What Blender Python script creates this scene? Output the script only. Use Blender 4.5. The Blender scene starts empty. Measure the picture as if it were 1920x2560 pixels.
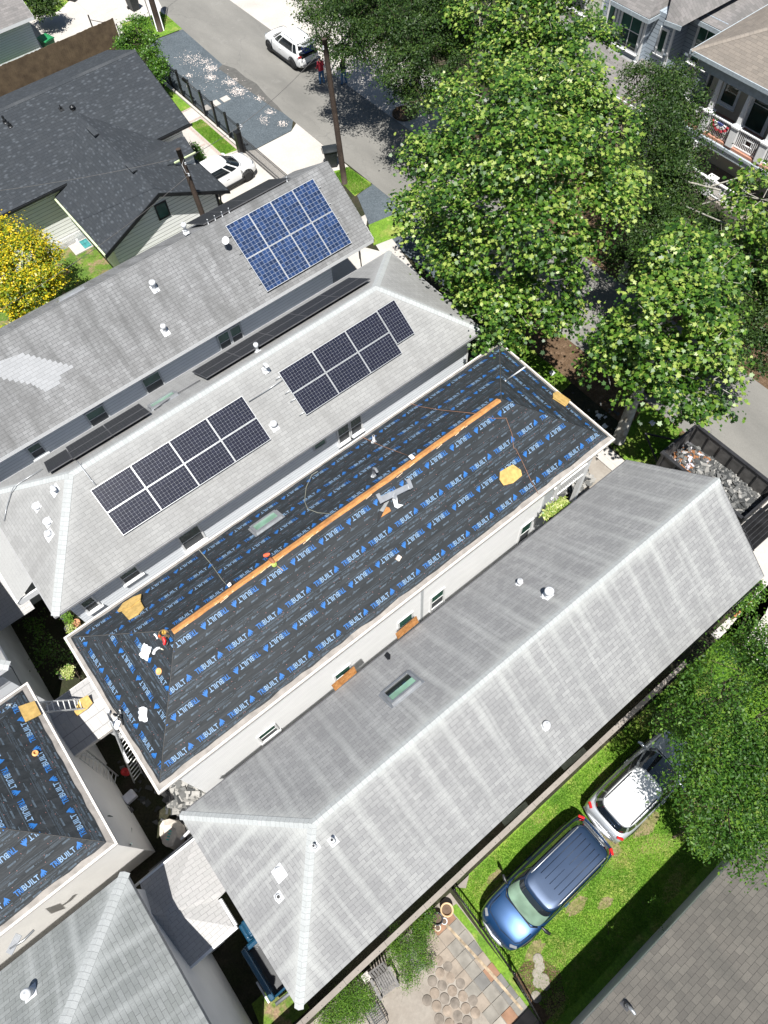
import bpy, math, random
import numpy as np
from math import sin, cos, pi, radians, sqrt, atan2
from mathutils import Vector, Matrix
random.seed(7); RNG = np.random.default_rng(11)
sc = bpy.context.scene; COL = sc.collection

# ---------------------------------------------------------------- camera
CH = 27.5; CF = 1780.0
def _rm(a, b, g):
    Rx = np.array([[1,0,0],[0,cos(a),-sin(a)],[0,sin(a),cos(a)]])
    Ry = np.array([[cos(b),0,sin(b)],[0,1,0],[-sin(b),0,cos(b)]])
    Rz = np.array([[cos(g),-sin(g),0],[sin(g),cos(g),0],[0,0,1]])
    return Rz @ Ry @ Rx
CR = _rm(2.72106977, -0.276469825, -0.627355275)
cam = bpy.data.cameras.new('camera'); camo = bpy.data.objects.new('camera', cam); COL.objects.link(camo)
cam.sensor_fit = 'VERTICAL'; cam.sensor_height = 24.0; cam.sensor_width = 18.0
cam.lens = CF/2560*24.0; cam.clip_start = .1; cam.clip_end = 1000
m = Matrix.Identity(4)
for i in range(3):
    m[i][0] = CR[0][i]; m[i][1] = -CR[1][i]; m[i][2] = -CR[2][i]
m[2][3] = CH
camo.matrix_world = m
sc.camera = camo
def _ray(px, py): return CR.T @ np.array([px-960, py-1280, CF])
def at(px, py, h=0.0):                    # where a sight line meets the height h
    d = _ray(px, py); t = (h-CH)/d[2]; return Vector((d[0]*t, d[1]*t, h))
def on(px, py, pl, off=0.0):              # where it meets a roof slope
    p0, n = np.array(pl['o']), np.array(pl['n']); d = _ray(px, py); c = np.array([0,0,CH])
    t = ((p0+n*off-c) @ n)/(d @ n); return Vector(c+d*t)

# ---------------------------------------------------------------- light
SUN = Vector((-.22, -.295, 1)).normalized()
w = bpy.data.worlds.new('World'); sc.world = w; w.use_nodes = True
nt = w.node_tree; nt.nodes.clear()
sk = nt.nodes.new('ShaderNodeTexSky'); sk.sky_type = 'NISHITA'; sk.sun_disc = False
sk.sun_elevation = math.asin(SUN.z); sk.sun_rotation = atan2(SUN.x, SUN.y); sk.air_density = 1.0; sk.dust_density = .6
bg = nt.nodes.new('ShaderNodeBackground'); bg.inputs[1].default_value = .05
wo = nt.nodes.new('ShaderNodeOutputWorld'); nt.links.new(sk.outputs[0], bg.inputs[0]); nt.links.new(bg.outputs[0], wo.inputs[0])
sl = bpy.data.lights.new('sun', 'SUN'); sl.energy = 5.0; sl.angle = radians(.53); sl.color = (1, .98, .945)
so = bpy.data.objects.new('sun', sl); COL.objects.link(so); so.rotation_euler = SUN.to_track_quat('Z', 'Y').to_euler()
sc.view_settings.view_transform = 'Standard'; sc.view_settings.look = 'None'
sc.view_settings.exposure = 0.72; sc.view_settings.gamma = 1.0
sc.cycles.max_bounces = 6; sc.cycles.diffuse_bounces = 2; sc.cycles.transparent_max_bounces = 8

# ---------------------------------------------------------------- materials
class N:
    def __init__(s, name):
        s.m = bpy.data.materials.new(name); s.m.use_nodes = True; s.t = s.m.node_tree; s.t.nodes.clear()
        s.out = s.n('ShaderNodeOutputMaterial')
    def n(s, k, **kw):
        x = s.t.nodes.new(k)
        for a, b in kw.items(): setattr(x, a, b)
        return x
    def put(s, sock, v):
        if hasattr(v, 'is_linked') or isinstance(v, bpy.types.NodeSocket): s.t.links.new(v, sock)
        elif isinstance(v, (tuple, list)) and len(v) == 3 and sock.type == 'RGBA': sock.default_value = (*v, 1)
        else: sock.default_value = v
    def uv(s): return s.n('ShaderNodeUVMap').outputs[0]
    def pos(s): return s.n('ShaderNodeTexCoord').outputs['Object']
    def sep(s, v): x = s.n('ShaderNodeSeparateXYZ'); s.put(x.inputs[0], v); return x.outputs
    def comb(s, a, b, c=0.0):
        x = s.n('ShaderNodeCombineXYZ')
        for i, v in enumerate((a, b, c)): s.put(x.inputs[i], v)
        return x.outputs[0]
    def ma(s, op, a, b=0.0, c=0.0, clamp=False):
        x = s.n('ShaderNodeMath', operation=op, use_clamp=clamp)
        for i, v in enumerate((a, b, c)): s.put(x.inputs[i], v)
        return x.outputs[0]
    def noise(s, v, scale, det=3.0, rough=.55, dist=0.0):
        x = s.n('ShaderNodeTexNoise'); s.put(x.inputs['Vector'], v); x.inputs['Scale'].default_value = scale
        x.inputs['Detail'].default_value = det; x.inputs['Roughness'].default_value = rough; x.inputs['Distortion'].default_value = dist
        return x.outputs['Fac']
    def vor(s, v, scale, feat='F1', out='Distance'):
        x = s.n('ShaderNodeTexVoronoi', feature=feat); s.put(x.inputs['Vector'], v); x.inputs['Scale'].default_value = scale
        return x.outputs[out]
    def mp(s, v, sc_=(1,1,1), loc=(0,0,0), rot=(0,0,0)):
        x = s.n('ShaderNodeMapping'); s.put(x.inputs[0], v); x.inputs['Scale'].default_value = sc_
        x.inputs['Location'].default_value = loc; x.inputs['Rotation'].default_value = rot; return x.outputs[0]
    def ramp(s, f, stops, interp='LINEAR'):
        x = s.n('ShaderNodeValToRGB'); s.put(x.inputs[0], f); r = x.color_ramp; r.interpolation = interp
        while len(r.elements) < len(stops): r.elements.new(.5)
        for e, (p, c) in zip(r.elements, stops):
            e.position = p; e.color = (c, c, c, 1) if not isinstance(c, (tuple, list)) else (*c, 1)
        return x.outputs[0]
    def mix(s, f, a, b, mode='MIX'):
        x = s.n('ShaderNodeMix', data_type='RGBA', blend_type=mode); s.put(x.inputs[0], f); s.put(x.inputs[6], a); s.put(x.inputs[7], b)
        return x.outputs[2]
    def mr(s, v, a, b, c=0.0, d=1.0):
        x = s.n('ShaderNodeMapRange'); s.put(x.inputs[0], v)
        for i, q in enumerate((a, b, c, d)): x.inputs[i+1].default_value = q
        return x.outputs[0]
    def bsdf(s, col, rough=.7, metal=0.0, spec=.5, bump=None, bs=.3, bd=.02, coat=0.0, emis=None, trans=None, alpha=None):
        p = s.n('ShaderNodeBsdfPrincipled'); s.put(p.inputs['Base Color'], col); s.put(p.inputs['Roughness'], rough)
        s.put(p.inputs['Metallic'], metal); s.put(p.inputs['Specular IOR Level'], spec); p.inputs['Coat Weight'].default_value = coat
        p.inputs['Coat Roughness'].default_value = .04
        if bump is not None:
            b = s.n('ShaderNodeBump'); s.put(b.inputs['Height'], bump); b.inputs['Strength'].default_value = bs; b.inputs['Distance'].default_value = bd
            s.t.links.new(b.outputs[0], p.inputs['Normal'])
        o = p.outputs[0]
        if trans is not None:
            t = s.n('ShaderNodeBsdfTranslucent'); s.put(t.inputs[0], trans[0])
            mx = s.n('ShaderNodeMixShader'); mx.inputs[0].default_value = trans[1]
            s.t.links.new(o, mx.inputs[1]); s.t.links.new(t.outputs[0], mx.inputs[2]); o = mx.outputs[0]
        s.t.links.new(o, s.out.inputs[0]); return s.m

def plain(name, col, rough=.6, metal=0.0, spec=.4, var=.15, sc_=6.0, bs=.1, coat=0.0):
    g = N(name); p = g.pos(); n = g.noise(p, sc_, 4); k = g.mr(n, .3, .7, 1-var, 1+var)
    c = g.mix(1.0, col, g.comb(k, k, k), 'MULTIPLY')
    return g.bsdf(c, rough, metal, spec, n, bs, .01, coat)

def shingle(name, col, col2, bw=.31, rh=.14, mort=.006, streak=0.0, light=(.62,.62,.62), stain=.25, dirt=(.2,.2,.2), sfreq=.95, mcol=None, spots=0.0, vst=0.0):
    g = N(name); uv = g.uv(); s = g.sep(uv)
    b = g.n('ShaderNodeTexBrick'); g.put(b.inputs['Vector'], uv)
    for k, v in (('Scale', 1.0), ('Brick Width', bw), ('Row Height', rh), ('Mortar Size', mort), ('Mortar Smooth', .4), ('Bias', 0.0)): b.inputs[k].default_value = v
    g.put(b.inputs['Color1'], col); g.put(b.inputs['Color2'], col2); g.put(b.inputs['Mortar'], mcol or tuple(.62*x for x in col))
    c = b.outputs['Color']
    n1 = g.noise(g.mp(uv, (1.1, .35, 1)), 1.0, 5, .6)
    c = g.mix(g.mr(n1, .42, .72, 0, stain), c, dirt)
    if vst:
        nv = g.noise(g.mp(uv, (2.4, .22, 1), (3,1,0)), 1.0, 4, .65); c = g.mix(g.mr(nv, .50, .70, 0, vst), c, tuple(x*.72 for x in dirt))
    if streak:
        wob = g.noise(g.mp(uv, (.6, .5, 1)), 1.0, 2)
        u = g.ma('ADD', s[0], g.ma('MULTIPLY', wob, .22))
        w1 = g.ma('SINE', g.ma('MULTIPLY', u, 2*pi*sfreq))
        w2 = g.ma('SINE', g.ma('MULTIPLY', g.ma('ADD', u, .37), 2*pi*sfreq*1.73))
        ww = g.ma('MAXIMUM', w1, g.ma('MULTIPLY', w2, .88))
        amp = g.mr(g.noise(g.mp(uv, (1.5, .3, 1)), 1.0, 2), .35, .65, .35, 1.0)
        rd = g.n('ShaderNodeAttribute', attribute_name='rd').outputs['Fac']
        fade = g.mr(rd, 0, 3.2, 1.0, .45)
        f = g.ma('MULTIPLY', g.ma('MULTIPLY', g.ma('MULTIPLY', g.ma('POWER', g.mr(ww, .45, 1.0), 2.2), amp), fade), streak, clamp=True)
        c = g.mix(f, c, light)
        hz = g.ma('ADD', g.mr(rd, .10, .62, 1.0, 0), g.ma('MULTIPLY', g.mr(n1, .4, .7, -.3, .3), g.mr(rd, .5, 1.2, 1, 0)), clamp=True)
        c = g.mix(g.ma('MULTIPLY', g.ma('POWER', hz, 1.5), .7), c, light)
    fine = g.noise(uv, 26, 3, .7)
    k = g.mr(fine, .3, .7, .9, 1.1); c = g.mix(1.0, c, g.comb(k, k, k), 'MULTIPLY')
    if spots:
        v = g.vor(g.mp(uv, (1/bw, 1/rh, 1)), 1.0); c = g.mix(g.mr(v, .05, .4, spots, 0), c, tuple(min(1, x*2.1) for x in col))
    saw = g.ma('FRACT', g.ma('DIVIDE', s[1], rh))
    h = g.ma('ADD', g.ma('MULTIPLY', saw, -.6), g.ma('MULTIPLY', b.outputs['Fac'], -.6)); h = g.ma('ADD', h, g.ma('MULTIPLY', fine, .5))
    return g.bsdf(c, .9, 0, .25, h, .45, .012)

def siding(name, col, lap=.16, line=.55, rough=.5, dirtc=None, jw=.035):
    g = N(name); uv = g.uv(); s = g.sep(uv)
    fr = g.ma('FRACT', g.ma('DIVIDE', s[1], lap))
    ln = g.mr(fr, jw/lap, jw/lap*.4, 0, 1)
    n = g.noise(g.mp(uv, (.7, 2, 1)), 1.5, 4)
    c = g.mix(ln, col, tuple(x*line for x in col))
    k = g.mr(n, .3, .7, .95, 1.03); c = g.mix(1.0, c, g.comb(k, k, k), 'MULTIPLY')
    return g.bsdf(c, rough, 0, .3, g.ma('MULTIPLY', fr, -1.0), .6, .015)

def concrete(name, col, col2, joint=0.0, sc_=.6, stains=.5):
    g = N(name); p = g.pos()
    n1 = g.noise(p, sc_, 6, .62); n2 = g.noise(p, 9, 5, .7); n3 = g.noise(g.mp(p, (1,1,1), (7,3,0)), sc_*.35, 3)
    c = g.mix(g.mr(n1, .35, .68, 0, stains), col, col2)
    c = g.mix(g.mr(n3, .5, .7, 0, .35), c, tuple(x*.7 for x in col2))
    k = g.mr(n2, .3, .7, .9, 1.08); c = g.mix(1.0, c, g.comb(k, k, k), 'MULTIPLY')
    if joint:
        s = g.sep(p)
        for a in (0, 1):
            f = g.ma('ABSOLUTE', g.ma('SUBTRACT', g.ma('FRACT', g.ma('DIVIDE', s[a], joint)), .5))
            c = g.mix(g.mr(f, .5-.012/joint, .5, 0, .6), c, tuple(x*.3 for x in col2))
    return g.bsdf(c, .9, 0, .25, n2, .25, .01)

def grassm(name, a, b, dry, dryamt=.5, sc_=1.0):
    g = N(name); p = g.pos()
    n1 = g.noise(p, .8*sc_, 5, .6); n2 = g.noise(p, 14, 4, .75); n3 = g.noise(g.mp(p, (1,1,1), (3,9,0)), 1.1*sc_, 4, .65)
    c = g.mix(g.mr(n1, .35, .65), a, b); c = g.mix(g.mr(n3, .51, .66, 0, dryamt), c, dry); n4 = g.noise(g.mp(p, (1,1,1), (13,2,0)), .55*sc_, 5, .7); c = g.mix(g.mr(n4, .57, .66, 0, .7), c, tuple(.75*x for x in dry))
    k = g.mr(n2, .3, .7, .55, 1.45); c = g.mix(1.0, c, g.comb(k, k, k), 'MULTIPLY')
    return g.bsdf(c, .85, 0, .2, n2, .8, .04)

def leafm(name, stops, rough=.42, spec=.5, tr=.3, trc=(.25,.42,.03)):
    g = N(name); a = g.n('ShaderNodeAttribute', attribute_name='tint').outputs['Fac']
    c = g.ramp(a, stops)
    return g.bsdf(c, rough, 0, spec, trans=(g.mix(.5, c, trc), tr))

def carpaint(name, col, metal=.0, rough=.25, coat=1.0):
    g = N(name); n = g.noise(g.pos(), 2.0, 3); k = g.mr(n, .3, .7, .95, 1.05)
    return g.bsdf(g.mix(1.0, col, g.comb(k, k, k), 'MULTIPLY'), rough, metal, .5, None, coat=coat)

def glassm(name, col, rough=.05):
    g = N(name); n = g.noise(g.pos(), 1.3, 2); k = g.mr(n, .35, .65, .7, 1.2)
    return g.bsdf(g.mix(1.0, col, g.comb(k, k, k), 'MULTIPLY'), rough, 0, .8)

def solarm(name, cell, line, nx, ny, fr, var=.2, rough=.12, diamond=0.0, lw=.03):
    g = N(name); uv = g.uv(); s = g.sep(uv)
    fx = g.ma('FRACT', g.ma('MULTIPLY', s[0], nx)); fy = g.ma('FRACT', g.ma('MULTIPLY', s[1], ny))
    ax = g.ma('ABSOLUTE', g.ma('SUBTRACT', fx, .5)); ay = g.ma('ABSOLUTE', g.ma('SUBTRACT', fy, .5))
    m_ = g.ma('MAXIMUM', ax, ay); e = g.mr(m_, .5-lw, .5-lw*.6)
    if diamond: e = g.ma('MAXIMUM', e, g.mr(g.ma('ADD', ax, ay), 1-diamond, 1-diamond*.7))
    ix = g.ma('FLOOR', g.ma('MULTIPLY', s[0], nx)); iy = g.ma('FLOOR', g.ma('MULTIPLY', s[1], ny))
    wn = g.n('ShaderNodeTexWhiteNoise'); g.put(wn.inputs['Vector'], g.comb(ix, iy, 1.0))
    k = g.mr(wn.outputs['Value'], 0, 1, 1-var, 1+var); c = g.mix(1.0, cell, g.comb(k, k, k), 'MULTIPLY')
    if fr:
        bb = g.ma('ABSOLUTE', g.ma('SUBTRACT', g.ma('FRACT', g.ma('MULTIPLY', fx, 2)), .5)); c = g.mix(g.mr(bb, .05, .0, 0, .35), c, line)
    c = g.mix(e, c, line)
    return g.bsdf(c, rough, 0, .5)

def woodm(name, a, b, sx=3.0, sy=30.0, rough=.75):
    g = N(name); p = g.pos(); n = g.noise(g.mp(p, (sx, sy, sy)), 1.0, 5, .6); n2 = g.noise(p, 3.0, 3)
    c = g.mix(g.mr(n, .3, .7), a, b); k = g.mr(n2, .3, .7, .8, 1.15); c = g.mix(1.0, c, g.comb(k, k, k), 'MULTIPLY')
    return g.bsdf(c, rough, 0, .3, n, .3, .01)
def osbm(name, a, b):
    g = N(name); p = g.pos(); v = g.vor(g.mp(p, (14, 30, 14)), 1.0, out='Color'); n = g.noise(p, 2.2, 4)
    c = g.mix(g.sep(v)[0], a, b); k = g.mr(n, .3, .7, .8, 1.2); c = g.mix(1.0, c, g.comb(k, k, k), 'MULTIPLY')
    return g.bsdf(c, .8, 0, .2)
# ---------------------------------------------------------------- mesh building
class MB:
    def __init__(s): s.v = []; s.f = []; s.uv = []; s.mi = []; s.sm = []
    def face(s, pts, uvs=None, mi=0, smooth=False):
        k = len(s.v); s.v += [tuple(p) for p in pts]; s.f.append(tuple(range(k, k+len(pts)))); s.uv += list(uvs or [(p[0], p[2]) for p in pts]); s.mi.append(mi); s.sm.append(smooth)
        return s
    def grid(s, P, mi=0, smooth=True, closed=False, uvf=None):        # P[i][j] points
        n, m_ = len(P), len(P[0]); k = len(s.v)
        for r in P: s.v += [tuple(p) for p in r]
        for i in range(n-1):
            for j in range(m_ if closed else m_-1):
                j2 = (j+1) % m_; q = (k+i*m_+j, k+i*m_+j2, k+(i+1)*m_+j2, k+(i+1)*m_+j)
                s.f.append(q); s.uv += [(i/(n-1), j/(m_-1 or 1)), (i/(n-1), (j+1)/(m_-1 or 1)), ((i+1)/(n-1), (j+1)/(m_-1 or 1)), ((i+1)/(n-1), j/(m_-1 or 1))]; s.mi.append(mi); s.sm.append(smooth)
        return k
    def cap(s, k, n, rev=False, mi=0):
        r = list(range(k, k+n)); r = r[::-1] if rev else r; s.f.append(tuple(r)); s.uv += [(0, 0)]*n; s.mi.append(mi); s.sm.append(False)
    def prism(s, pts, d, mi=0):                 # polygon pts extruded by vector d
        d = Vector(d); a = [Vector(p) for p in pts]; b = [p+d for p in a]; n = len(a)
        nrm = sum(((a[i]-a[0]).cross(a[(i+1) % n]-a[0]) for i in range(1, n)), Vector())
        if nrm.dot(d) > 0: a, b = b, a
        s.face(a, mi=mi); s.face(b[::-1], mi=mi)
        for i in range(n):
            j = (i+1) % n; q = [a[j], a[i], b[i], b[j]]; L = (a[j]-a[i]).length; h = d.length
            s.face(q, [(L, 0), (0, 0), (0, h), (L, h)], mi)
        return s
    def box(s, x0, y0, z0, x1, y1, z1, mi=0):
        x0, x1 = sorted((x0, x1)); y0, y1 = sorted((y0, y1)); z0, z1 = sorted((z0, z1))
        F = s.face
        F([(x0,y0,z0),(x1,y0,z0),(x1,y0,z1),(x0,y0,z1)], [(x0,z0),(x1,z0),(x1,z1),(x0,z1)], mi)
        F([(x1,y1,z0),(x0,y1,z0),(x0,y1,z1),(x1,y1,z1)], [(x1,z0),(x0,z0),(x0,z1),(x1,z1)], mi)
        F([(x1,y0,z0),(x1,y1,z0),(x1,y1,z1),(x1,y0,z1)], [(y0,z0),(y1,z0),(y1,z1),(y0,z1)], mi)
        F([(x0,y1,z0),(x0,y0,z0),(x0,y0,z1),(x0,y1,z1)], [(y1,z0),(y0,z0),(y0,z1),(y1,z1)], mi)
        F([(x0,y0,z1),(x1,y0,z1),(x1,y1,z1),(x0,y1,z1)], [(x0,y0),(x1,y0),(x1,y1),(x0,y1)], mi)
        F([(x0,y1,z0),(x1,y1,z0),(x1,y0,z0),(x0,y0,z0)], [(x0,y1),(x1,y1),(x1,y0),(x0,y0)], mi)
        return s
    def obox(s, c, ux, uy, uz, hx, hy, hz, mi=0):
        c = Vector(c); ux, uy, uz = (Vector(v).normalized() for v in (ux, uy, uz))
        P = lambda a, b, d: c+ux*a*hx+uy*b*hy+uz*d*hz
        for q in (((-1,-1,1),(1,-1,1),(1,1,1),(-1,1,1)), ((-1,1,-1),(1,1,-1),(1,-1,-1),(-1,-1,-1)), ((-1,-1,-1),(1,-1,-1),(1,-1,1),(-1,-1,1)),
                  ((1,1,-1),(-1,1,-1),(-1,1,1),(1,1,1)), ((1,-1,-1),(1,1,-1),(1,1,1),(1,-1,1)), ((-1,1,-1),(-1,-1,-1),(-1,-1,1),(-1,1,1))):
            s.face([P(*k) for k in q], [(0,0),(1,0),(1,1),(0,1)], mi)
        return s
    def tube(s, pts, r, n=8, mi=0, caps=True):
        pts = [Vector(p) for p in pts]; R = r if isinstance(r, (list, tuple)) else [r]*len(pts); rings = []
        up = Vector((0, 0, 1))
        for i, p in enumerate(pts):
            t = (pts[min(i+1, len(pts)-1)]-pts[max(i-1, 0)]).normalized()
            a = t.cross(up if abs(t.z) < .95 else Vector((1, 0, 0))).normalized(); b = a.cross(t)
            rings.append([p+(a*cos(2*pi*j/n)+b*sin(2*pi*j/n))*R[i] for j in range(n)])
        k = s.grid(rings, mi, True, True)
        if caps: s.cap(k, n, False, mi); s.cap(k+n*(len(pts)-1), n, True, mi)
        return s
    def lathe(s, c, prof, n=20, mi=0, axis=(0,0,1)):
        c = Vector(c); ax = Vector(axis).normalized(); a = ax.cross(Vector((1,0,0)) if abs(ax.x) < .9 else Vector((0,1,0))).normalized(); b = ax.cross(a)
        k = s.grid([[c+ax*h+(a*cos(2*pi*j/n)+b*sin(2*pi*j/n))*max(r, 1e-4) for j in range(n)] for r, h in prof], mi, True, True)
        s.cap(k, n, False, mi); s.cap(k+n*(len(prof)-1), n, True, mi); return s
    def build(s, name, mats, parent=None, bevel=0, sub=0, smooth=None, autos=None):
        me = bpy.data.meshes.new(name); me.from_pydata(s.v, [], s.f)
        uvl = me.uv_layers.new(name='UVMap'); uvl.data.foreach_set('uv', np.array(s.uv, 'f').ravel())
        for q in (mats if isinstance(mats, (list, tuple)) else [mats]): me.materials.append(q)
        me.polygons.foreach_set('material_index', s.mi); me.polygons.foreach_set('use_smooth', s.sm if smooth is None else [smooth]*len(s.f))
        me.update(); me.validate()
        o = bpy.data.objects.new(name, me); COL.objects.link(o)
        if bevel or sub:
            import bmesh
            b_ = bmesh.new(); b_.from_mesh(me); bmesh.ops.remove_doubles(b_, verts=b_.verts, dist=1e-4); b_.to_mesh(me); b_.free()
        if bevel:
            q = o.modifiers.new('b', 'BEVEL'); q.width = bevel; q.segments = 2; q.limit_method = 'ANGLE'
        if sub:
            q = o.modifiers.new('s', 'SUBSURF'); q.levels = sub; q.render_levels = sub
        if parent is not None:
            o.parent = parent; o.matrix_parent_inverse = Matrix.Translation(parent.location).inverted() if parent.get('abs') else Matrix.Identity(4)
        return o
def tag(o, label, cat, group=None, kind=None):
    if label: o['label'] = label
    if cat: o['category'] = cat
    if group: o['group'] = group
    if kind: o['kind'] = kind
    return o
def thing(name, label, cat, loc=(0,0,0), rz=0, group=None, world=False):
    """an Empty at the thing's base; world=True: its parts are given in world coordinates"""
    o = bpy.data.objects.new(name, None); COL.objects.link(o); o.location = loc; o.rotation_euler = (0, 0, rz); o.empty_display_size = .2
    if world: o['abs'] = True
    return tag(o, label, cat, group)
def struct(o): o['kind'] = 'structure'; return o
def copy_tree(o, parent=None, first=True):
    c = o.copy(); COL.objects.link(c)
    if parent is not None: c.parent = parent; c.matrix_parent_inverse = o.matrix_parent_inverse.copy()
    for ch in [x for x in bpy.data.objects if x.parent == o]: copy_tree(ch, c, False)
    return c

# ---------------------------------------------------------------- materials used
M = {}
M['shW'] = shingle('weathered_light_shingle', (.286,.286,.280), (.229,.228,.227), streak=.6, light=(.412,.418,.400), stain=.6, dirt=(.172,.172,.172), bw=.30, rh=.14, mcol=(.142,.142,.144))
M['shR'] = shingle('grey_stained_shingle', (.238,.239,.239), (.188,.187,.187), streak=.0, stain=1.0, mort=.009, vst=.55, dirt=(.122,.122,.120), bw=.30, rh=.14, mcol=(.111,.114,.115), light=(.304,.312,.311))
M['shS'] = shingle('pale_shingle', (.296,.295,.286), (.254,.253,.246), streak=.25, light=(.367,.366,.354), stain=.6, dirt=(.194,.191,.183), bw=.30, rh=.14, mcol=(.178,.177,.172))
M['shP'] = shingle('bright_porch_shingle', (.428,.416,.405), (.393,.386,.374), streak=0, stain=.2, dirt=(.328,.321,.309), bw=.30, rh=.14, mcol=(.250,.244,.238))
M['shB'] = shingle('streaked_grey_shingle', (.246,.257,.250), (.197,.208,.200), streak=.6, light=(.406,.420,.412), stain=.7, dirt=(.153,.163,.162), bw=.30, rh=.14, sfreq=.8, mcol=(.123,.125,.124))
M['shK'] = shingle('black_shingle', (.041,.046,.052), (.033,.038,.044), bw=.34, rh=.17, stain=.3, dirt=(.026,.030,.033), mcol=(.022,.024,.027), spots=.8)
M['shBR'] = shingle('brown_shingle', (.167,.154,.134), (.124,.114,.101), bw=.31, rh=.17, stain=.6, dirt=(.081,.079,.072), mcol=(.063,.059,.053))
M['shBE'] = shingle('tan_architectural_shingle', (.210,.182,.154), (.168,.147,.126), bw=.34, rh=.18, stain=.3, dirt=(.126,.112,.098), mcol=(.098,.084,.070), spots=.0)
M['shBG'] = shingle('warm_grey_shingle', (.210,.196,.189), (.154,.147,.140), bw=.34, rh=.15, stain=.4, dirt=(.105,.105,.105))
M['cap'] = shingle('ridge_cap_shingle', (.406,.420,.412), (.369,.383,.374), bw=2.0, rh=.16, stain=.5, dirt=(.307,.314,.312), mcol=(.259,.264,.263))
M['capK'] = shingle('black_ridge_cap', (.045,.050,.056), (.037,.042,.048), bw=2.0, rh=.2)
M['capT'] = shingle('tan_ridge_cap', (.252,.217,.182), (.210,.182,.154), bw=2.0, rh=.2)
M['sidW'] = siding('white_lap_siding', (.92,.92,.91), .165, .88)
M['sidS'] = siding('pale_blue_grey_siding', (.80,.83,.86), .165, .7)
M['sidR'] = siding('shade_tinted_white_siding', (.82,.85,.88), .165, .7)  # white siding with the blue of its shade tinted into the colour
M['sidK'] = siding('cream_lap_siding', (.84,.84,.80), .2, .35)
M['sidN'] = siding('white_siding', (.78,.80,.83), .14, .6)
M['sidBG'] = siding('slate_blue_siding', (.34,.39,.44), .22, .3)
M['stucco'] = plain('grey_stucco', (.50,.51,.50), .9, 0, .2, .08, 1.5)
M['creamwall'] = plain('cream_painted_wall', (.86,.84,.80), .8, 0, .2, .05, 1.0)
M['beige'] = plain('beige_stucco', (.50,.46,.37), .85, 0, .2, .06, 2.0)
M['white'] = plain('white_paint', (.80,.80,.79), .45, 0, .4, .04)
M['trimgrey'] = plain('grey_trim', (.55,.57,.58), .5, 0, .4, .05)
M['edgegrey'] = plain('dull_edge_metal', (.30,.30,.30), .6, 0, .3, .1)
M['trimbeige'] = plain('beige_gutter', (.62,.58,.53), .5, 0, .4, .12)
M['deckedge'] = plain('weathered_deck_edge', (.280,.256,.231), .85, 0, .2, .25, 3)
M['black'] = plain('black_metal', (.018,.019,.02), .4, .3, .5, .2)
M['darkgrey'] = plain('dark_grey', (.08,.08,.085), .6)
M['galv'] = plain('galvanised_metal', (.359,.370,.382), .35, .6, .5, .12, 5)
M['alu'] = plain('aluminium', (.70,.71,.70), .35, .55, .5, .1)
M['whitevent'] = plain('white_coated_vent', (.663,.671,.679), .5, 0, .4, .04)
M['greenglass'] = glassm('green_tinted_glass', (.045,.12,.09))
M['winglass'] = glassm('window_glass', (.03,.065,.05), .04)
M['screen'] = plain('insect_screen', (.07,.075,.08), .6)
M['skylight'] = glassm('skylight_glass', (.20,.34,.25), .03)
M['osb'] = osbm('oriented_strand_board', (.495,.233,.083), (.385,.172,.055))
M['osbd'] = osbm('weathered_strand_board', (.359,.172,.062), (.234,.101,.031))
M['foam'] = plain('yellow_foam', (.468,.312,.109), .95, 0, .1, .22, 7, .5)
M['under'] = None
g = N('black_roofing_underlayment'); p = g.pos(); n1 = g.noise(g.mp(p, (.8, 5, 5)), 1.0, 4, .6, .6); n2 = g.noise(p, 7, 3)
M['under'] = g.bsdf(g.mix(g.mr(n1, .35, .7), (.016,.019,.021), (.030,.034,.038)), .62, 0, .28, g.ma('ADD', n1, g.ma('MULTIPLY', n2, .35)), .7, .035)
M['pblue'] = plain('blue_print', (.02,.125,.37), .55, 0, .4, .08)
M['ppale'] = plain('pale_print', (.17,.27,.40), .55, 0, .4, .12)
M['pdim'] = plain('dim_print', (.06,.08,.10), .6, 0, .3, .35, 9)
M['cells'] = solarm('mono_solar_cells', (.012,.013,.024), (.34,.35,.37), 12, 8, False, .15, .22, .09, .015)
M['cellsP'] = solarm('mono_solar_cells_portrait', (.012,.013,.024), (.34,.35,.37), 8, 12, False, .15, .22, .09, .015)
M['cellsN'] = solarm('dull_mono_cells', (.010,.011,.014), (.10,.10,.10), 12, 8, False, .15, .65, .0, .016)
M['cellb'] = solarm('blue_poly_cells', (.010,.028,.085), (.38,.42,.48), 6, 9, True, .4, .22, 0, .024)
M['asphalt'] = None
g = N('street_asphalt'); p = g.pos(); n1 = g.noise(g.mp(p, (.5,.16,1)), 1, 5, .6); n2 = g.noise(p, 22, 4, .75); n3 = g.noise(g.mp(p, (1,1,1), (5,1,0)), .8, 5, .7)
c = g.mix(g.mr(n1, .35, .68), (.205,.197,.178), (.150,.145,.132)); c = g.mix(g.mr(n3, .58, .75, 0, .45), c, (.27,.26,.24)); k = g.mr(n2, .3, .7, .88, 1.1)
cr = g.mr(g.vor(g.mp(g.comb(g.ma('ADD', g.sep(p)[0], g.ma('MULTIPLY', n3, 1.6)), g.ma('ADD', g.sep(p)[1], g.ma('MULTIPLY', n1, 2.5))), (.22, .09, 1)), 1.0, 'DISTANCE_TO_EDGE'), .0, .004, .3, 0)
c = g.mix(cr, c, (.07,.07,.07))
M['asphalt'] = g.bsdf(g.mix(1.0, c, g.comb(k, k, k), 'MULTIPLY'), .85, 0, .25, n2, .3, .01)
M['patchtar'] = plain('dark_asphalt_patch', (.095,.092,.085), .8, 0, .3, .15, 4)
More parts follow.
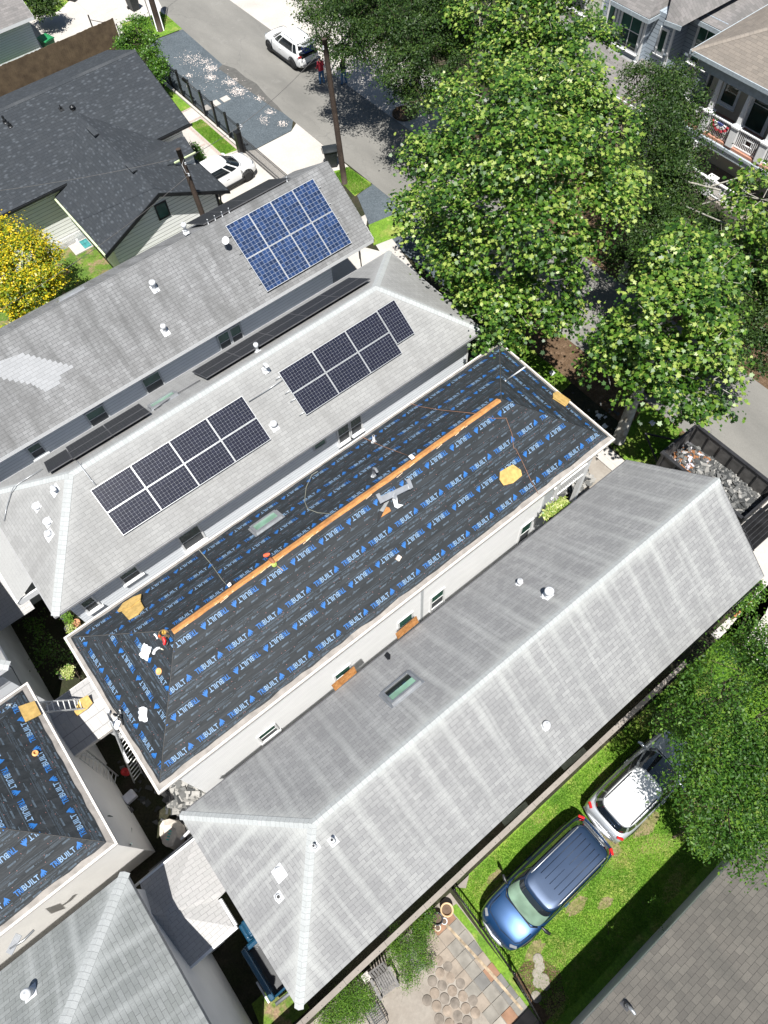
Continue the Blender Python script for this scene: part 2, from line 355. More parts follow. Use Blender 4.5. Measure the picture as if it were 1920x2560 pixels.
g = N('blue_grey_gravel'); p = g.pos(); v = g.vor(p, 22, 'F1', 'Color'); n1 = g.noise(p, .7, 5); n2 = g.noise(p, 35, 3, .8)
c = g.mix(g.sep(v)[0], (.061,.076,.086), (.108,.126,.140)); k = g.mr(n1, .3, .7, .85, 1.12); c = g.mix(1.0, c, g.comb(k, k, k), 'MULTIPLY')
M['gravel'] = g.bsdf(c, .95, 0, .2, n2, .7, .02)
M['conc'] = concrete('pale_concrete', (.476,.448,.411), (.376,.347,.311), 0, .5, .7)
M['concj'] = concrete('jointed_concrete', (.476,.448,.411), (.390,.361,.326), 3.6, .5, .6)
M['conc2'] = concrete('worn_concrete', (.292,.264,.228), (.199,.169,.140), 0, .9, .8)
M['brickedge'] = shingle('brick_edging', (.375,.285,.247), (.300,.225,.195), bw=.21, rh=.1, mort=.012, stain=.3, dirt=(.375,.338,.300), mcol=(.450,.413,.375))
M['curb'] = concrete('old_kerb', (.255,.227,.200), (.189,.167,.144), 0, 1.2, .7)
M['grass'] = grassm('lawn_grass', (.091,.189,.022), (.152,.256,.027), (.317,.293,.091), .55)
M['grassd'] = grassm('patchy_grass', (.070,.130,.022), (.121,.190,.026), (.259,.173,.113), .9, 1.3)
M['soil'] = grassm('ground_soil', (.031,.028,.019), (.025,.031,.012), (.056,.046,.031), .6)
M['mulch'] = grassm('leaf_litter', (.112,.073,.043), (.078,.047,.026), (.181,.121,.078), .8, 3)
M['bark'] = woodm('tree_bark', (.16,.12,.09), (.09,.07,.05))
M['barkS'] = g = None
g = N('sycamore_bark'); p = g.pos(); v = g.noise(p, 3.5, 4, .6); M['barkS'] = g.bsdf(g.ramp(v, [(.35, (.20,.18,.14)), (.5, (.38,.36,.31)), (.65, (.52,.50,.44))]), .8, 0, .2, v, .3, .02)
M['pole'] = woodm('creosoted_pole', (.085,.06,.045), (.04,.03,.025))
M['fencewood'] = woodm('weathered_fence_wood', (.16,.115,.07), (.10,.07,.045), 2.0, 2.0)
M['greywood'] = woodm('grey_weathered_wood', (.22,.21,.20), (.11,.105,.10), 20, 20)
M['sycA'] = leafm('sycamore_leaves', [(0,(.010,.035,.005)),(.42,(.034,.095,.010)),(.72,(.11,.205,.020)),(1,(.30,.37,.08))], .42, .42, .2, (.18,.38,.02))
M['oak'] = leafm('oak_leaves', [(0,(.012,.03,.006)),(.6,(.03,.065,.012)),(1,(.075,.125,.022))], .5, .3, .2, (.10,.22,.02))
M['lime'] = leafm('feathery_leaves', [(0,(.013,.045,.006)),(.55,(.042,.115,.012)),(1,(.13,.23,.025))], .5, .3, .3)
M['gold'] = leafm('golden_leaves', [(0,(.046,.103,.011)),(.35,(.149,.230,.017)),(.7,(.517,.437,.017)),(1,(.862,.598,.023))], .4, .4, .3, (.575,.575,.023))
M['shrub'] = leafm('shrub_leaves', [(0,(.025,.07,.01)),(.6,(.06,.15,.015)),(1,(.15,.28,.03))], .4, .45, .28)
M['cedar'] = leafm('soft_green_foliage', [(0,(.04,.10,.015)),(.6,(.09,.19,.02)),(1,(.20,.34,.04))], .6, .2, .3)
M['plantL'] = leafm('variegated_leaves', [(0,(.10,.22,.03)),(.5,(.30,.38,.08)),(1,(.65,.62,.30))], .4, .4, .25)
M['blade'] = leafm('grass_blades', [(0,(.069,.172,.017)),(.55,(.127,.287,.023)),(.85,(.230,.391,.046)),(1,(.483,.437,.184))], .6, .25, .3)

M['worn'] = grassm('worn_lawn', (.20,.165,.085), (.14,.15,.045), (.26,.20,.12), .8, 3)
# ---------------------------------------------------------------- roofs
def plane(o, u, t):
    o, u, t = Vector(o), Vector(u).normalized(), Vector(t).normalized(); return dict(o=o, u=u, t=t, n=u.cross(t).normalized())
def pl_pt(pl, a, b, off=0.0): return pl['o']+pl['u']*a+pl['t']*b+pl['n']*off
def pl_uv(pl, P): d = Vector(P)-pl['o']; return (d.dot(pl['u']), d.dot(pl['t']))
def clip2(poly, P):
    out = poly
    n = len(P)
    for i in range(n):
        a, b = P[i], P[(i+1) % n]; ex, ey = b[0]-a[0], b[1]-a[1]; inp, out = out, []
        if not inp: return []
        side = [(ex*(q[1]-a[1])-ey*(q[0]-a[0])) for q in inp]
        for j in range(len(inp)):
            p, q, sp, sq = inp[j], inp[(j+1) % len(inp)], side[j], side[(j+1) % len(inp)]
            if sp >= 0: out.append(p)
            if (sp >= 0) != (sq >= 0):
                t = sp/(sp-sq); out.append((p[0]+(q[0]-p[0])*t, p[1]+(q[1]-p[1])*t))
    return out
class Roof:
    """hip or gable roof, ridge along x; slopes: S (faces -y), N (faces +y), W (-x), E (+x)"""
    def __init__(s, x0, x1, y0, y1, ze, zr, hw=True, he=True, ax='x'):
        s.__dict__.update(x0=x0, x1=x1, y0=y0, y1=y1, ze=ze, zr=zr, hw=hw, he=he)
        ym = (y0+y1)/2; h = (y1-y0)/2; s.ym = ym; s.r0 = x0+(h if hw else 0); s.r1 = x1-(h if he else 0)
        A, B, C_, D = Vector((x0,y0,ze)), Vector((x1,y0,ze)), Vector((x1,y1,ze)), Vector((x0,y1,ze)); P, Q = Vector((s.r0,ym,zr)), Vector((s.r1,ym,zr))
        s.c = (A, B, C_, D, P, Q)
        s.S = plane((0,y0,ze), (1,0,0), (0,h,zr-ze)); s.N = plane((0,y1,ze), (-1,0,0), (0,-h,zr-ze))
        s.W = plane((x0,0,ze), (0,-1,0), (h,0,zr-ze)); s.E = plane((x1,0,ze), (0,1,0), (-h,0,zr-ze))
        s.poly = {'S': [A,B,Q,P], 'N': [C_,D,P,Q]}
        if hw: s.poly['W'] = [D,A,P]
        if he: s.poly['E'] = [B,C_,Q]
    def mesh(s):
        m = MB()
        for k, pts in s.poly.items(): m.face(pts, [pl_uv(getattr(s, k), p) for p in pts])
        return m
    def segs(s):
        A, B, C_, D, P, Q = s.c; g_ = [(P, Q)]
        if s.hw: g_ += [(A, P), (D, P)]
        if s.he: g_ += [(B, Q), (C_, Q)]
        return g_
    def mesh_fine(s, step=.3):
        m = MB(); rd = []; sg = [(np.array(a), np.array(b)) for a, b in s.segs()]
        for k, pts in s.poly.items():
            pl = getattr(s, k); U = [pl_uv(pl, p) for p in pts]
            A_ = sum(U[i][0]*U[(i+1) % len(U)][1]-U[(i+1) % len(U)][0]*U[i][1] for i in range(len(U)))
            if A_ < 0: U = U[::-1]
            a0, a1 = min(u[0] for u in U), max(u[0] for u in U); b1 = max(u[1] for u in U); a = a0
            while a < a1:
                b = 0.0
                while b < b1-1e-4:
                    c_ = clip2([(a, b), (min(a+step*1.5, a1), b), (min(a+step*1.5, a1), min(b+step, b1)), (a, min(b+step, b1))], U)
                    if len(c_) >= 3:
                        P3 = [pl_pt(pl, x, y) for x, y in c_]; m.face(P3, c_)
                        for p in P3:
                            q = np.array(p); d = 9.
                            for (x, y) in sg: t = min(1, max(0, (q-x) @ (y-x)/((y-x) @ (y-x)))); d = min(d, float(np.linalg.norm(q-x-(y-x)*t)))
                            rd.append(d)
                    b += step
                a += step*1.5
        return m, rd
    def fascia(s, d=.2):
        m = MB(); A, B, C_, D, P, Q = s.c; z = Vector((0,0,-d))
        loop = [A, B]+([] if s.he else [Q])+[C_, D]+([] if s.hw else [P])
        cen = Vector(((s.x0+s.x1)/2, s.ym, 0))
        for i in range(len(loop)):
            a, b = loop[i], loop[(i+1) % len(loop)]; nrm = (b-a).cross(Vector((0,0,1))).normalized()*.0
            m.prism([a, b, b+z, a+z], (b-a).cross(Vector((0,0,1))).normalized()*-.03)
        m.face([p+Vector((0,0,-d+.004)) for p in (D, C_, B, A)])
        return m
    def caps(s, w=.16, lift=.014):
        m = MB(); A, B, C_, D, P, Q = s.c
        segs = [(P, Q, s.S, s.N)]
        if s.hw: segs += [(A, P, s.S, s.W), (D, P, s.N, s.W)]
        if s.he: segs += [(B, Q, s.S, s.E), (C_, Q, s.N, s.E)]
        for a, b, pa, pb in segs:
            d = (b-a).normalized(); cen = (a+b)/2; L = (b-a).length
            sides = []
            for pl in (pa, pb):
                q = pl['n'].cross(d).normalized()
                other = pb if pl is pa else pa
                if q.dot(other['n']) > 0: q = -q
                sides.append((q, pl['n']))
            up = (pa['n']+pb['n']).normalized()*lift*1.3
            for (q, n) in sides:
                e0, e1 = a+q*w+n*lift, b+q*w+n*lift; pts = [a+up, b+up, e1, e0]; uv = [(0,0),(0,L),(w,L),(w,0)]
                if (pts[1]-pts[0]).cross(pts[3]-pts[0]).dot(n) < 0: pts, uv = pts[::-1], uv[::-1]
                m.face(pts, uv)
                lo = [e0, e1, e1-n*lift*.9, e0-n*lift*.9]; m.face(lo, [(0,0),(0,L),(.02,L),(.02,0)])
        return m
    def walls(s, ox, oy=None, z0=0.0, oe=None):
        oy = ox if oy is None else oy; oe = ox if oe is None else oe
        x0, x1, y0, y1 = s.x0+ox, s.x1-oe, s.y0+oy, s.y1-oy; m = MB(); zt = s.ze-.19
        m.box(x0, y0, z0, x1, y1, zt)
        sl = (s.zr-s.ze)/((s.y1-s.y0)/2)
        for flag, x in ((s.hw, x0), (s.he, x1)):
            if not flag:
                zz = s.ze-.03+sl*oy; pts = [(x,y0,zt),(x,y1,zt),(x,y1,zz),(x,s.ym,s.zr-.05),(x,y0,zz)]
                if x == x0: pts = pts[::-1]
                m.face(pts, [(p[1], p[2]) for p in pts])
        return m

def wbox(m, o, u, n, u0, u1, z0, z1, d0, d1, mi=0):
    o, u, n = Vector(o), Vector(u), Vector(n)
    m.obox(o+u*(u0+u1)/2+n*(d0+d1)/2+Vector((0,0,(z0+z1)/2)), u, n, (0,0,1), abs(u1-u0)/2, abs(d1-d0)/2, (z1-z0)/2, mi)
def window(par, o, u, n, u0, u1, z0, z1, fr='white', fw=.07, sill=True, two=True, glass='greenglass', low='screen', mull=0):
    m = MB(); E = dict(d0=-.02, d1=.045)
    wbox(m, o, u, n, u0-fw, u0, z0-fw, z1+fw, -.02, .045); wbox(m, o, u, n, u1, u1+fw, z0-fw, z1+fw, -.02, .045)
    wbox(m, o, u, n, u0, u1, z1, z1+fw, -.02, .045); wbox(m, o, u, n, u0, u1, z0-fw, z0, -.02, .045)
    zm = (z0+z1)/2
    if two: wbox(m, o, u, n, u0, u1, zm-.02, zm+.02, -.02, .03)
    for i in range(mull):
        um = u0+(u1-u0)*(i+1)/(mull+1); wbox(m, o, u, n, um-.02, um+.02, z0, z1, -.02, .028)
    w_ = m.build('window', M[fr], par); w_.matrix_parent_inverse = par_inv(par)
    def sub(nm, a, b, mt, dd):
        q = MB(); wbox(q, o, u, n, u0, u1, a, b, dd-.01, dd); q.build(nm, M[mt], w_)
    if two: sub('glass', zm+.02, z1, glass, .02); sub('insect_screen', z0, zm-.02, low, .014)
    else: sub('glass', z0, z1, glass, .02)
    if sill:
        q = MB(); wbox(q, o, u, n, u0-fw-.04, u1+fw+.04, z0-fw-.05, z0-fw-.002, -.02, .11); q.build('sill', M[fr], w_)
    return w_
def par_inv(par): return Matrix.Translation(par.location).inverted() if par.get('abs') else Matrix.Identity(4)
UY, NY = (1,0,0), (0,-1,0)
def roof_house(name, label, cat, R, sh, wall, fas='white', cap='cap', ov=.4, ovy=.4, ove=None, d=.2, z0=0.0, capw=.16):
    t = thing(name, label, cat, (R.x0+ov, R.y0+ovy, 0), 0, None, True)
    R.walls(ov, ovy, z0, ove).build('wall', M[wall], t)
    if sh in ('shW', 'shS', 'shB'):
        mm, rd = R.mesh_fine(); r = mm.build('roof', M[sh], t); at_ = r.data.attributes.new('rd', 'FLOAT', 'POINT'); at_.data.foreach_set('value', np.array(rd, 'f'))
    else: r = R.mesh().build('roof', M[sh], t)
    if cap:
        c = R.caps(capw).build('ridge_cap', M[cap], r)
    R.fascia(d).build('fascia', M[fas], t)
    return t, r

# ground under everything
gm = MB(); gm.face([(-150,-150,0),(200,-150,0),(200,200,0),(-150,200,0)]); struct(gm.build('ground', M['soil']))
_zl = [0.0]
def sheet(name, pts, mat, z, kind='structure'):
    m = MB(); P = [Vector((p[0], p[1], z)) for p in pts]
    A = sum(P[i].x*P[(i+1) % len(P)].y-P[(i+1) % len(P)].x*P[i].y for i in range(len(P)))
    if A < 0: P = P[::-1]
    m.face(P, [(p.x, p.y) for p in P]); o = m.build(name, M[mat]); o['kind'] = kind; return o
def slab(name, pts, mat, z, h=.05):
    P = [Vector((p[0], p[1], z)) for p in pts]; m = MB(); m.prism(P, (0,0,-h)); o = m.build(name, M[mat]); o['kind'] = 'structure'; return o
sheet('road', [(21.75,-20),(21.75,36),(21.75,53),(22.3,56.5),(22.3,120),(26.6,120),(26.6,-20)], 'asphalt', .012)
sheet('road', [(22.7,56.6),(26.6,52),(60,52),(60,57),(26.6,57.5)], 'asphalt', .008)
sheet('gravel_lot', [(18.35,37.15),(21.1,37.15),(21.75,37.9),(21.75,46),(21.98,51.8),(20.0,52.0),(18.55,51.2),(17.95,47.9),(17.95,37.3)], 'gravel', .016)
sheet('gravel_lot', [(20.45,29.6),(21.74,29.8),(21.74,20),(19.5,20),(19.45,27.2)], 'gravel', .016)
sheet('asphalt_patch', [(21.3,46),(21.75,46.2),(22.15,45.2),(22.1,43.9),(22.25,42.8),(22.0,41.2),(21.9,39.8),(21.75,39.0),(21.55,40)], 'patchtar', .02)
sheet('driveway', [(18.3,37.1),(21.05,37.1),(21.75,37.55),(21.72,34),(21.65,31.95),(18.3,32.2),(17.2,32.2),(10.6,31.6),(10.6,27),(14.2,27),(14.2,37.4),(17.8,37.4)], 'conc', .016)
sheet('lawn', [(20.3,29.6),(20.6,32.3),(21.6,31.9),(21.74,29.9)], 'grass', .020)
sheet('lawn', [(18.6,25.7),(19.4,27.2),(20.6,27.0),(21.5,26.8),(21.5,25.3),(19.8,25.4)], 'grass', .020)
sheet('lawn', [(16.55,38.0),(16.6,42.1),(17.47,41.95),(17.5,37.8)], 'grass', .024)
sheet('lawn', [(14.3,43.6),(17.05,43.55),(17.75,43.5),(17.75,46.5),(14.3,47)], 'grass', .024)
sheet('pavement', [(14.3,37.4),(17.75,37.4),(17.75,43.45),(14.3,43.5)], 'conc', .018)
for i, (a, b, c_, d_) in enumerate(((16.35,37.9,16.53,42.1),(16.35,42.14,17.5,42.3),(17.48,37.7,17.6,42.3),(14.4,43.4,17.6,43.53),(14.6,39.6,16.3,39.75))):
    sheet('brick_edging', [(a,b),(c_,b),(c_,d_),(a,d_)], 'brickedge', .028)
slab('kerb', [(17.62,37.4),(17.76,37.4),(17.76,48),(17.62,48)], 'conc', .15, .14)
sheet('driveway', [(12.9,54.85),(12.75,53.7),(13.35,53.5),(18.2,53.2),(19.1,55.6),(20.0,55.4),(22.1,54.5),(22.7,56.5),(22.7,66),(14,66),(14.2,61)], 'concj', .016)
sheet('lawn', [(18.2,53.1),(19.1,55.55),(20.0,55.35),(22.1,54.4),(22.0,51.9),(20.0,52.1)], 'grass', .020)
sheet('lawn', [(0,53.2),(12.7,53.6),(12.8,56),(0,56)], 'grass', .018)
sheet('lawn', [(12.5,60.9),(14.9,61),(15.7,60.3),(16.5,60.3),(17.9,61.2),(17.9,66),(12,66)], 'grass', .020)
sheet('pavement', [(26.6,29.8),(26.6,60),(31.4,60),(31.4,29.8)], 'conc', .016)
sheet('pavement', [(26.6,-10),(26.6,2),(28.4,2),(28.4,-10)], 'conc', .016)
sheet('leaf_litter', [(26.6,2),(26.6,29.8),(33,29.8),(33,2)], 'mulch', .014)
sheet('lawn', [(-3,28),(8,28),(11.5,31),(9,37.4),(-8,37.4),(-8,28)], 'grassd', .018)
sheet('pavement', [(11.5,28),(20,28),(18.1,26),(18.7,24.9),(16.3,20.6),(13,20.6)], 'conc', .014)
sheet('pavement', [(18.7,25.65),(19.7,25.45),(18.6,20.6),(17.4,20.6)], 'conc', .026)
# front gardens and walks of the two houses facing the street
sheet('leaf_litter', [(19.9,9.2),(19.9,13.3),(20.1,19),(21.75,19),(21.75,4.5),(20.2,6.0)], 'mulch', .016)
sheet('lawn', [(19.1,11.9),(19.9,12.0),(19.95,13.6),(19.6,16),(18.6,16),(18.6,12.5)], 'grass', .022)
sheet('lawn', [(20.1,5.9),(21.7,6.9),(21.7,8.9),(20.6,8.6),(18.6,8.0),(18.5,6.2)], 'grass', .022)
sheet('pavement', [(17.68,5.5),(18.52,5.5),(18.47,9.2),(17.68,9.2)], 'concj', .026)
sheet('driveway', [(15.5,6.3),(17.66,6.3),(17.66,9.2),(15.5,9.2)], 'conc2', .020)
sheet('pavement', [(15.5,9.3),(19.0,9.3),(19.0,12.0),(15.5,12.0)], 'conc2', .020)
sheet('driveway', [(15.0,-2.6),(15.0,-.3),(18.3,-.3),(18.6,2.3),(21.75,2.3),(21.75,-2.6)], 'conc', .020)
# lawn beside the white house, ledge and patio
sheet('lawn', [(.95,-5.7),(1.18,-.6),(15.6,-.6),(17.3,-.4),(18.6,-.4),(18.4,-1.5),(17.3,-2.4),(15.7,-3.6),(15.4,-7),(.9,-7)], 'grass', .020)
sheet('gravel_path', [(15.5,-1.35),(17.3,-1.1),(19.0,-.6),(19.0,-3),(15.4,-3.2)], 'conc', .024)
slab('kerb', [(1.15,-.62),(1.9,-.62),(1.55,-.85),(1.3,-.62)], 'curb', .1, .09)
sheet('side_yard', [(-9,-.32),(17.5,-.28),(17.5,1),(-9,1)], 'soil', .010)
sheet('bare_ground', [(1.0,-3.7),(1.6,-3.62),(2.1,-3.85),(2.35,-4.5),(1.9,-5.2),(.9,-5.2)], 'mulch', .024)
sheet('patio', [(-7,-.6),(1.05,-.62),(.98,-7),(-7,-7)], 'conc2', .014)
sheet('patio', [(-2.4,-1.75),(-1.55,-1.75),(-1.42,-7),(-4.4,-7),(-3.0,-2.2)], 'conc2', .022)
sheet('lawn', [(.72,-.95),(1.0,-1.0),(1.06,-3.6),(.9,-6),(.72,-6),(.66,-3.9),(.80,-2.0)], 'grass', .024)
# backyards between the rows
sheet('back_path', [(-5.05,13.2),(-4.2,13.2),(-3.7,14.4),(-4.6,14.6)], 'conc2', .018)
sheet('back_path', [(-5.1,9.4),(-3.8,9.4),(-3.8,10.9),(-5.1,11.3)], 'conc2', .018)
sheet('back_path', [(-6.2,-.25),(-4.6,-.25),(-4.5,1),(-6,1)], 'grassd', .018)

WORN = [(7.9,-3.35,.75,.28),(4.1,-3.55,.5,.2),(6.35,-2.9,.35,.5),(2.1,-3.6,.45,.25),(9.5,-4.0,.6,.3),(4.9,-4.1,.35,.16),(11.2,-1.3,.8,.3),(2.6,-1.2,.35,.14)]
for (wx, wy, wa, wb_) in WORN:
    rr = random.Random(int(wx*10)); sheet('worn_lawn_patch', [(wx+cos(a)*wa*rr.uniform(.6,1.15), wy+sin(a)*wb_*rr.uniform(.6,1.2)) for a in np.linspace(0, 2*pi, 15)[:-1]], 'worn', .0245)
# ---------------------------------------------------------------- the row of houses
RW = Roof(-3.98, 15.12, -.06, 5.95, 5.2, 7.68, True, False)
RT = Roof(-4.12, 15.42, 6.92, 13.05, 5.2, 7.15)
RS = Roof(-4.08, 15.40, 14.0, 20.15, 5.2, 7.3)
RR = Roof(-9.0, 15.38, 21.2, 27.45, 5.2, 7.4, False, False)
RK = Roof(-6.0, 14.52, 36.65, 46.3, 3.6, 5.55, False, False)
RT2 = Roof(-16.0, -5.85, 6.5, 12.45, 5.2, 7.15, False, True)
RB = Roof(-16.0, -5.97, -.35, 5.66, 5.2, 7.15, False, True)
RBR = Roof(-9, 9.3, -13.5, -5.34, 2.75, 5.2, False, False)

tW, rW = roof_house('house', 'white house in front with pale grey streaked shingle roof, skylight and no solar panels', 'house', RW, 'shW', 'sidW', fas='edgegrey', ov=.38, ovy=.42, capw=.13)
tT, rT = roof_house('house', 'white house whose whole roof is covered in black printed underlayment', 'house', RT, 'deckedge', 'sidW', cap=None, ov=.4, ovy=.38, ove=2.35)
tS, rS = roof_house('house', 'pale hip-roofed house carrying black solar panels on both slopes', 'house', RS, 'shS', 'sidS', fas='edgegrey', ov=.4, ovy=.36)
tR, rR = roof_house('house', 'grey gabled house with blue solar panels and a bright new shingle patch', 'house', RR, 'shR', 'sidR', cap=None, ov=.4, ovy=.4, ove=2.2)
tK, rK = roof_house('house', 'one-storey cream house under a black shingle roof with a front wing', 'house', RK, 'shK', 'sidK', fas='black', cap='capK', ov=.4, ovy=.46)
tT2, rT2 = roof_house('garage_house', 'white garage at the left edge, its roof also under black printed underlayment', 'house', RT2, 'deckedge', 'creamwall', cap=None, ov=.35, ovy=.35)
tB, rB = roof_house('garage_house', 'white garage at bottom left with grey streaked hip roof', 'house', RB, 'shB', 'creamwall', fas='edgegrey', ov=.3, ovy=.3)
tBR, rBR = roof_house('house', 'low house at bottom right with plain brown shingle roof', 'house', RBR, 'shBR', 'stucco', cap='capT', ov=.4, ovy=.36)

# soft pale ridge dusting is part of the shingles; windows of the visible walls
def win_on(t, yw, spec, **k):
    for (a, b, z0, z1) in spec: window(t, (0, yw, 0), UY, NY, a, b, z0, z1, **k)
win_on(tT, 7.3, [(6.95,7.53,.9,2.16),(5.35,5.95,.9,2.26),(2.32,2.95,.8,1.95),(-1.07,-.42,1.0,1.88),(11.7,12.25,.55,2.05)], fr='white')
win_on(tS, 14.36, [(.72,1.52,3.36,4.43),(-1.72,-1.1,3.84,4.44),(8.06,8.56,3.5,4.5),(8.68,9.18,3.5,4.48),(-3.3,-2.9,3.6,4.4)], fr='white', glass='winglass')
window(tS, (0,14.36,0), UY, NY, 6.92, 7.4, 4.2, 4.66, fr='sidS' if False else 'trimgrey', sill=False, two=False)
win_on(tR, 21.6, [(7.04,7.53,3.55,4.48),(7.66,8.14,3.5,4.48),(3.33,4.07,3.62,4.52),(.68,1.42,3.64,4.47),(-1.9,-1.42,3.84,4.5)], fr='trimgrey', sill=True, glass='greenglass')
# vertical trim board and corner boards
m = MB(); wbox(m, (0,7.3,0), UY, NY, 6.40, 6.52, 0, 5.0, 0, .03); wbox(m, (0,7.3,0), UY, NY, 12.62, 13.07, 0, 5.0, 0, .05)
m.build('corner_board', M['trimgrey'], tT)
m = MB(); wbox(m, (0,14.36,0), UY, NY, 14.88, 15.0, 0, 5.0, 0, .03); m.build('corner_board', M['white'], tS)
m = MB(); m.lathe((3.0-.55,7.2,4.3), [(.03,0),(.06,.05),(.05,.12)], 12, axis=(0,-1,-.3)); m.lathe((2.2,7.2,4.3), [(.03,0),(.06,.05),(.05,.12)], 12, axis=(-.3,-1,-.3)); m.box(2.2,7.22,4.28,2.5,7.3,4.36); m.build('security_light', M['white'], tT)
# gutters: beige strip around the underlaid roofs
def gutter(t, R, sides, mat, w_=.13, z=.02, name='gutter', gap=None):
    for s_ in sides:
        m = MB()
        x0, x1, y0, y1, ze = R.x0, R.x1, R.y0, R.y1, R.ze
        if s_ == 'S': m.box(x0-w_, y0-w_, ze-.13, x1+w_, y0-.004, ze-z); m.box(x0-w_+.02, y0-w_+.02, ze-z-.001, x1+w_-.02, y0-.03, ze-z+.006)
        if s_ == 'N': m.box(x0-w_, y1+.004, ze-.13, x1+w_, y1+w_, ze-z)
        if s_ == 'W': m.box(x0-w_, y0, ze-.131, x0-.004, y1, ze-z-.001)
        if s_ == 'E': m.box(x1+.004, y0, ze-.131, x1+w_, y1, ze-z-.001)
        m.build(name, M[mat], t)
gutter(tT, RT, 'SNWE', 'trimbeige', .07)
gutter(tT2, RT2, 'SNE', 'trimbeige', .07)
gutter(tS, RS, 'SNWE', 'edgegrey', .04)
gutter(tW, RW, 'N', 'darkgrey', .04, .05)
gutter(tK, RK, 'S', 'black', .1, .03)

# the underlaid slopes: black sheet with its print
GLY = {}
def glyphs(txt):
    if txt in GLY: return GLY[txt]
    cu = bpy.data.curves.new('t', 'FONT'); cu.body = txt; cu.size = 1.0; cu.resolution_u = 2; cu.offset = .018; cu.fill_mode = 'FRONT'
    o = bpy.data.objects.new('t', cu); COL.objects.link(o); dg = bpy.context.evaluated_depsgraph_get(); dg.update()
    me = o.evaluated_get(dg).to_mesh(); me.calc_loop_triangles()
    V = np.array([v.co[:2] for v in me.vertices]); T = [tuple(t.vertices) for t in me.loop_triangles]
    o.evaluated_get(dg).to_mesh_clear(); bpy.data.objects.remove(o); bpy.data.curves.remove(cu)
    V -= V.min(0); GLY[txt] = (V, T, V.max(0)); return GLY[txt]
LOGO = [(0.0,.02),(.03,.0),(.05,.045),(.085,.03),(.10,-.01),(.135,-.01),(.13,.03),(.175,.055),(.19,.0),(.225,.0),(.225,.05),(.25,.10),(.275,.055),(.31,.05),(.285,.12),(.255,.19),(.215,.235),(.20,.275),(.16,.25),(.135,.19),(.09,.16),(.04,.12)]
LOGO0 = [(.0,.0),(.05,.05),(.03,.10),(.08,.11),(.10,.16),(.15,.17),(.17,.235),(.155,.27),(.20,.30),(.225,.265),(.235,.20),(.275,.14),(.30,.05),(.325,.0),(.27,.015),(.245,.08),(.215,.03),(.165,.0),(.18,.06),(.13,.07),(.10,.01),(.05,-.01)]
def inset(P, d):
    cx, cy = sum(p[0] for p in P)/len(P), sum(p[1] for p in P)/len(P); L = []
    for i in range(len(P)):
        a, b, c_ = Vector(P[i-1]), Vector(P[i]), Vector(P[(i+1) % len(P)])
        e1, e2 = (b-a).normalized(), (c_-b).normalized(); n1, n2 = Vector((-e1.y, e1.x)), Vector((-e2.y, e2.x))
        k = d[i-1] if isinstance(d, list) else d; k2 = d[i] if isinstance(d, list) else d
        A = np.array([[n1.x, n1.y],[n2.x, n2.y]]); r = np.linalg.solve(A, [n1.dot(b)+k, n2.dot(b)+k2]); L.append((r[0], r[1]))
    return L
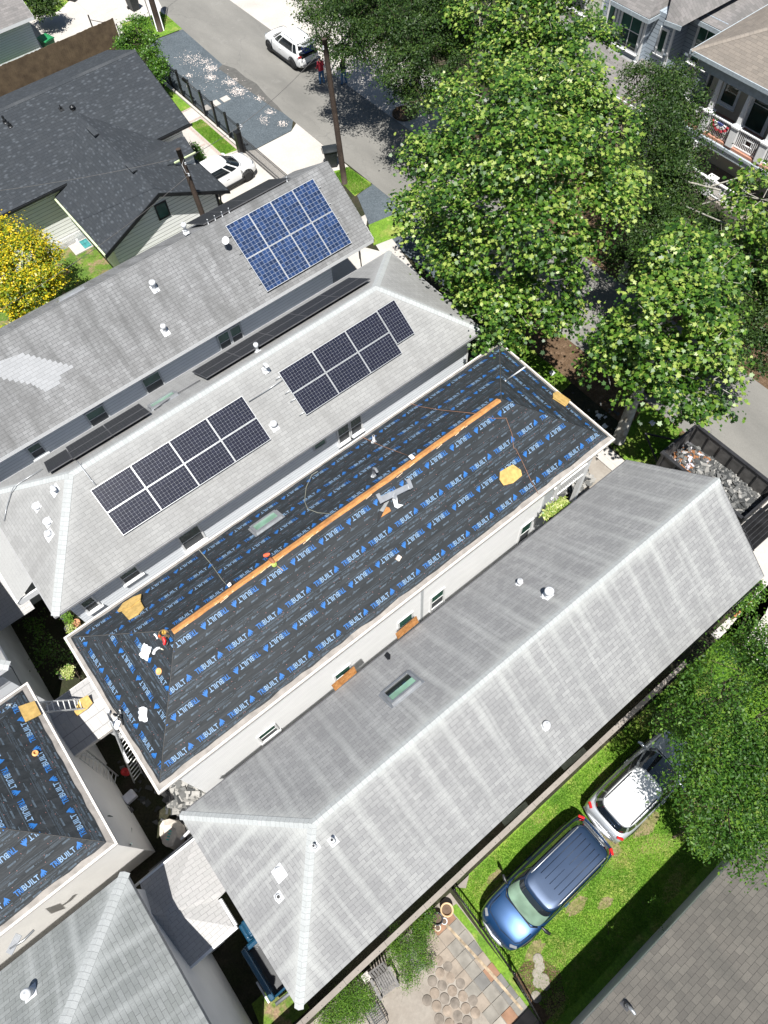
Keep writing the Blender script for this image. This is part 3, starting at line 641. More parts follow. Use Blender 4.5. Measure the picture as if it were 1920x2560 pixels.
def underlay(roof, R, key, ins=.16, u_ph=.94, v_ph=.5, seed=1, eave=None):
    pl = getattr(R, key); pts = [pl_uv(pl, p) for p in R.poly[key]]
    a = sum(pts[i][0]*pts[(i+1) % len(pts)][1]-pts[(i+1) % len(pts)][0]*pts[i][1] for i in range(len(pts)))
    if a < 0: pts = pts[::-1]
    ds = [ins if abs(pts[i][1]) < .01 and abs(pts[(i+1) % len(pts)][1]) < .01 else 0.0 for i in range(len(pts))]
    P = inset(pts, ds); r = random.Random(seed)
    # wavy eave line
    Q = []
    for i in range(len(P)):
        a, b = P[i], P[(i+1) % len(P)]; Q.append(a)
        if abs(a[1]-b[1]) < .01 and a[1] < .5:
            n = int(abs(a[0]-b[0])/.4)
            for k in range(1, n): t = k/n; Q.append((a[0]+(b[0]-a[0])*t, a[1]+r.uniform(-.035, .03)))
    m = MB(); q3 = [pl_pt(pl, x, y, .008) for x, y in Q]; m.face(q3, Q); u = m.build('underlayment', M['under'], roof)
    G = {'b': MB(), 'p': MB(), 'd': MB(), 'n': MB()}; PC = inset(pts, [max(x, .02)+(.03 if x else 0) for x in ds])
    umin, umax = min(p[0] for p in PC), max(p[0] for p in PC); vmax = max(p[1] for p in PC)
    def put(k, tri, off=.011):
        c_ = clip2(tri, PC)
        if len(c_) >= 3:
            A_ = sum(c_[i][0]*c_[(i+1) % len(c_)][1]-c_[(i+1) % len(c_)][0]*c_[i][1] for i in range(len(c_)))
            if abs(A_) > 1e-6: G[k].face([pl_pt(pl, x, y, off) for x, y in (c_ if A_ > 0 else c_[::-1])], c_)
    def word(txt, k, x, y, w_, h_, flip):
        V, T, mx = glyphs(txt)
        for t in T:
            tri = [(V[i][0]/mx[0]*w_, V[i][1]/mx[1]*h_) for i in t]
            put(k, [((x-a, y-b) if flip else (x+a, y+b)) for a, b in tri])
    def rect(k, x, y, w_, h_, sk=0.0): put(k, [(x, y), (x+w_, y), (x+w_+sk, y+h_), (x+sk, y+h_)])
    per = 1.12; rows = []
    vv = v_ph-1.72
    while vv < vmax+1: rows += [(vv, False), (vv+1.02, True)]; vv += 1.72
    for (v, flip) in rows:
        k0 = int((umin-u_ph)/per)-2
        for k in range(k0, int((umax-u_ph)/per)+2):
            x = u_ph+k*per+(.0 if not flip else -.27)
            if flip:
                X = x+1.0; word('TRI', 'b', X, v+.09, .22, .172, True); word('BUILT', 'p', X-.235, v+.09, .50, .172, True)
                lg = [(X-.76-a*.66, v+.09-b*.78) for a, b in LOGO]
                rect('d', X-.98, v+.13, .86, .016); rect('d', X-.5, v+.15, .3, .01)
            else:
                word('TRI', 'b', x, v-.09, .22, .172, False); word('BUILT', 'p', x+.235, v-.09, .50, .172, False)
                lg = [(x+.755+a*.66, v-.09+b*.78) for a, b in LOGO]
                rect('d', x+.1, v-.15, .86, .016); rect('d', x+.3, v-.175, .3, .01)
            c0 = (sum(p[0] for p in lg)/len(lg), sum(p[1] for p in lg)/len(lg))
            for i in range(len(lg)): put('b', [c0, lg[i], lg[(i+1) % len(lg)]] )
            for dv, s_ in ((.30, 1), (-.30, 1)):        # the small lettering and laying lines
                yy = v+dv
                rect('d', x+.55+r.uniform(-.03,.03), yy, .26, .05, .015); rect('d', x+.1, yy+.02, .2, .022)
                put('d', [(x-.02, yy), (x+.18, yy), (x+.08, yy+.075)])
                for j in range(3): rect('d', x+.85+j*.07, yy+r.uniform(-.01,.04), .045, .014)
    for (v, flip) in rows:
        for off_ in (.41, .44, .53, .47):
            y = v+off_; x = umin
            while x < umax: L = r.uniform(.3, .9); rect('d', x, y, L, .009); x += L+r.uniform(.03, .25)
        x = umin
        while x < umax:
            y = v+r.choice((.38,.5,.58,-.2,.2)); put('n', [(x, y), (x+.016, y), (x+.016, y+.016), (x, y+.016)], .012); x += r.uniform(.08, .3)
    for k, nm, mt in (('b','blue_lettering','pblue'),('p','pale_lettering','ppale'),('d','laying_lines','pdim'),('n','cap_nails','nailc')):
        if G[k].f: G[k].build(nm, M[mt], u)
    return u
M['nailc'] = plain('pink_cap_nails', (.40,.17,.15), .6)
for k, s_ in (('S', 1), ('N', 2), ('W', 3), ('E', 4)): underlay(rT, RT, k, .17, .94 if k == 'S' else .3, .5 if k == 'S' else .55, s_)
for k, s_ in (('S', 5), ('N', 6), ('E', 7)): underlay(rT2, RT2, k, .17, .4, .6, s_)
# exposed sheathing strip along the ridge slot of the underlaid house
m = MB()
for pl, sg in ((RT.S, 1), (RT.N, -1)):
    L = math.hypot(3.065, 1.95); A = []
    for x in np.arange(-1.15, 12.56, .42): A.append(x)
    lo = [pl_pt(pl, x*(1 if sg > 0 else -1), L-(.085 if sg > 0 else .17)-random.uniform(-.015, .01), .014) for x in A]; hi = [Vector((x, RT.ym, 7.15+.022)) for x in A]
    for i in range(len(A)-1):
        q = [lo[i], lo[i+1], hi[i+1], hi[i]]
        if sg < 0: q = q[::-1]
        m.face(q)
m.build('ridge_sheathing_strip', M['osb'], rT)
m = MB()
for i in range(26):
    x = random.uniform(-1, 12.3); m.obox(Vector((x, RT.ym-random.uniform(.03,.12), 7.135)), (1,.1,0), (0,1,.62), (0,-.62,1), random.uniform(.04,.16), .008, .004)
m.build('pale_wood_slivers', plain('splintered_wood', (.75,.55,.35), .8), rT)
# front porch under the street end of that roof: posts, beam, lattice rail
po = MB()
for x in (13.3, 15.0):
    po.box(x-.09, 7.22, 0, x+.09, 7.4, 5.0)
po.build('porch_post', M['white'], tT)
m = MB(); m.box(13.1, 7.2, 4.62, 15.25, 7.42, 4.98); m.box(15.02, 7.43, 4.62, 15.24, 12.7, 4.98); m.build('porch_beam', M['white'], tT)
m = MB()
m.box(13.1, 7.24, 3.5, 15.0, 7.3, 3.56); m.box(13.1, 7.24, 2.72, 15.0, 7.3, 2.78)
x = 13.2
while x < 15: m.box(x, 7.255, 2.78, x+.03, 7.285, 3.5); x += .11
m.build('porch_railing', M['white'], tT)
m = MB(); m.box(13.05, 7.3, 2.5, 15.1, 12.6, 2.66); m.build('porch_floor', M['greywood'], tT)

# low roofs that join house and garage
def lowroof(par, pts, tris, mat, name='porch_roof', edge='trimbeige', depth=.12):
    V = [Vector(p) for p in pts]; m = MB()
    for f in tris:
        q = [V[i] for i in f]; n = (q[1]-q[0]).cross(q[2]-q[0])
        if n.z < 0: q = q[::-1]; n = -n
        n.normalize(); t = (Vector((0,0,1))-n*n.z); t = t.normalized() if t.length > 1e-3 else Vector((0,1,0)); u = t.cross(n)
        m.face(q, [(p.dot(u), p.dot(t)) for p in q])
    r = m.build(name, M[mat], par); return r
g1 = lowroof(tT2, [(-6.25,12.5,3.0),(-4.64,12.5,3.0),(-3.72,12.5,3.02),(-3.72,10.38,3.02),(-4.7,10.38,3.0),(-6.25,10.38,3.0),(-6.25,11.45,3.35),(-3.72,11.45,3.35)], [(0,1,2,7,6),(3,4,5,6,7)], 'shP')
m = MB(); m.box(-6.25,10.36,2.82,-3.72,10.46,3.005); m.box(-6.25,12.42,2.82,-3.72,12.52,3.005); m.build('porch_fascia', M['trimbeige'], tT2)
m = MB(); m.box(-5.0,10.5,0,-4.85,10.65,2.9); m.box(-5.0,12.2,0,-4.85,12.35,2.9); m.box(-6.2,10.6,0,-6.12,12.4,2.9); m.build('porch_post', M['white'], tT2)
g2 = lowroof(tB, [(-6.35,5.62,3.0),(-4.35,5.62,3.0),(-4.3,3.78,3.0),(-5.95,4.25,3.75),(-4.68,3.74,3.0),(-4.70,2.82,3.0),(-6.35,2.78,3.0),(-6.35,4.6,3.75),(-6.0,5.0,3.8)],
              [(0,1,2,3,7),(2,4,5,3),(5,6,3),(6,7,3)], 'shP')
m = MB(); m.box(-6.35,2.72,2.84,-4.64,2.82,3.0); m.box(-4.68,2.82,2.84,-4.6,3.7,3.0); m.box(-6.35,5.6,2.84,-4.3,5.68,3.0); m.build('porch_fascia', M['white'], tB)
m = MB(); m.box(-6.25,3.0,0,-5.75,5.4,2.85); m.build('porch_wall', M['creamwall'], tB)
# neighbour on the far left: only its wall and roof corner come into view
RN = Roof(-14, -6.0, 13.38, 19.5, 5.2, 7.1, False, True)
tN, rN = roof_house('house', 'neighbour at the left edge with grey stucco side wall and white roof corner', 'house', RN, 'shS', 'stucco', ov=.4, ovy=.4, ove=.62)
m = MB(); wbox(m, (0,13.78,0), UY, NY, -13.5, -6.62, .3, 5.0, 0, .03); m.build('front_siding', M['sidN'], tN)
m = MB(); wbox(m, (-6.62,0,0), (0,1,0), (1,0,0), 13.8, 19.2, 2.75, 2.79, 0, .015); m.build('wall_joint', M['darkgrey'], tN)
# lower wing of the solar house behind its hip
RS2 = lowroof(tS, [(-4.02,15.68,5.235),(-5.0,15.68,4.55),(-5.0,20.6,4.55),(-4.02,20.6,5.235)], [(0,1,2,3)], 'shS', 'wing_roof')
m = MB(); m.box(-4.99,15.7,4.3,-4.0,15.76,4.6); m.box(-5.03,15.7,4.35,-4.97,20.5,4.56); m.build('wing_fascia', M['white'], tS)
m = MB(); m.box(-6.35,18.3,0,-4.6,20,4.2); m.build('wing_wall', M['stucco'], tS)
RX = lowroof(tS, [(-5.0,16.4,2.6),(-9,16.4,2.6),(-9,21,3.4),(-5.0,21,3.4)], [(0,1,2,3)], 'shP', 'garage_roof')
# ---------------------------------------------------------------- black-roofed house: wing and entrance gable
def slope_mesh(m, pts):
    q = [Vector(p) for p in pts]; n = (q[1]-q[0]).cross(q[2]-q[0])
    if n.z < 0: q = q[::-1]; n = -n
    n.normalize(); t = (Vector((0,0,1))-n*n.z).normalized(); u = t.cross(n); m.face(q, [(p.dot(u), p.dot(t)) for p in q]); return n
m = MB()
slope_mesh(m, [(6.08,31.05,3.15),(9.7,31.05,4.8),(9.7,39.7,4.83),(7.07,36.7,3.63),(6.08,36.7,3.17)])
slope_mesh(m, [(13.32,31.05,3.15),(13.32,36.0,3.15),(12.33,36.7,3.63),(9.7,39.7,4.83),(9.7,31.05,4.8)])
m.build('wing_roof', M['shK'], tK)
m = MB()
slope_mesh(m, [(10.15,34.45,4.57),(13.15,34.45,4.52),(13.15,33.75,4.0),(11.35,33.75,4.0)]); slope_mesh(m, [(10.15,34.45,4.57),(13.15,34.45,4.52),(13.15,35.5,3.9),(11.6,35.5,3.9)])
m.build('entrance_roof', M['shK'], tK)
m = MB(); m.prism([(11.6,33.86,3.9),(13.08,33.86,3.22),(13.08,33.86,3.95),(11.6,33.86,3.95)], (0,.06,0)); m.prism([(13.05,33.92,3.2),(13.05,35.4,3.2),(13.05,35.4,3.88),(13.05,34.45,4.45),(13.05,33.92,4.0)], (-.06,0,0)); m.build('entrance_wall', M['sidK'], tK)
m = MB(); m.box(11.9,33.68,3.93,13.2,33.74,4.0); m.box(6.0,31.05,3.04,6.08,36.6,3.14); m.build('gutter', plain('lime_cream_gutter', (.62,.72,.42), .4), tK)
m = MB()
for a, b in (((6.02,31.0,3.13),(9.7,31.0,4.82)), ((9.7,31.0,4.82),(13.38,31.0,3.13))): m.prism([a, b, (b[0],b[1],b[2]-.2), (a[0],a[1],a[2]-.2)], (0,.05,0))
m.box(13.3,31.05,2.98,13.36,36,3.15); m.build('wing_fascia', M['black'], tK)
m = MB(); y = 31.45
m.box(6.6, y, .55, 12.8, 36.9, 2.98)
m.face([(6.6,y,2.98),(12.8,y,2.98),(12.8,y,3.3),(9.7,y,4.7),(6.6,y,3.3)], [(6.6,2.98),(12.8,2.98),(12.8,3.3),(9.7,4.7),(6.6,3.3)]); m.build('wing_wall', M['sidK'], tK)
m = MB(); m.box(6.7, 31.5, 0, 12.7, 36.7, .55); m.build('wing_foundation', M['darkgrey'], tK)
window(tK, (0,31.45,0), UY, NY, 9.45, 9.98, 3.2, 3.95, fr='black', two=False, sill=False)
m = MB(); wbox(m, (0,31.45,0), UY, NY, 12.7, 12.83, .5, 3.0, 0, .03); m.tube([(12.95,31.3,3.0),(12.9,31.38,2.6),(12.9,31.38,.1)], .045, 8); m.build('downspout', M['black'], tK)
# crawl-space lattice below the cream wall
m = MB()
z = .05
for i in range(60):
    x = 3.4+i*.09
    for sgn in (1, -1):
        m.prism([(x if sgn > 0 else x+.6, 36.98, .02), (x+.03 if sgn > 0 else x+.63, 36.98, .02), (x+.63 if sgn > 0 else x+.03, 36.98, .62), (x+.6 if sgn > 0 else x, 36.98, .62)], (0, .012*(1 if sgn > 0 else 2), 0))
m.build('lattice_skirt', M['white'], tK)
m = MB()
for x in (2.45, 1.6): m.tube([(x, 36.98+.0, 3.3), (x, 37.1, 2.9), (x, 37.15, .2)], .04, 8)
m.build('downspout', plain('grey_downspout', (.30,.33,.33), .4), tK)
# roof pieces of the black house
m = MB()
for c_, L in ((on(700,937-640+60, RK.S) if False else Vector((9.55,37.6,4.84)), .9), (Vector((9.62,33.6,4.84)), .8)): m.obox(c_+Vector((0,0,.03)), (0,1,0), (1,0,0), (0,0,1), L/2, .14, .03)
m.build('ridge_vent', M['capK'], tK)

def on_plane_basis(pl): return pl['u'], pl['t'], pl['n']
def vent(name, label, kind, P, pl, r=.05, h=.35, mat='whitevent', boot='whitevent', bs=.16, group=None, cat='vent', lean=(0,0)):
    P = Vector(P); t = thing(name, label, cat, P, 0, group, False); u, tt, n = pl['u'], pl['t'], pl['n']
    b = MB(); b.obox(n*.008, u, tt, n, bs*.72, bs*.85, .006); b.lathe((0,0,-.02), [(r*2.2,0),(r*1.7,.06),(r*1.15,.12)], 16); b.build('flashing', M[boot], t)
    m = MB()
    if kind == 'pipe':
        m.lathe((0,0,-.03), [(r,0),(r,h),(r*.98,h+.005)], 16); m.build('pipe', M[mat], t)
        q = MB(); q.lathe((0,0,h-.028), [(r*.78,0),(r*.78,.006)], 14); q.build('opening', M['black'], t)
    elif kind == 'cap':
        m.lathe((0,0,-.03), [(r,0),(r,h*.7)], 16); m.build('pipe', M[mat], t)
        q = MB(); q.lathe((0,0,h*.6), [(r*1.5,0),(r*1.9,.03),(r*1.9,.12),(r*1.3,.17),(.01,.19)], 18); q.build('cap', M[mat], t)
    elif kind == 'turtle':
        m.lathe((0,0,0), [(.13,0),(.13,.08),(.155,.09),(.155,.12),(.12,.16),(.01,.18)], 20); m.build('hood', M[mat], t)
    elif kind == 'elbow':
        m.tube([(0,0,-.05),(0,0,h*.5),(0,-.04,h*.72),(0,-.14,h*.82),(0,-.22,h*.7)], r, 12); m.build('pipe', M[mat], t)
    return t
VN = 0
def V(px, py, R, key, *a, **k):
    pl = getattr(R, key); k.setdefault('group', 'vents and pipes on the roofs'); return vent(k.pop('name', 'roof_vent'), a[0], a[1], on(px, py, pl), pl, **k)
V(1298,1459,RW,'N','small white cap vent on the white house, left of the taller capped vent','cap',r=.05,h=.2,bs=.13)
V(1368,1490,RW,'N','tall white capped vent pipe near the ridge of the front house','cap',r=.075,h=.5,bs=.2)
V(1364,1815,RW,'S','round white vent alone on the far lawn-side slope','cap',r=.06,h=.16,bs=.15)
V(787,2116,RW,'S','short plumbing pipe with white flashing right at the hip ridge','pipe',r=.045,h=.3,name='vent_pipe')
V(833,2102,RW,'S','plumbing pipe with white flashing just right of the hip ridge','pipe',r=.05,h=.38,name='vent_pipe')
V(699,2183,RW,'W','squat white hooded vent with pale streak below it on the hip slope','turtle',bs=.26)
V(698,2242,RW,'W','plumbing pipe with white boot on the hip slope below the hooded vent','pipe',r=.06,h=.16,bs=.17,name='vent_pipe')
V(665,925,RS,'S','white curved vent hood above the solar panels near the skylight','elbow',r=.07,h=.5)
V(644,878,RS,'N','white capped pipe rising beside the ridge above the curved hood','cap',r=.05,h=.45)
V(686,1067,RS,'S','white round vent with skirt below the panel arrays','cap',r=.07,h=.2,bs=.2)
V(94,1268,RS,'W','white double vent boot nearest the roof conduit','turtle',bs=.2)
V(121,1306,RS,'W','upper white vent boot of the close pair on the left hip slope','turtle',bs=.2)
V(124,1338,RS,'W','lower white vent boot of the close pair, on a square flashing','cap',r=.06,h=.12,bs=.24)
V(138,1226,RS,'W','white angled exhaust hood near the top of the left hip slope','elbow',r=.08,h=.35,bs=.24)
V(387,722,RR,'S','grey-capped white vent high on the blue-panel house roof','cap',r=.07,h=.42,bs=.2)
V(414,830,RR,'S','blue-grey capped vent lower down the blue-panel house roof','cap',r=.06,h=.42,bs=.2)
V(465,580,RR,'S','white capped vent beside the ridge near the utility pole','cap',r=.06,h=.45,bs=.14)
V(77,2482,RB,'S' if False else 'N','white vent with dark opening on the bottom-left garage roof','cap',r=.07,h=.3,bs=.22)
V(1565,2512,RBR,'N','bent metal vent pipe on the brown shingle roof','elbow',r=.05,h=.4,mat='galv',boot='darkgrey')
V(267,418,RK,'S','low round black turbine-style vent on the black roof','turtle',mat='darkgrey',boot='black',cat='vent')
V(13,305,RK,'S','black vent pipe nearest the left edge on the black roof','pipe',r=.06,h=.35,mat='black',boot='black',name='vent_pipe')
V(25,315,RK,'S','second black vent pipe, just right of the leftmost one','pipe',r=.06,h=.25,mat='black',boot='black',name='vent_pipe')
V(182,272,RK,'S','small black boxed vent higher up the black roof','turtle',mat='black',boot='black')
V(153,273,RK,'S','thin black pipe left of the small boxed vent','pipe',r=.03,h=.25,mat='black',boot='black',name='vent_pipe')
V(195,447,RK,'S','black hooded vent over the corner where the wing meets the eave','turtle',mat='black',boot='black')
V(935,1105,RT,'N','upright white plastic pipe near the back eave of the underlaid roof','pipe',r=.05,h=.42,bs=.1,name='vent_pipe')
V(935,1190,RT,'N','bent white flue pipe between back eave and wooden ridge strip','elbow',r=.05,h=.75,bs=.1,name='vent_pipe',mat='galv')

# satellite dish
P = on(566,622,RR.S); t = thing('satellite_dish', 'small white satellite dish left of the blue solar panels', 'satellite dish', P)
m = MB(); m.tube([(0,0,0),(0,0,.3),(.05,-.08,.42)], .02, 8); m.build('mast', M['galv'], t)
m = MB(); m.lathe((.05,-.1,.45), [(.01,0),(.08,.015),(.13,.04),(.16,.07)], 20, axis=(-.5,-.35,.75)); m.build('dish', M['whitevent'], t)
m = MB(); m.tube([(.02,-.1,.42),(-.16,-.22,.62)], .012, 6); m.build('feed_arm', M['galv'], t)

# solar arrays
def nth(i): return ('first','second','third','fourth','fifth','sixth')[i]
def panel(pl, a, b, w_, h_, cells, label, group, off=.12, frame='alu', legs=False):
    c_ = pl_pt(pl, a+w_/2, b+h_/2, off); t = thing('solar_panel', label, 'solar panel', c_, 0, group, True)
    u, tt, n = pl['u'], pl['t'], pl['n']; g_ = .008
    P = [pl_pt(pl, a+g_, b+g_, off), pl_pt(pl, a+w_-g_, b+g_, off), pl_pt(pl, a+w_-g_, b+h_-g_, off), pl_pt(pl, a+g_, b+h_-g_, off)]
    m = MB(); m.face([p+n*.004 for p in P], [(0,0),(1,0),(1,1),(0,1)]); m.build('cells', M[cells], t)
    m = MB(); f = .016
    for (a0,a1,b0,b1) in ((g_,w_-g_,g_,g_+f),(g_,w_-g_,h_-g_-f,h_-g_),(g_,g_+f,g_+f,h_-g_-f),(w_-g_-f,w_-g_,g_+f,h_-g_-f)):
        m.obox(pl_pt(pl, a+(a0+a1)/2, b+(b0+b1)/2, off-.012), u, tt, n, (a1-a0)/2, (b1-b0)/2, .02)
    m.face([p-n*.03 for p in P[::-1]], [(0,0)]*4); m.build('frame', M[frame], t)
    return t
def array(pl, a0, b0, w_, h_, nx, ny, cells, colr, desc, group, off=.12, flip=False, frame='alu'):
    for j in range(ny):
        for i in range(nx):
            a = a0+(i*w_ if not flip else -(i+1)*w_)
            row = '' if ny == 1 else (', lower row', ', upper row')[j]
            panel(pl, a, b0+j*h_, w_, h_, cells, f'{colr} solar panel, {nth(i)} from left{row}, {desc}', group, off, frame)
def rails(pl, name_, lab, us, vs, off=.05):
    m = MB()
    for v in vs: m.tube([pl_pt(pl, us[0], v, off), pl_pt(pl, us[1], v, off)], .022, 6)
    tag(m.build(name_, M['alu']), lab, 'rail')
array(RS.S, -.77, .98, 1.555, .945, 4, 2, 'cells', 'black', 'left array on the near slope', 'black solar panels on the camera-side slope')
array(RS.S, 7.07, 1.0, 1.555, .945, 3, 2, 'cells', 'black', 'right array on the near slope', 'black solar panels on the camera-side slope')
panel(RS.S, 11.74, 1.38, .9, 1.53, 'cellsP', 'single upright black solar panel at the street end of the array', 'black solar panels on the camera-side slope')
rails(RS.S, 'mounting_rail', 'bare aluminium rail ends sticking out beside the right array', (6.85, 7.1), (1.15,1.75,2.1,2.72))
array(RS.N, .64, 1.1, 1.56, .95, 2, 2, 'cellsN', 'dark', 'short array behind the ridge', 'dark solar panels on the back slope', .16, True, 'darkgrey')
panel(RS.N, .64, 1.35, .92, 1.53, 'cellsN', 'upright dark solar panel at the far left behind the ridge', 'dark solar panels on the back slope', .16, 'darkgrey')
array(RS.N, -4.84, 1.1, 1.55, .95, 5, 2, 'cellsN', 'dark', 'long array behind the ridge', 'dark solar panels on the back slope', .16, True, 'darkgrey')
array(RR.S, 9.72, .3, 1.14, 1.57, 4, 2, 'cellb', 'blue', 'on the grey gabled roof', 'blue solar panels')
rails(RR.S, 'mounting_rail', 'dark clamp feet poking out beside the blue panels', (9.6, 14.42), (.75,1.5,2.2,3.0))
PT = plane((0,26.75,5.95), (-1,0,0), (0,-2.1,1.25)); array(PT, -9.1, 0, 1.13, 2.4, 4, 1, 'cellsN', 'grey', 'seen edge-on behind the grey ridge', 'solar panels seen edge-on', .05, True, 'darkgrey')
m = MB()
for x in (9.25, 9.6, 9.95, 10.3, 13.3): m.tube([(x, 24.5, 7.25), (x, 24.5, 7.52)], .022, 8)
tag(m.build('mounting_feet', M['whitevent']), 'row of white standoff pegs along the ridge behind the blue panels', 'mounting feet')

# skylights
def skylight(pl, a0, a1, b0, b1, label, shade=True, fr='galv', off=.0):
    c_ = pl_pt(pl, (a0+a1)/2, (b0+b1)/2); t = thing('skylight', label, 'skylight', c_, 0, None, True); u, tt, n = pl['u'], pl['t'], pl['n']
    m = MB(); f = .09
    for (x0,x1,y0,y1) in ((a0,a1,b0,b0+f),(a0,a1,b1-f,b1),(a0,a0+f,b0+f,b1-f),(a1-f,a1,b0+f,b1-f)): m.obox(pl_pt(pl,(x0+x1)/2,(y0+y1)/2,.05), u, tt, n, (x1-x0)/2, (y1-y0)/2, .055)
    m.obox(pl_pt(pl,(a0+a1)/2,(b0+b1)/2,.006), u, tt, n, (a1-a0)/2+.08, (b1-b0)/2+.08, .008)
    m.build('frame', M[fr], t)
    m = MB(); bm = b0+f+(b1-b0-2*f)*.45 if shade else b0+f; P = lambda a, b, o: pl_pt(pl, a, b, o)
    m.face([P(a0+f,bm,.07),P(a1-f,bm,.07),P(a1-f,b1-f,.07),P(a0+f,b1-f,.07)]); m.build('glass', M['skylight'], t)
    if shade:
        m = MB(); m.face([P(a0+f,b0+f,.07),P(a1-f,b0+f,.07),P(a1-f,bm,.07),P(a0+f,bm,.07)]); m.build('dark_pane_half', glassm('dark_skylight_glass', (.012,.015,.012), .05), t)  # lower part of the pane in a darker glass colour
# on the N slopes u points to -x
q = RW.N; skylight(q, -3.74, -2.66, 1.6, 2.33, 'framed skylight, half dark glass, on the white front house')
skylight(RT.N, -3.85, -2.8, 1.05, 1.66, 'skylight with torn flashing set in the printed underlayment', False)
skylight(RS.N, -3.75, -2.62, 1.75, 2.4, 'long green-tinted skylight between the two back-slope panel arrays', False)
skylight(RR.N, -3.6, -2.45, 2.0, 2.6, 'skylight seen edge-on beyond the ridge of the grey roof', False)
# bright patch of new shingles
pl = RR.S; pts = []
P0 = [T for T in [(-14,905),(50,880),(178,918),(165,935),(150,960),(162,954),(140,968),(118,983),(75,962),(10,945),(-14,940)]]
uv_ = [pl_uv(pl, on(x, y, pl)) for x, y in P0]; Q = []
for (a, b) in uv_: Q.append((round(a/.15)*.15, round(b/.14)*.14))
st = [Q[0]]
for i in range(1, len(Q)):
    a, b = st[-1], Q[i]; n = max(1, int(round(abs(b[1]-a[1])/.14)))
    for k in range(1, n+1):
        y = a[1]+(b[1]-a[1])*k/n; x = a[0]+(b[0]-a[0])*k/n; st += [(x, st[-1][1]), (x, y)] if n > 1 else [(x, y)]
m = MB(); P3 = [pl_pt(pl, a, b, .006) for a, b in st]
A_ = sum(st[i][0]*st[(i+1) % len(st)][1]-st[(i+1) % len(st)][0]*st[i][1] for i in range(len(st)))
m.face(P3 if A_ > 0 else P3[::-1], st if A_ > 0 else st[::-1]); m.build('new_shingle_patch', shingle('new_shingle', (.315,.32,.325), (.285,.29,.295), bw=.30, rh=.14, mcol=(.22,.22,.22), stain=.3, dirt=(.25,.25,.25)), rR)

# conduits on the solar house
def cable(name, label, cat, pts, r, mat, group=None, n=6):
    m = MB(); m.tube(pts, r, n); return tag(m.build(name, M[mat]), label, cat, group)
cable('conduit', 'grey electrical conduit crossing the ridge to the left array', 'conduit', [on(*q, RS.S, .06) for q in ((193,1152),(200,1163),(228,1200),(239,1212))], .018, 'galv')
cable('conduit', 'grey conduit along the back eave down to the left hip', 'conduit', [on(*q, RS.N, .05) for q in ((106,1172),(57,1202),(33,1219))]+[on(*q, RS.W, .05) for q in ((28,1232),(16,1270),(10,1303))], .016, 'galv')
cable('conduit', 'thin conduit linking the left and right panel arrays', 'conduit', [on(*q, RS.S, .05) for q in ((622,1004),(669,975),(706,950))], .018, 'galv')
cable('conduit', 'long thin conduit on the back slope past the skylight', 'conduit', [on(*q, RS.N, .05) for q in ((500,950),(440,985),(385,1025))], .018, 'darkgrey')
# ---------------------------------------------------------------- things lying on the underlaid roof
def foam(label, pl, pts, name='foam_pad', th=.07, off=.02, group='yellow foam pads the roofers kneel on'):
    P = [on(x, y, pl, off) for x, y in pts]; n = pl['n']
    m = MB(); k = 6; C0 = sum(P, Vector())/len(P)
    top = [p+n*th for p in P]; m.face(top if (top[1]-top[0]).cross(top[2]-top[0]).dot(n) > 0 else top[::-1])
    for i in range(len(P)):
        j = (i+1) % len(P); m.face([P[i], P[j], top[j], top[i]])
    m.face(P[::-1]); return tag(m.build(name, M['foam'], bevel=.015), label, 'foam pad', group)
z7 = lambda x, y: (x/2.592, 1280+y/2.592); z5 = lambda x, y: (640+x/2.592, 640+y/2.592); z6 = lambda x, y: (1280+x/2.592, 640+y/2.592); z8 = lambda x, y: (640+x/2.592, 1280+y/2.592)
foam('curled yellow foam pad, upper one of the overlapping pair near the back left corner', RT.N, [z7(768,652),z7(805,600),z7(870,560),z7(920,542),z7(915,575),z7(850,625)], off=.06)
foam('square yellow foam pad, lower one of the overlapping pair', RT.N, [z7(795,655),z7(855,622),z7(912,575),z7(938,622),z7(900,665),z7(838,702)])
foam('yellow foam pad between the metal flashing and the street end', RT.S, [z5(1578,1400),z5(1615,1378),z5(1659,1355),(1299,1176),(1302,1189),z5(1659,1470),z5(1600,1485),z5(1575,1450)])
foam('yellow foam pad hanging over the street-side gutter', RT.E, [z6(262,900),z6(290,886),z6(370,942),z6(345,978),z6(262,925)])
foam('yellow foam pad under the ladder on the left garage roof', RT2.E, [z7(120,1270),z7(220,1235),z7(262,1318),z7(165,1365)])
FP = plane((0,10.38,3.0), (1,0,0), (0,1.07,.35))
foam('curled yellow foam pad under the ladder foot on the porch roof', FP, [z7(522,1215),z7(570,1190),z7(600,1238),z7(565,1275),z7(498,1320),z7(488,1290)], off=.05)
# empty shingle wrappers
def wrapper(label, pl, px, py, s, rot, seed):
    r = random.Random(seed); c_ = on(px, py, pl, .03); u, t, n = pl['u'], pl['t'], pl['n']; m = MB(); G = []
    for i in range(7):
        row = []
        for j in range(7):
            a, b = (i/6-.5)*s, (j/6-.5)*s*1.2; a2 = a*cos(rot)-b*sin(rot); b2 = a*sin(rot)+b*cos(rot)
            row.append(c_+u*(a2+r.uniform(-.02,.02))+t*(b2+r.uniform(-.02,.02))+n*(r.uniform(0,.09)*(1-abs(i/3-1)*.6)))
        G.append(row)
    m.grid(G, 0, False)
    o = m.build('plastic_wrapper', M['wrap']); tag(o, label, 'wrapper', 'crumpled white wrappers'); q = o.modifiers.new('s', 'SOLIDIFY'); q.thickness = .01
g = N('white_plastic_wrapper'); p = g.pos(); n = g.noise(p, 5, 3); M['wrap'] = g.bsdf(g.mix(g.mr(n, .57, .6), (.88,.89,.9), (.25,.35,.55)), .3, 0, .5)
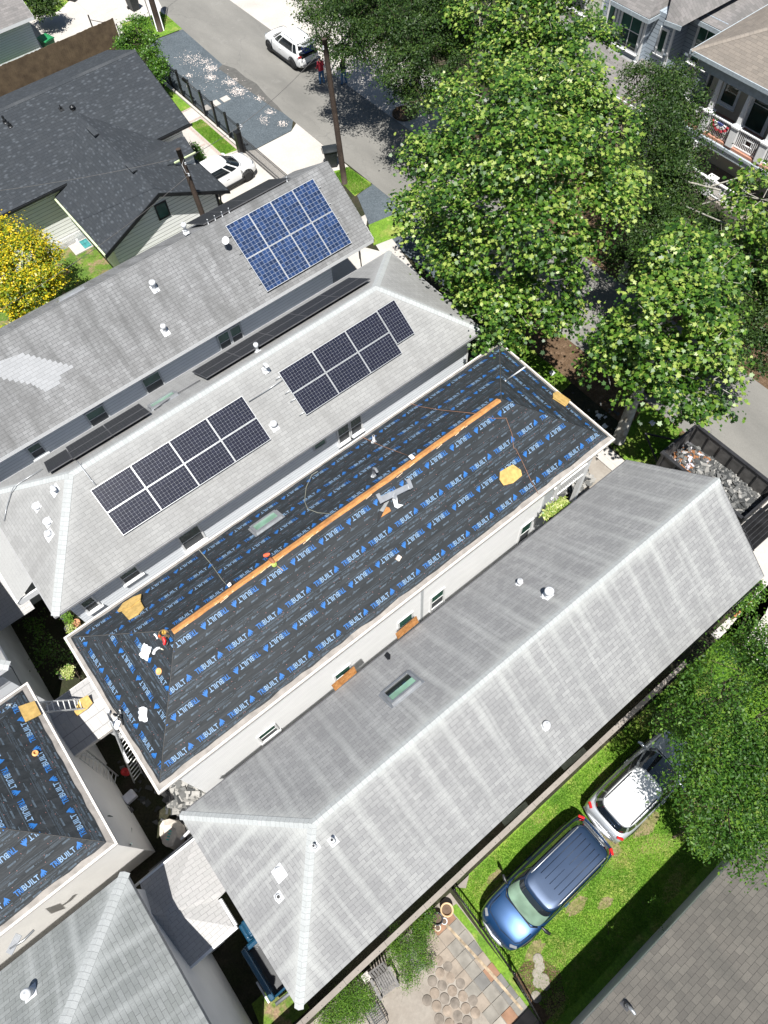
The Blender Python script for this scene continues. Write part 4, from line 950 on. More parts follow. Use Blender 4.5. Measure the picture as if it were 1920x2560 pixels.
wrapper('crumpled white wrapper beside the tools at the hip', RT.W, *z7(945,905), .36, .4, 1)
wrapper('crumpled white wrapper alone on the lower hip slope', RT.W, *z7(930,1310), .34, .9, 2)
wrapper('white plastic sack caught on the gutter by the tall ladder', RT.W, 294, 1808, .26, .2, 3)
# orange lid, white cap, metal flashing piece
def lay(pl, px, py, off=.0): c_ = on(px, py, pl, off); return c_, pl['u'], pl['t'], pl['n']
c_, u, t, n = lay(RT.W, *z7(1031,1032), .02); m = MB(); m.lathe(c_, [(.1,0),(.105,.04),(.07,.045),(.065,.02),(.02,.02)], 22, axis=n)
M['orange'] = plain('orange_tape', (.75,.38,.14), .5); tag(m.build('tape_roll', M['orange']), 'round orange and cream roll lying on the hip slope', 'tape roll')
c_, u, t, n = lay(RT2.E, *z7(228,1565), .02); m = MB(); m.lathe(c_, [(.09,0),(.09,.06),(.05,.06),(.05,.01)], 18, axis=n); tag(m.build('tape_roll', M['orange']), 'small orange roll on the left garage roof', 'tape roll')
c_, u, t, n = lay(RT.S, 996, 1395, .05); m = MB(); m.obox(c_, u+t*.4, t-u*.4, n, .09, .07, .06); m.obox(c_+n*.07, u, t, n, .05, .04, .02)
tag(m.build('carton', plain('cream_carton', (.72,.60,.50), .7), bevel=.01), 'small cream carton on the printed slope, right of centre', 'carton')
# the flashing pan: long tray with upturned ends
t_ = thing('metal_flashing', 'grey sheet-metal flashing tray with bent tabs below the ridge', 'flashing', on(988,1245,RT.S), 0, None, True)
pl = RT.S; zz = lambda x, y: (900+x/6.38, 1120+y/6.38)
def strip(pts, off, th, nm, mt):
    P = [on(*zz(x, y), pl, off) for x, y in pts]; m = MB(); m.prism(P, pl['n']*th); m.build(nm, M[mt], t_)
strip([(330,775),(770,565),(840,630),(320,890),(245,745),(300,720)], .16, .012, 'tray', 'galv')
strip([(725,510),(785,480),(840,630),(790,665),(765,590)], .175, .05, 'end_flap', 'galv'); strip([(245,745),(300,718),(345,800),(400,845),(320,890)], .175, .05, 'end_flap', 'galv')
strip([(515,810),(590,790),(600,890),(690,910),(600,965),(550,940)], .06, .02, 'bent_tab', 'whitevent'); strip([(540,700),(590,700),(580,830),(520,800)], .15, .03, 'bent_tab', 'galv')
m = MB(); m.obox(on(*zz(530,760), pl, .08), pl['u'], pl['t'], pl['n'], .1, .05, .07); m.build('bracket', M['darkgrey'], t_)
m = MB(); P = [on(*zz(x, y), pl, .03) for x, y in ((420,935),(465,950),(495,1005),(330,1110))]; m.prism(P, pl['n']*.01)
tag(m.build('sheathing_offcut', M['osb']), 'orange bare sheathing showing where the underlayment is torn', 'wood board')
m = MB(); P = [on(*zz(x, y), pl, .06) for x, y in ((390,880),(465,840),(370,1020),(310,1000))]; m.prism(P, pl['n']*.012)
tag(m.build('torn_underlayment', plain('torn_felt', (.22,.225,.22), .7)), 'torn grey flap of roofing felt beside the metal tray', 'roofing felt')
M['feltblack'] = plain('folded_black_felt', (.012,.013,.015), .5)
m = MB(); P = [on(*zz(x, y), pl, .04) for x, y in ((300,1010),(365,1020),(345,1080),(270,1200),(285,1080))]; m.prism(P, pl['n']*.03)
m2 = m.build('torn_underlayment', M['feltblack']); tag(m2, 'folded black felt point below the torn grey flap', 'roofing felt')
# aluminium drip bar on the street corner
m = MB(); a, b = on(1264,952,RT.E,.03), on(1312,918,RT.E,.03); m.tube([a, b], .035, 4); tag(m.build('metal_strip', M['whitevent']), 'white metal drip strip lying across the street-end hip', 'metal strip')
# tools by the hip: nail gun, nail coil, gloves and rope
t_ = thing('nail_gun', 'red pneumatic nail gun lying at the wooden strip end', 'nail gun', on(412,1603,RT.W,.03), 0, None, True)
W = lambda x, y, o: on(340+x/11.85, 1540+y/11.85, RT.W, o)
m = MB(); m.tube([W(810,640,.08), W(850,740,.1), W(840,850,.08)], [.045,.06,.035], 10); m.build('body', plain('tool_red', (.55,.02,.02), .4), t_)
m = MB(); m.tube([W(900,640,.1), W(960,740,.07), W(920,860,.04)], .035, 8); m.build('handle', M['black'], t_)
m = MB(); m.lathe(W(845,480,.02), [(.075,0),(.08,.05),(.05,.06),(.02,.03)], 18, axis=RT.W['n']); m.build('nail_coil', plain('brass_coil', (.45,.28,.06), .4, .4), t_)
t_ = thing('rope_coil', 'brown safety rope coiled around the tools at the hip', 'rope', W(780,560,.02), 0, None, True)
m = MB()
for k in range(4):
    cx, cy, R_ = 790+k*12, 520+k*15, 95+k*22; m.tube([W(cx+R_*cos(a), cy+R_*sin(a), .03+k*.012) for a in np.linspace(0, 2*pi*.93, 18)], .011, 6)
m.build('strands', plain('brown_rope', (.22,.15,.08), .9), t_)
m = MB(); m.tube([W(545,540,.06), W(600,590,.07), W(640,680,.05)], .03, 8); tag(m.build('white_tube', M['whitevent']), 'short white sealant tube beside the red nail gun', 'sealant tube')
m = MB(); m.tube([W(520,1110,.05), W(560,1020,.09), W(640,955,.1), W(720,940,.07)], [.05,.05,.045,.035], 10); tag(m.build('pipe_elbow', M['whitevent']), 'curved white plastic pipe below the red nail gun', 'pipe')
m = MB(); m.tube([W(740,965,.05), W(810,1000,.04)], .022, 6); tag(m.build('work_glove', plain('cream_glove', (.7,.65,.5), .8)), 'cream glove next to the curved white pipe', 'glove')
m = MB(); m.tube([W(700,560,.05), W(690,610,.06), W(740,620,.05)], .04, 8); tag(m.build('hose_fitting', plain('orange_plastic', (.6,.10,.03), .5)), 'orange hose fitting between rope coil and white tube', 'fitting')
# bucket of tools straddling the strip
t_ = thing('tool_bucket', 'open brown tool pouch with orange lining straddling the wooden strip', 'tool bag', on(680,1403,RT.S,.03), 0, None, True)
S_ = lambda x, y, o: on(620+x/13.83, 1330+y/13.83, RT.S, o)
m = MB(); m.tube([S_(560,820,.06), S_(640,800,.12), S_(730,760,.07)], [.05,.07,.04], 10); m.build('orange_lining', plain('orange_red_cloth', (.60,.10,.04), .7), t_)
m = MB(); m.tube([S_(700,870,.08), S_(760,830,.09)], .045, 8); m.build('strap', M['black'], t_)
m = MB(); m.tube([S_(740,900,.04), S_(840,1000,.05), S_(900,1080,.04)], [.06,.065,.06], 10); m.build('pouch', plain('leather_brown', (.28,.11,.05), .7), t_)
m = MB(); m.lathe(S_(905,1120,.04), [(.085,0),(.09,.02),(.06,.05),(.02,.06)], 18, axis=RT.S['n']); m.build('tape_reel', plain('yellow_green_reel', (.40,.50,.12), .5), t_)
m = MB(); m.tube([S_(990,1160,.04), S_(1120,1260,.04), S_(1210,1340,.03)], .012, 6); m.build('handle', plain('pale_wood_handle', (.5,.33,.2), .7), t_)
# hoses and ropes
M['ropebrown'] = plain('orange_brown_hose', (.27,.14,.085), .7); M['ropegrey'] = plain('olive_rope', (.25,.25,.2), .8)
def rope(label, segs, r, mat, nm='rope', cat='rope'):
    pts = []
    for pl, L in segs: pts += [on(x, y, pl, .03) for x, y in L]
    return cable(nm, label, cat, pts, r, mat)
rope('long brown hose from the back eave over the ridge down to the front gutter', [(RT.N, [z5(1000,955),z5(1060,975),z5(1200,998),z5(1320,1010),z5(1430,1022)]), (RT.S, [z5(1530,1052),z5(1620,1050),(1280,1085),(1284,1120),z6(25,1250),z6(70,1340),z6(120,1450),z6(170,1540)])], .009, 'ropebrown', 'air_hose', 'hose')
rope('brown safety rope from the back eave to the bracket on the strip', [(RT.N, [z5(690,1175),z5(800,1225),z5(900,1262),z5(1005,1300)])], .010, 'ropebrown', 'safety_rope')
rope('olive rope looping on the back slope between skylight and white pipe', [(RT.N, [z5(400,1395),z5(360,1420),z5(325,1500),z5(315,1590),(769,1272),(795,1282),(835,1285)])], .012, 'ropegrey', 'safety_rope')
rope('thin rope hanging straight down the back slope near the left end', [(RT.N, [z7(1290,245),z7(1370,340),z7(1440,440),z7(1490,495)])], .01, 'ropegrey', 'safety_rope')
m = MB(); m.obox(on(*z5(1015,1312), RT.S, .03)+Vector((0,.05,.03)), (1,0,0), (0,1,0), (0,0,1), .07, .09, .02); tag(m.build('anchor_bracket', M['whitevent']), 'white roof anchor at the end of the brown safety rope', 'anchor')
m = MB(); m.obox(on(*z7(1500,490), RT.S, .03)+Vector((0,.1,.04)), (1,.2,0), (0,1,0), (0,0,1), .06, .05, .02); tag(m.build('anchor_bracket', M['whitevent']), 'white roof anchor at the left part of the strip', 'anchor')
# black felt scrap on the front roof
m = MB(); P = [on(*z8(x, y), RW.N, .015) for x, y in ((830,930),(850,905),(872,925),(870,955),(852,958))]; m.prism(P, RW.N['n']*.008)
tag(m.build('felt_scrap', M['feltblack']), 'torn black scrap near the skylight of the white front house', 'scrap')
# boards leaning between the walls
for lab, q in (('strand board standing at the left covered window of the white wall', ((490,1125),(635,1000),(655,1040),(515,1160))), ('strand board standing at the right covered window, by the downspout', ((905,790),(1040,675),(1055,715),(920,825)))):
    P = [on(*z8(x, y), RW.N, .05 if i > 1 else .33) for i, (x, y) in enumerate(q)]; nn = (P[1]-P[0]).cross(P[2]-P[0]).normalized(); m = MB(); m.prism(P, nn*.02)
    tag(m.build('strand_board', M['osbd']), lab, 'board')
# loose metal on the low white roof strip bottom left
m = MB(); m.tube([at(85,2325,4.6), at(60,2350,4.6), at(25,2372,4.6)], .035, 4); m.obox(at(35,2360,4.6), (1,.6,0), (-.6,1,0), (0,0,1), .25, .1, .01)
tag(m.build('metal_scraps', M['galv']), 'bent metal scraps on the gutter at the lower left', 'scrap metal')
# ---------------------------------------------------------------- houses at the top
RTL = Roof(-2, 13.15, 54.35, 62.0, 3.0, 5.0, False, False)
tTL, rTL = roof_house('house', 'small white-sided house cut by the top left corner, dark grey roof', 'house', RTL, 'shBG', 'sidN', ov=.3, ovy=.55)
NX, UX = (-1,0,0), (0,1,0)
# beige house with balcony, top right
RBE = Roof(35.05, 52, 3.5, 20.1, 6.5, 10.4)
tBE = thing('house', 'beige two-storey house with white balcony under a tan shingle roof', 'house', (37, 6, 0), 0, None, True)
r_ = RBE.mesh().build('roof', M['shBE'], tBE); RBE.caps(.16).build('ridge_cap', M['capT'], r_)
m = MB(); m.box(37.3, 4.5, 0, 51, 19.6, 6.3); m.build('wall', M['beige'], tBE)
M['bluetrim'] = plain('blue_grey_fascia', (.40,.45,.48), .5)
m = MB(); m.box(35.0, 3.4, 6.3, 35.2, 20.15, 6.5); m.box(35.2, 19.95, 6.3, 52, 20.15, 6.49); m.box(35.35, 3.6, 5.7, 35.7, 19.7, 6.29); m.box(35.7, 19.3, 5.7, 37.3, 19.6, 6.29); m.box(35.02,3.4,6.28,51.9,20.0,6.3); m.build('fascia', M['bluetrim'], tBE)
m = MB(); m.box(35.35, 4, 2.86, 37.28, 19.8, 2.99); m.build('balcony_floor', shingle('balcony_brick_edge', (.48,.24,.16), (.40,.19,.13), bw=.25, rh=.1, mcol=(.3,.2,.15)), tBE)
m = MB(); m.box(35.3, 4, 2.4, 35.42, 19.8, 2.85); m.box(35.25, 4, 2.7, 35.3, 19.8, 2.84); m.build('balcony_beam', M['bluetrim'], tBE)
def railing(par, y0, y1, x, z0, z1, nm='railing', diag=True):
    m = MB(); m.box(x-.06, y0, z1-.06, x+.08, y1, z1); m.box(x-.03, y0, z0, x+.03, y1, z0+.06); y = y0+.08; i = 0
    L = y1-y0
    while y < y1-.05:
        f = (y-y0)/L
        if .36 < f < .64: m.box(x-.02, y, z0+.06, x+.02, y+.035, z0+.3); m.box(x-.02, y, z1-.32, x+.02, y+.035, z1-.06)
        else: m.box(x-.02, y, z0+.06, x+.02, y+.035, z1-.06)
        y += .1
    m.box(x-.024, y0+L*.3, z0+.3, x+.024, y0+L*.7, z0+.35); m.box(x-.024, y0+L*.3, z1-.36, x+.024, y0+L*.7, z1-.31)
    m.box(x-.024, y0+L*.36, z0+.3, x+.024, y0+L*.38, z1-.31); m.box(x-.024, y0+L*.62, z0+.3, x+.024, y0+L*.64, z1-.31)
    return m.build(nm, M['white'], par)
CY = [19.75, 18.2, 16.4, 14.6, 12.8, 11.0, 9.2]
for i in range(len(CY)):
    y = CY[i]
    if i: railing(tBE, y+.22, CY[i-1]-.22, 35.5, 3.02, 3.98)
    m = MB(); m.box(35.28, y-.2, 3.0, 35.7, y+.2, 4.0); m.box(35.24, y-.24, 4.0, 35.74, y+.24, 4.08)
    m.prism([(35.36,y-.14,4.08),(35.62,y-.14,4.08),(35.62,y+.14,4.08),(35.36,y+.14,4.08)], (0,0,.1))
    k = m.grid([[(35.38,y-.12,4.18),(35.6,y-.12,4.18),(35.6,y+.12,4.18),(35.38,y+.12,4.18)], [(35.42,y-.08,5.72),(35.56,y-.08,5.72),(35.56,y+.08,5.72),(35.42,y+.08,5.72)]], 0, False, True)
    m.box(35.25, y-.1, .0, 35.6, y+.1, 2.4) if i in (1, 3) else None
    m.build('balcony_column', M['white'], tBE)
for (a, b) in ((14.9,16.1),(16.7,17.9)): railing(tBE, a, b, 35.0, .35, 1.2, 'porch_railing')
m = MB(); m.box(34.8, 16.15, 0, 35.2, 16.6, 1.25); m.box(34.75,16.1,1.25,35.25,16.65,1.32); m.build('porch_post', M['white'], tBE)
m = MB(); m.box(34.8, 4, 0, 37.3, 19.6, .3); m.build('porch_floor', M['conc2'], tBE)
for (a, b, z0, z1, s_) in ((17.95,18.75,3.6,5.6,1),(14.0,14.9,3.6,5.6,1),(11.0,11.9,3.6,5.6,1)): window(tBE, (37.3,0,0), UX, NX, a, b, z0, z1, glass='winglass', low='winglass', fw=.14)
window(tBE, (37.3,0,0), UX, NX, 15.9, 16.9, 3.05, 5.6, glass='winglass', low='winglass', fw=.2, sill=False)
P = at(1821,330,3.6) # bunting on the rail
t_ = thing('bunting', 'faded patriotic bunting draped over the balcony railing', 'bunting', (35.42, 17.35, 3.3), 0, None, True); 
for k, (cn, cc, r0, r1) in enumerate((('blue_band', (.10,.12,.32), .0, .16), ('white_band', (.75,.72,.72), .16, .32), ('red_band', (.5,.06,.08), .32, .46))):
    m = MB(); G = [[(35.38-.03*sin(j*2.2)-.02*rr, 17.3-cos(pi*j/16)*rr*1.2, 3.82-sin(pi*j/16)*rr) for j in range(17)] for rr in (r0+.01, r1)]
    m.grid(G, 0, False); m.grid([r[::-1] for r in G], 0, False); m.build(cn, plain(cn, cc, .8), t_)

# slate-blue house, top right
tBG = thing('house', 'slate-blue house with tall white-framed windows at the top edge', 'house', (38, 22, 0), 0, None, True)
m = MB()
m.box(38.9, 20.7, 0, 52, 29.5, 6.1); m.box(37.6, 22.9, 0, 38.9, 24.45, 5.95); m.box(37.15, 24.45, 0, 38.9, 26.45, 5.9); m.box(37.6, 26.45, 0, 38.9, 28.0, 5.95)
m.build('wall', M['sidBG'], tBG)
m = MB()
for (x, y) in ((37.15,24.45),(37.15,26.38),(37.6,22.9),(37.6,27.93),(38.9,20.7)): m.box(x-.02, y-.02, 2.9, x+.1, y+.1, 5.88)
m.box(37.1,24.4,3.1,37.15,26.5,3.3); m.box(37.55,22.85,3.1,37.6,24.38,3.3); m.build('corner_board', M['white'], tBG)
window(tBG, (37.15,0,0), UX, NX, 24.75, 26.1, 3.75, 5.55, glass='greenglass', low='winglass', fw=.13, mull=1)
window(tBG, (37.6,0,0), UX, NX, 23.3, 23.65, 4.1, 5.2, glass='winglass', two=False, fw=.13)
window(tBG, (37.6,0,0), UX, NX, 27.0, 27.4, 4.1, 5.5, glass='winglass', two=False, fw=.12)
window(tBG, (38.9,0,0), UX, NX, 21.15, 22.2, 3.7, 5.5, glass='greenglass', low='winglass', fw=.14, mull=1)
m = MB()
slope_mesh(m, [(36.75,24.1,5.85),(36.75,26.8,5.85),(38.9,25.9,7.0),(38.9,25.0,7.0)]); slope_mesh(m, [(36.75,24.1,5.85),(38.9,25.0,7.0),(40.5,24.1,5.9)]); slope_mesh(m, [(36.75,26.8,5.85),(38.9,25.9,7.0),(40.5,26.8,5.9)])
slope_mesh(m, [(37.2,23.35,5.9),(37.2,22.3,6.0),(41.5,20.9,7.2),(42,25,9.2),(39,24.6,7.4)])
slope_mesh(m, [(38.45,20.2,5.95),(38.45,22.4,5.95),(44,26,10.0),(52,26,10.0),(52,20.2,5.95)]); slope_mesh(m, [(38.4,22.3,6.02),(38.4,30.5,6.02),(44,26,10.05)]); slope_mesh(m, [(38.4,30.5,6),(44,26,10),(52,26,10),(52,30.5,6)])
m.build('roof', M['shBG'], tBG)
m = MB()
for a, b in (((36.73,24.08,5.83),(36.73,26.82,5.83)), ((36.73,24.08,5.83),(38.0,24.08,5.83)), ((38.43,20.18,5.93),(38.43,22.4,5.93)), ((38.43,20.18,5.93),(52,20.18,5.93)), ((37.18,22.3,6.0),(37.18,23.4,5.9))): m.prism([a, b, (b[0],b[1],b[2]-.22), (a[0],a[1],a[2]-.22)], (-.04 if a[0] == b[0] else 0, 0 if a[0] == b[0] else -.04, 0))
m.build('fascia', M['bluetrim'], tBG)
m = MB(); slope_mesh(m, [(37.6,20.8,3.35),(37.6,30.8,3.35),(35.0,30.8,2.5),(35.0,20.8,2.5)]); m.build('porch_roof', M['shBG'], tBG)
m = MB(); m.box(34.95,20.8,2.3,35.0,30.8,2.5); m.build('porch_fascia', M['white'], tBG)
m = MB()
for y in (21.0, 24.0, 27.4, 30.6): m.box(35.2,y-.1,0,35.4,y+.1,2.4)
m.build('porch_post', M['white'], tBG)
m = MB(); m.box(37.6,28.0,0,45,31.5,6); m.build('cream_wing', siding('cream_siding', (.62,.62,.50), .2, .6), tBG)
window(tBG, (37.6,0,0), UX, NX, 29.2, 30.4, 4.0, 5.6, glass='winglass', fw=.12)

# ---------------------------------------------------------------- utility poles and wires
def pole(label, base, top, r0=.16, r1=.12, mat='pole'):
    t = thing('utility_pole', label, 'utility pole', base, 0, 'wooden utility poles', True)
    m = MB(); B, T_ = Vector(base), Vector(top); m.tube([B+(T_-B)*k/8 for k in range(9)], [r0+(r1-r0)*k/8 for k in range(9)], 14); m.build('mast', M[mat], t); return t
p1 = pole('bare dark utility pole beside the street, next to the black bin', (20.55,30.92,0), (20.62,31.6,7.75), .17, .13)
m = MB(); m.lathe((20.45,31.5,7.35), [(.03,0),(.05,.05),(.03,.1),(.05,.14),(.02,.18)], 12); m.tube([(20.58,31.55,7.45),(20.35,31.5,7.35)], .015, 6); m.build('insulator', M['whitevent'], p1)
p2 = pole('utility pole with wires rising between the black roof and the solar roofs', (11.15,29.4,0), (11.05,30.2,6.95), .15, .12)
m = MB(); m.tube([(11.1,30.0,6.5),(10.9,29.95,6.35),(10.95,29.9,5.9),(11.1,29.95,5.8)], .012, 6); m.build('service_loop', M['whitevent'], p2)
for z_ in (6.35, 5.75):
    m = MB(); m.lathe((11.05,29.85,z_), [(.03,0),(.06,.05),(.03,.1)], 12); m.build('insulator', M['whitevent'], p2)
p3 = pole('dark pole between two white conduits on the grass at the top', (20.72,52.75,0), (20.72,52.9,8.0), .2, .18)
for d in (-.26, .26):
    m = MB(); m.tube([(20.72+d*.75,52.75-d*.5,.0),(20.72+d*.75,52.85-d*.5,8)], .035, 8); m.build('white_conduit', M['whitevent'], p3)
def wire(label, a, b, sag=.35, r=.013, mat='wire'):
    a, b = Vector(a), Vector(b); P = [a+(b-a)*k/14+Vector((0,0,-sag*4*(k/14)*(1-k/14))) for k in range(15)]
    m = MB(); m.tube(P, r, 5); tag(m.build('power_wire', M[mat]), label, 'wire', 'overhead wires')
M['wire'] = plain('grey_wire', (.10,.095,.09), .5)
wire('twisted service wire from the street pole to the pole behind the black roof', (20.4,31.5,7.4), (11.1,30.0,6.5), .5, .012)
wire('wire from the pole down over the grey roof to the left', (11.05,29.85,5.8), (-2,24.9,7.9), .4, .012)
wire('wire from the rear pole across the black roof', (11.0,30.1,6.6), (-3,38,6.6), .4, .01)
wire('wire running across the street at the top of the view', (20.72,52.8,7.6), (34,58,7.6), .3, .012)
# ---------------------------------------------------------------- fences
def fence(name, label, pts, h, post_every=2.0, pick=.11, mat='black', lower=.12, pr=.035, cat='fence', tops=True, br=.009):
    t = thing(name, label, cat, (pts[0][0], pts[0][1], 0), 0, None, True)
    P = [Vector((p[0], p[1], p[2] if len(p) > 2 else 0)) for p in pts]; R_ = MB(); K = MB()
    for a, b in zip(P, P[1:]):
        d = (b-a); L = d.length; n = max(1, round(L/post_every))
        for k in range(n+1):
            q = a+d*k/n
            if k == 0 and a != P[0]: continue
            m = MB(); m.box(q.x-pr, q.y-pr, q.z, q.x+pr, q.y+pr, q.z+h+.08); m.lathe((q.x,q.y,q.z+h+.08), [(pr*1.5,0),(pr*1.5,.02),(pr*.4,.06)], 10); m.build('post', M[mat], t)
        up = Vector((0,0,1))
        for z_ in (lower, h-.14, h): R_.tube([a+up*z_, b+up*z_], .016, 5)
        x = pick
        while x < L: q = a+d*(x/L); K.tube([q+up*lower, q+up*(h+.04 if tops else h)], br, 4, caps=False); x += pick
    R_.build('rail', M[mat], t); K.build('pickets', M[mat], t); return t
fence('metal_fence', 'tall black picket fence between gravel lot and small lawns', [(17.85,47.6,.14),(17.80,43.4,.14),(17.74,37.5,.14)], 1.5, 1.45, .1, pr=.06)
fence('gate', 'low black sliding gate across the pale driveway', [(17.68,37.25,0),(17.66,30.5,0)], 1.15, 6.7, .1, pr=.03, cat='gate', br=.014)
t_ = thing('gate_post', 'black boxed gate post with white lamp beside the driveway', 'gate post', (17.55,37.5,0), 0, None, True)
m = MB(); m.box(17.4,37.3,0,17.75,37.65,1.35); m.build('body', M['black'], t_); m = MB(); m.lathe((17.9,37.4,1.5), [(.02,0),(.08,.04),(.09,.1),(.05,.16)], 14); m.tube([(17.7,37.5,1.3),(17.9,37.4,1.5)], .02, 6); m.build('lamp', M['whitevent'], t_)
t_ = thing('mailbox', 'black mailbox mounted on the picket fence', 'mailbox', (17.85,43.9,0), 0, None, True)
m = MB(); m.tube([(17.9,43.75,1.45),(17.9,44.2,1.45)], .11, 10); m.build('body', M['black'], t_)
fence('metal_fence', 'black iron fence with finials between patio and lawn', [(1.18,-.62),(1.17,-2.0),(1.1,-3.5),(.86,-5.1),(.7,-6.3)], 1.0, 1.5, .115)
fence('metal_fence', 'black iron fence along the side of the front white house', [(13.0,-.1),(17.4,-.14)], 1.05, 2.2, .11)
fence('metal_fence', 'black porch-side fence behind the blue panels', [(15.6,22.6),(17.4,25.4)], 1.1, 3.3, .11)
t_ = thing('board_fence', 'weathered brown board fence along the top-left concrete yard', 'fence', (10,52.9,0), 0, None, True)
m = MB(); x = -2.0
while x < 17.7: m.box(x, 52.85+random.uniform(-.004,.004), .05, x+.142, 52.87, 1.85+random.uniform(-.02,.02)); x += .145
m.build('boards', M['fencewood'], t_); m = MB(); m.box(-2,52.88,.5,17.7,52.93,.6); m.box(-2,52.88,1.5,17.7,52.93,1.6); m.build('rail', M['fencewood'], t_)
m = MB(); m.obox((16.7,-.42,.2), (1,-.02,0), (0,1,0), (0,0,1), .62, .04, .06); tag(m.build('wood_plank', M['osbd']), 'orange-brown plank lying on the ledge by the side fence', 'plank')
# street sign, chain frame, bins
t_ = thing('street_sign', 'grey street sign on a thin post seen from behind', 'street sign', (20.65,53.7,0), 0, None, True)
m = MB(); m.tube([(20.65,53.7,0),(20.6,53.75,2.7)], .03, 8); m.build('post', M['darkgrey'], t_)
m = MB(); m.obox((20.6,53.75,2.5), (1,-1,0), (1,1,0), (0,0,1), .30, .012, .30); m.build('sign_plate', plain('sign_back', (.25,.28,.27), .5, .4), t_)
m = MB(); m.obox((20.6,53.78,3.0), (1,.3,0), (-.3,1,0), (0,0,1), .38, .012, .22); m.build('sign_plate', M['darkgrey'], t_)
t_ = thing('chain_link_gate', 'small grey chain-link gate frame on the concrete yard', 'gate', (16.6,54.6,0), 0, None, True)
m = MB(); m.tube([(16.6,54.3,0),(16.6,54.3,1.9)], .05, 8); m.tube([(18.2,54.0,0),(18.2,54.0,.9)], .04, 8); m.tube([(16.6,54.3,1.6),(18.2,54.0,.8)], .02, 6); m.tube([(16.6,54.3,.3),(18.2,54.0,.2)], .02, 6); m.build('frame', M['darkgrey'], t_)
def bin_(label, loc, rz, body, lid, s=1.0):
    t = thing('wheeled_bin', label, 'wheelie bin', loc, rz, 'wheeled rubbish bins'); w0, w1, d0, d1, h = .22*s, .29*s, .27*s, .35*s, .95*s
    m = MB(); m.grid([[(-w0,-d0,.06),(w0,-d0,.06),(w0,d0,.06),(-w0,d0,.06)], [(-w1,-d1,h),(w1,-d1,h),(w1,d1,h),(-w1,d1,h)]], 0, False, True); m.cap(0, 4, True); m.build('body', body, t, bevel=.03)
    m = MB(); G = [[(x*(w1+.03), y*(d1+.03), h+.02+.09*(1-x*x)*(1-y*y*.5)) for x in np.linspace(-1,1,7)] for y in np.linspace(-1,1,7)]; m.grid(G); m.prism([(-w1-.03,-d1-.03,h+.02),(w1+.03,-d1-.03,h+.02),(w1+.03,d1+.03,h+.02),(-w1-.03,d1+.03,h+.02)], (0,0,-.05)); m.build('lid', lid, t)
    for sx in (-1, 1): m = MB(); m.tube([(sx*w0,d0+.02,.1),(sx*(w0+.06),d0+.02,.1)], .1, 14); m.build('wheel', M['black'], t)
    m = MB(); m.tube([(-w1*.8,d1+.06,h-.05),(w1*.8,d1+.06,h-.05)], .02, 8); m.build('handle', lid, t)
gr = plain('bin_green', (.02,.20,.07), .45); grd = plain('bin_dark_green', (.015,.12,.05), .45); bk = plain('bin_black', (.02,.024,.026), .45)
bin_('green wheeled bin standing at the corner of the top-left house', (13.5,55.2,0), .25, grd, gr, 1.25)
bin_('black wheeled bin beside the street utility pole', (20.95,32.75,0), 1.1, bk, bk, 1.15)
bin_('dark bin at the top edge of the concrete yard', (18.0,60.9,0), .4, bk, bk, 1.1)
bin_('dark upright bin behind the conduit pole at the top', (20.75,56.6,0), .1, bk, bk, 1.25)
# stepping stones, planter mat
for i, (a, b, c_, d_, w_) in enumerate(((20.03,43.0,19.5,42.46,'nearest the road'),(19.28,43.05,18.75,42.46,'in the middle of the three'),(18.55,43.0,18.1,42.45,'right at the picket fence'))):
    m = MB(); m.box(a, b, .02, c_, d_, .06); tag(m.build('stepping_stone', M['conc']), 'square pale stepping stone on the gravel, '+w_, 'stepping stone', 'stepping stones across the gravel')
t_ = thing('concrete_pad', 'pale concrete pad with a teal mat in the back garden', 'concrete pad', (6.05,36.5,0), 0, None, True)
m = MB(); m.box(5.55,36.05,.02,6.75,36.98,.08); m.build('pad', M['conc'], t_); m = MB(); m.box(6.18,36.15,.081,6.62,36.9,.095); m.build('mat', plain('teal_mat', (.04,.20,.20), .8, var=.4), t_)
m = MB(); m.lathe((6.15,37.0,.0), [(.08,0),(.08,.2),(.05,.26),(.01,.28)], 14); tag(m.build('ground_cap', M['whitevent']), 'white round cap on the ground by the lattice', 'cap')
# splinters of pale wood chips strewn on the gravel
m = MB(); cl = [(20.5,48.2,.7,150),(20.95,46.4,.35,150),(20.35,45.5,.28,110),(19.4,46.6,.2,45),(21.1,44.1,.35,120),(20.85,42.9,.4,190),(21.45,41.3,.25,50),(21.2,39.6,.25,60),(20.4,39.2,.3,55),(21.1,38.1,.25,60),(20.3,44.6,1.4,70),(21.1,47.3,.3,50)]
for (cx, cy, s_, n) in cl:
    for _ in range(n):
        x, y = random.gauss(cx, s_*.6), random.gauss(cy, s_*.75); 
        if not (18 < x < 22.1): continue
        a = random.uniform(0, pi); l = random.uniform(.015, .06); w_ = random.uniform(.006, .016); dx, dy = cos(a), sin(a); z_ = .022+random.uniform(0,.02)
        m.face([(x-dx*l-dy*w_, y-dy*l+dx*w_, z_), (x-dx*l+dy*w_, y-dy*l-dx*w_, z_), (x+dx*l+dy*w_, y+dy*l-dx*w_, z_), (x+dx*l-dy*w_, y+dy*l+dx*w_, z_)][::-1], [(0,0)]*4)
o = m.build('wood_chips', plain('pale_chips', (.75,.66,.60), .8)); tag(o, 'pale wood chips scattered over the gravel lot', 'wood chips', None, 'stuff')

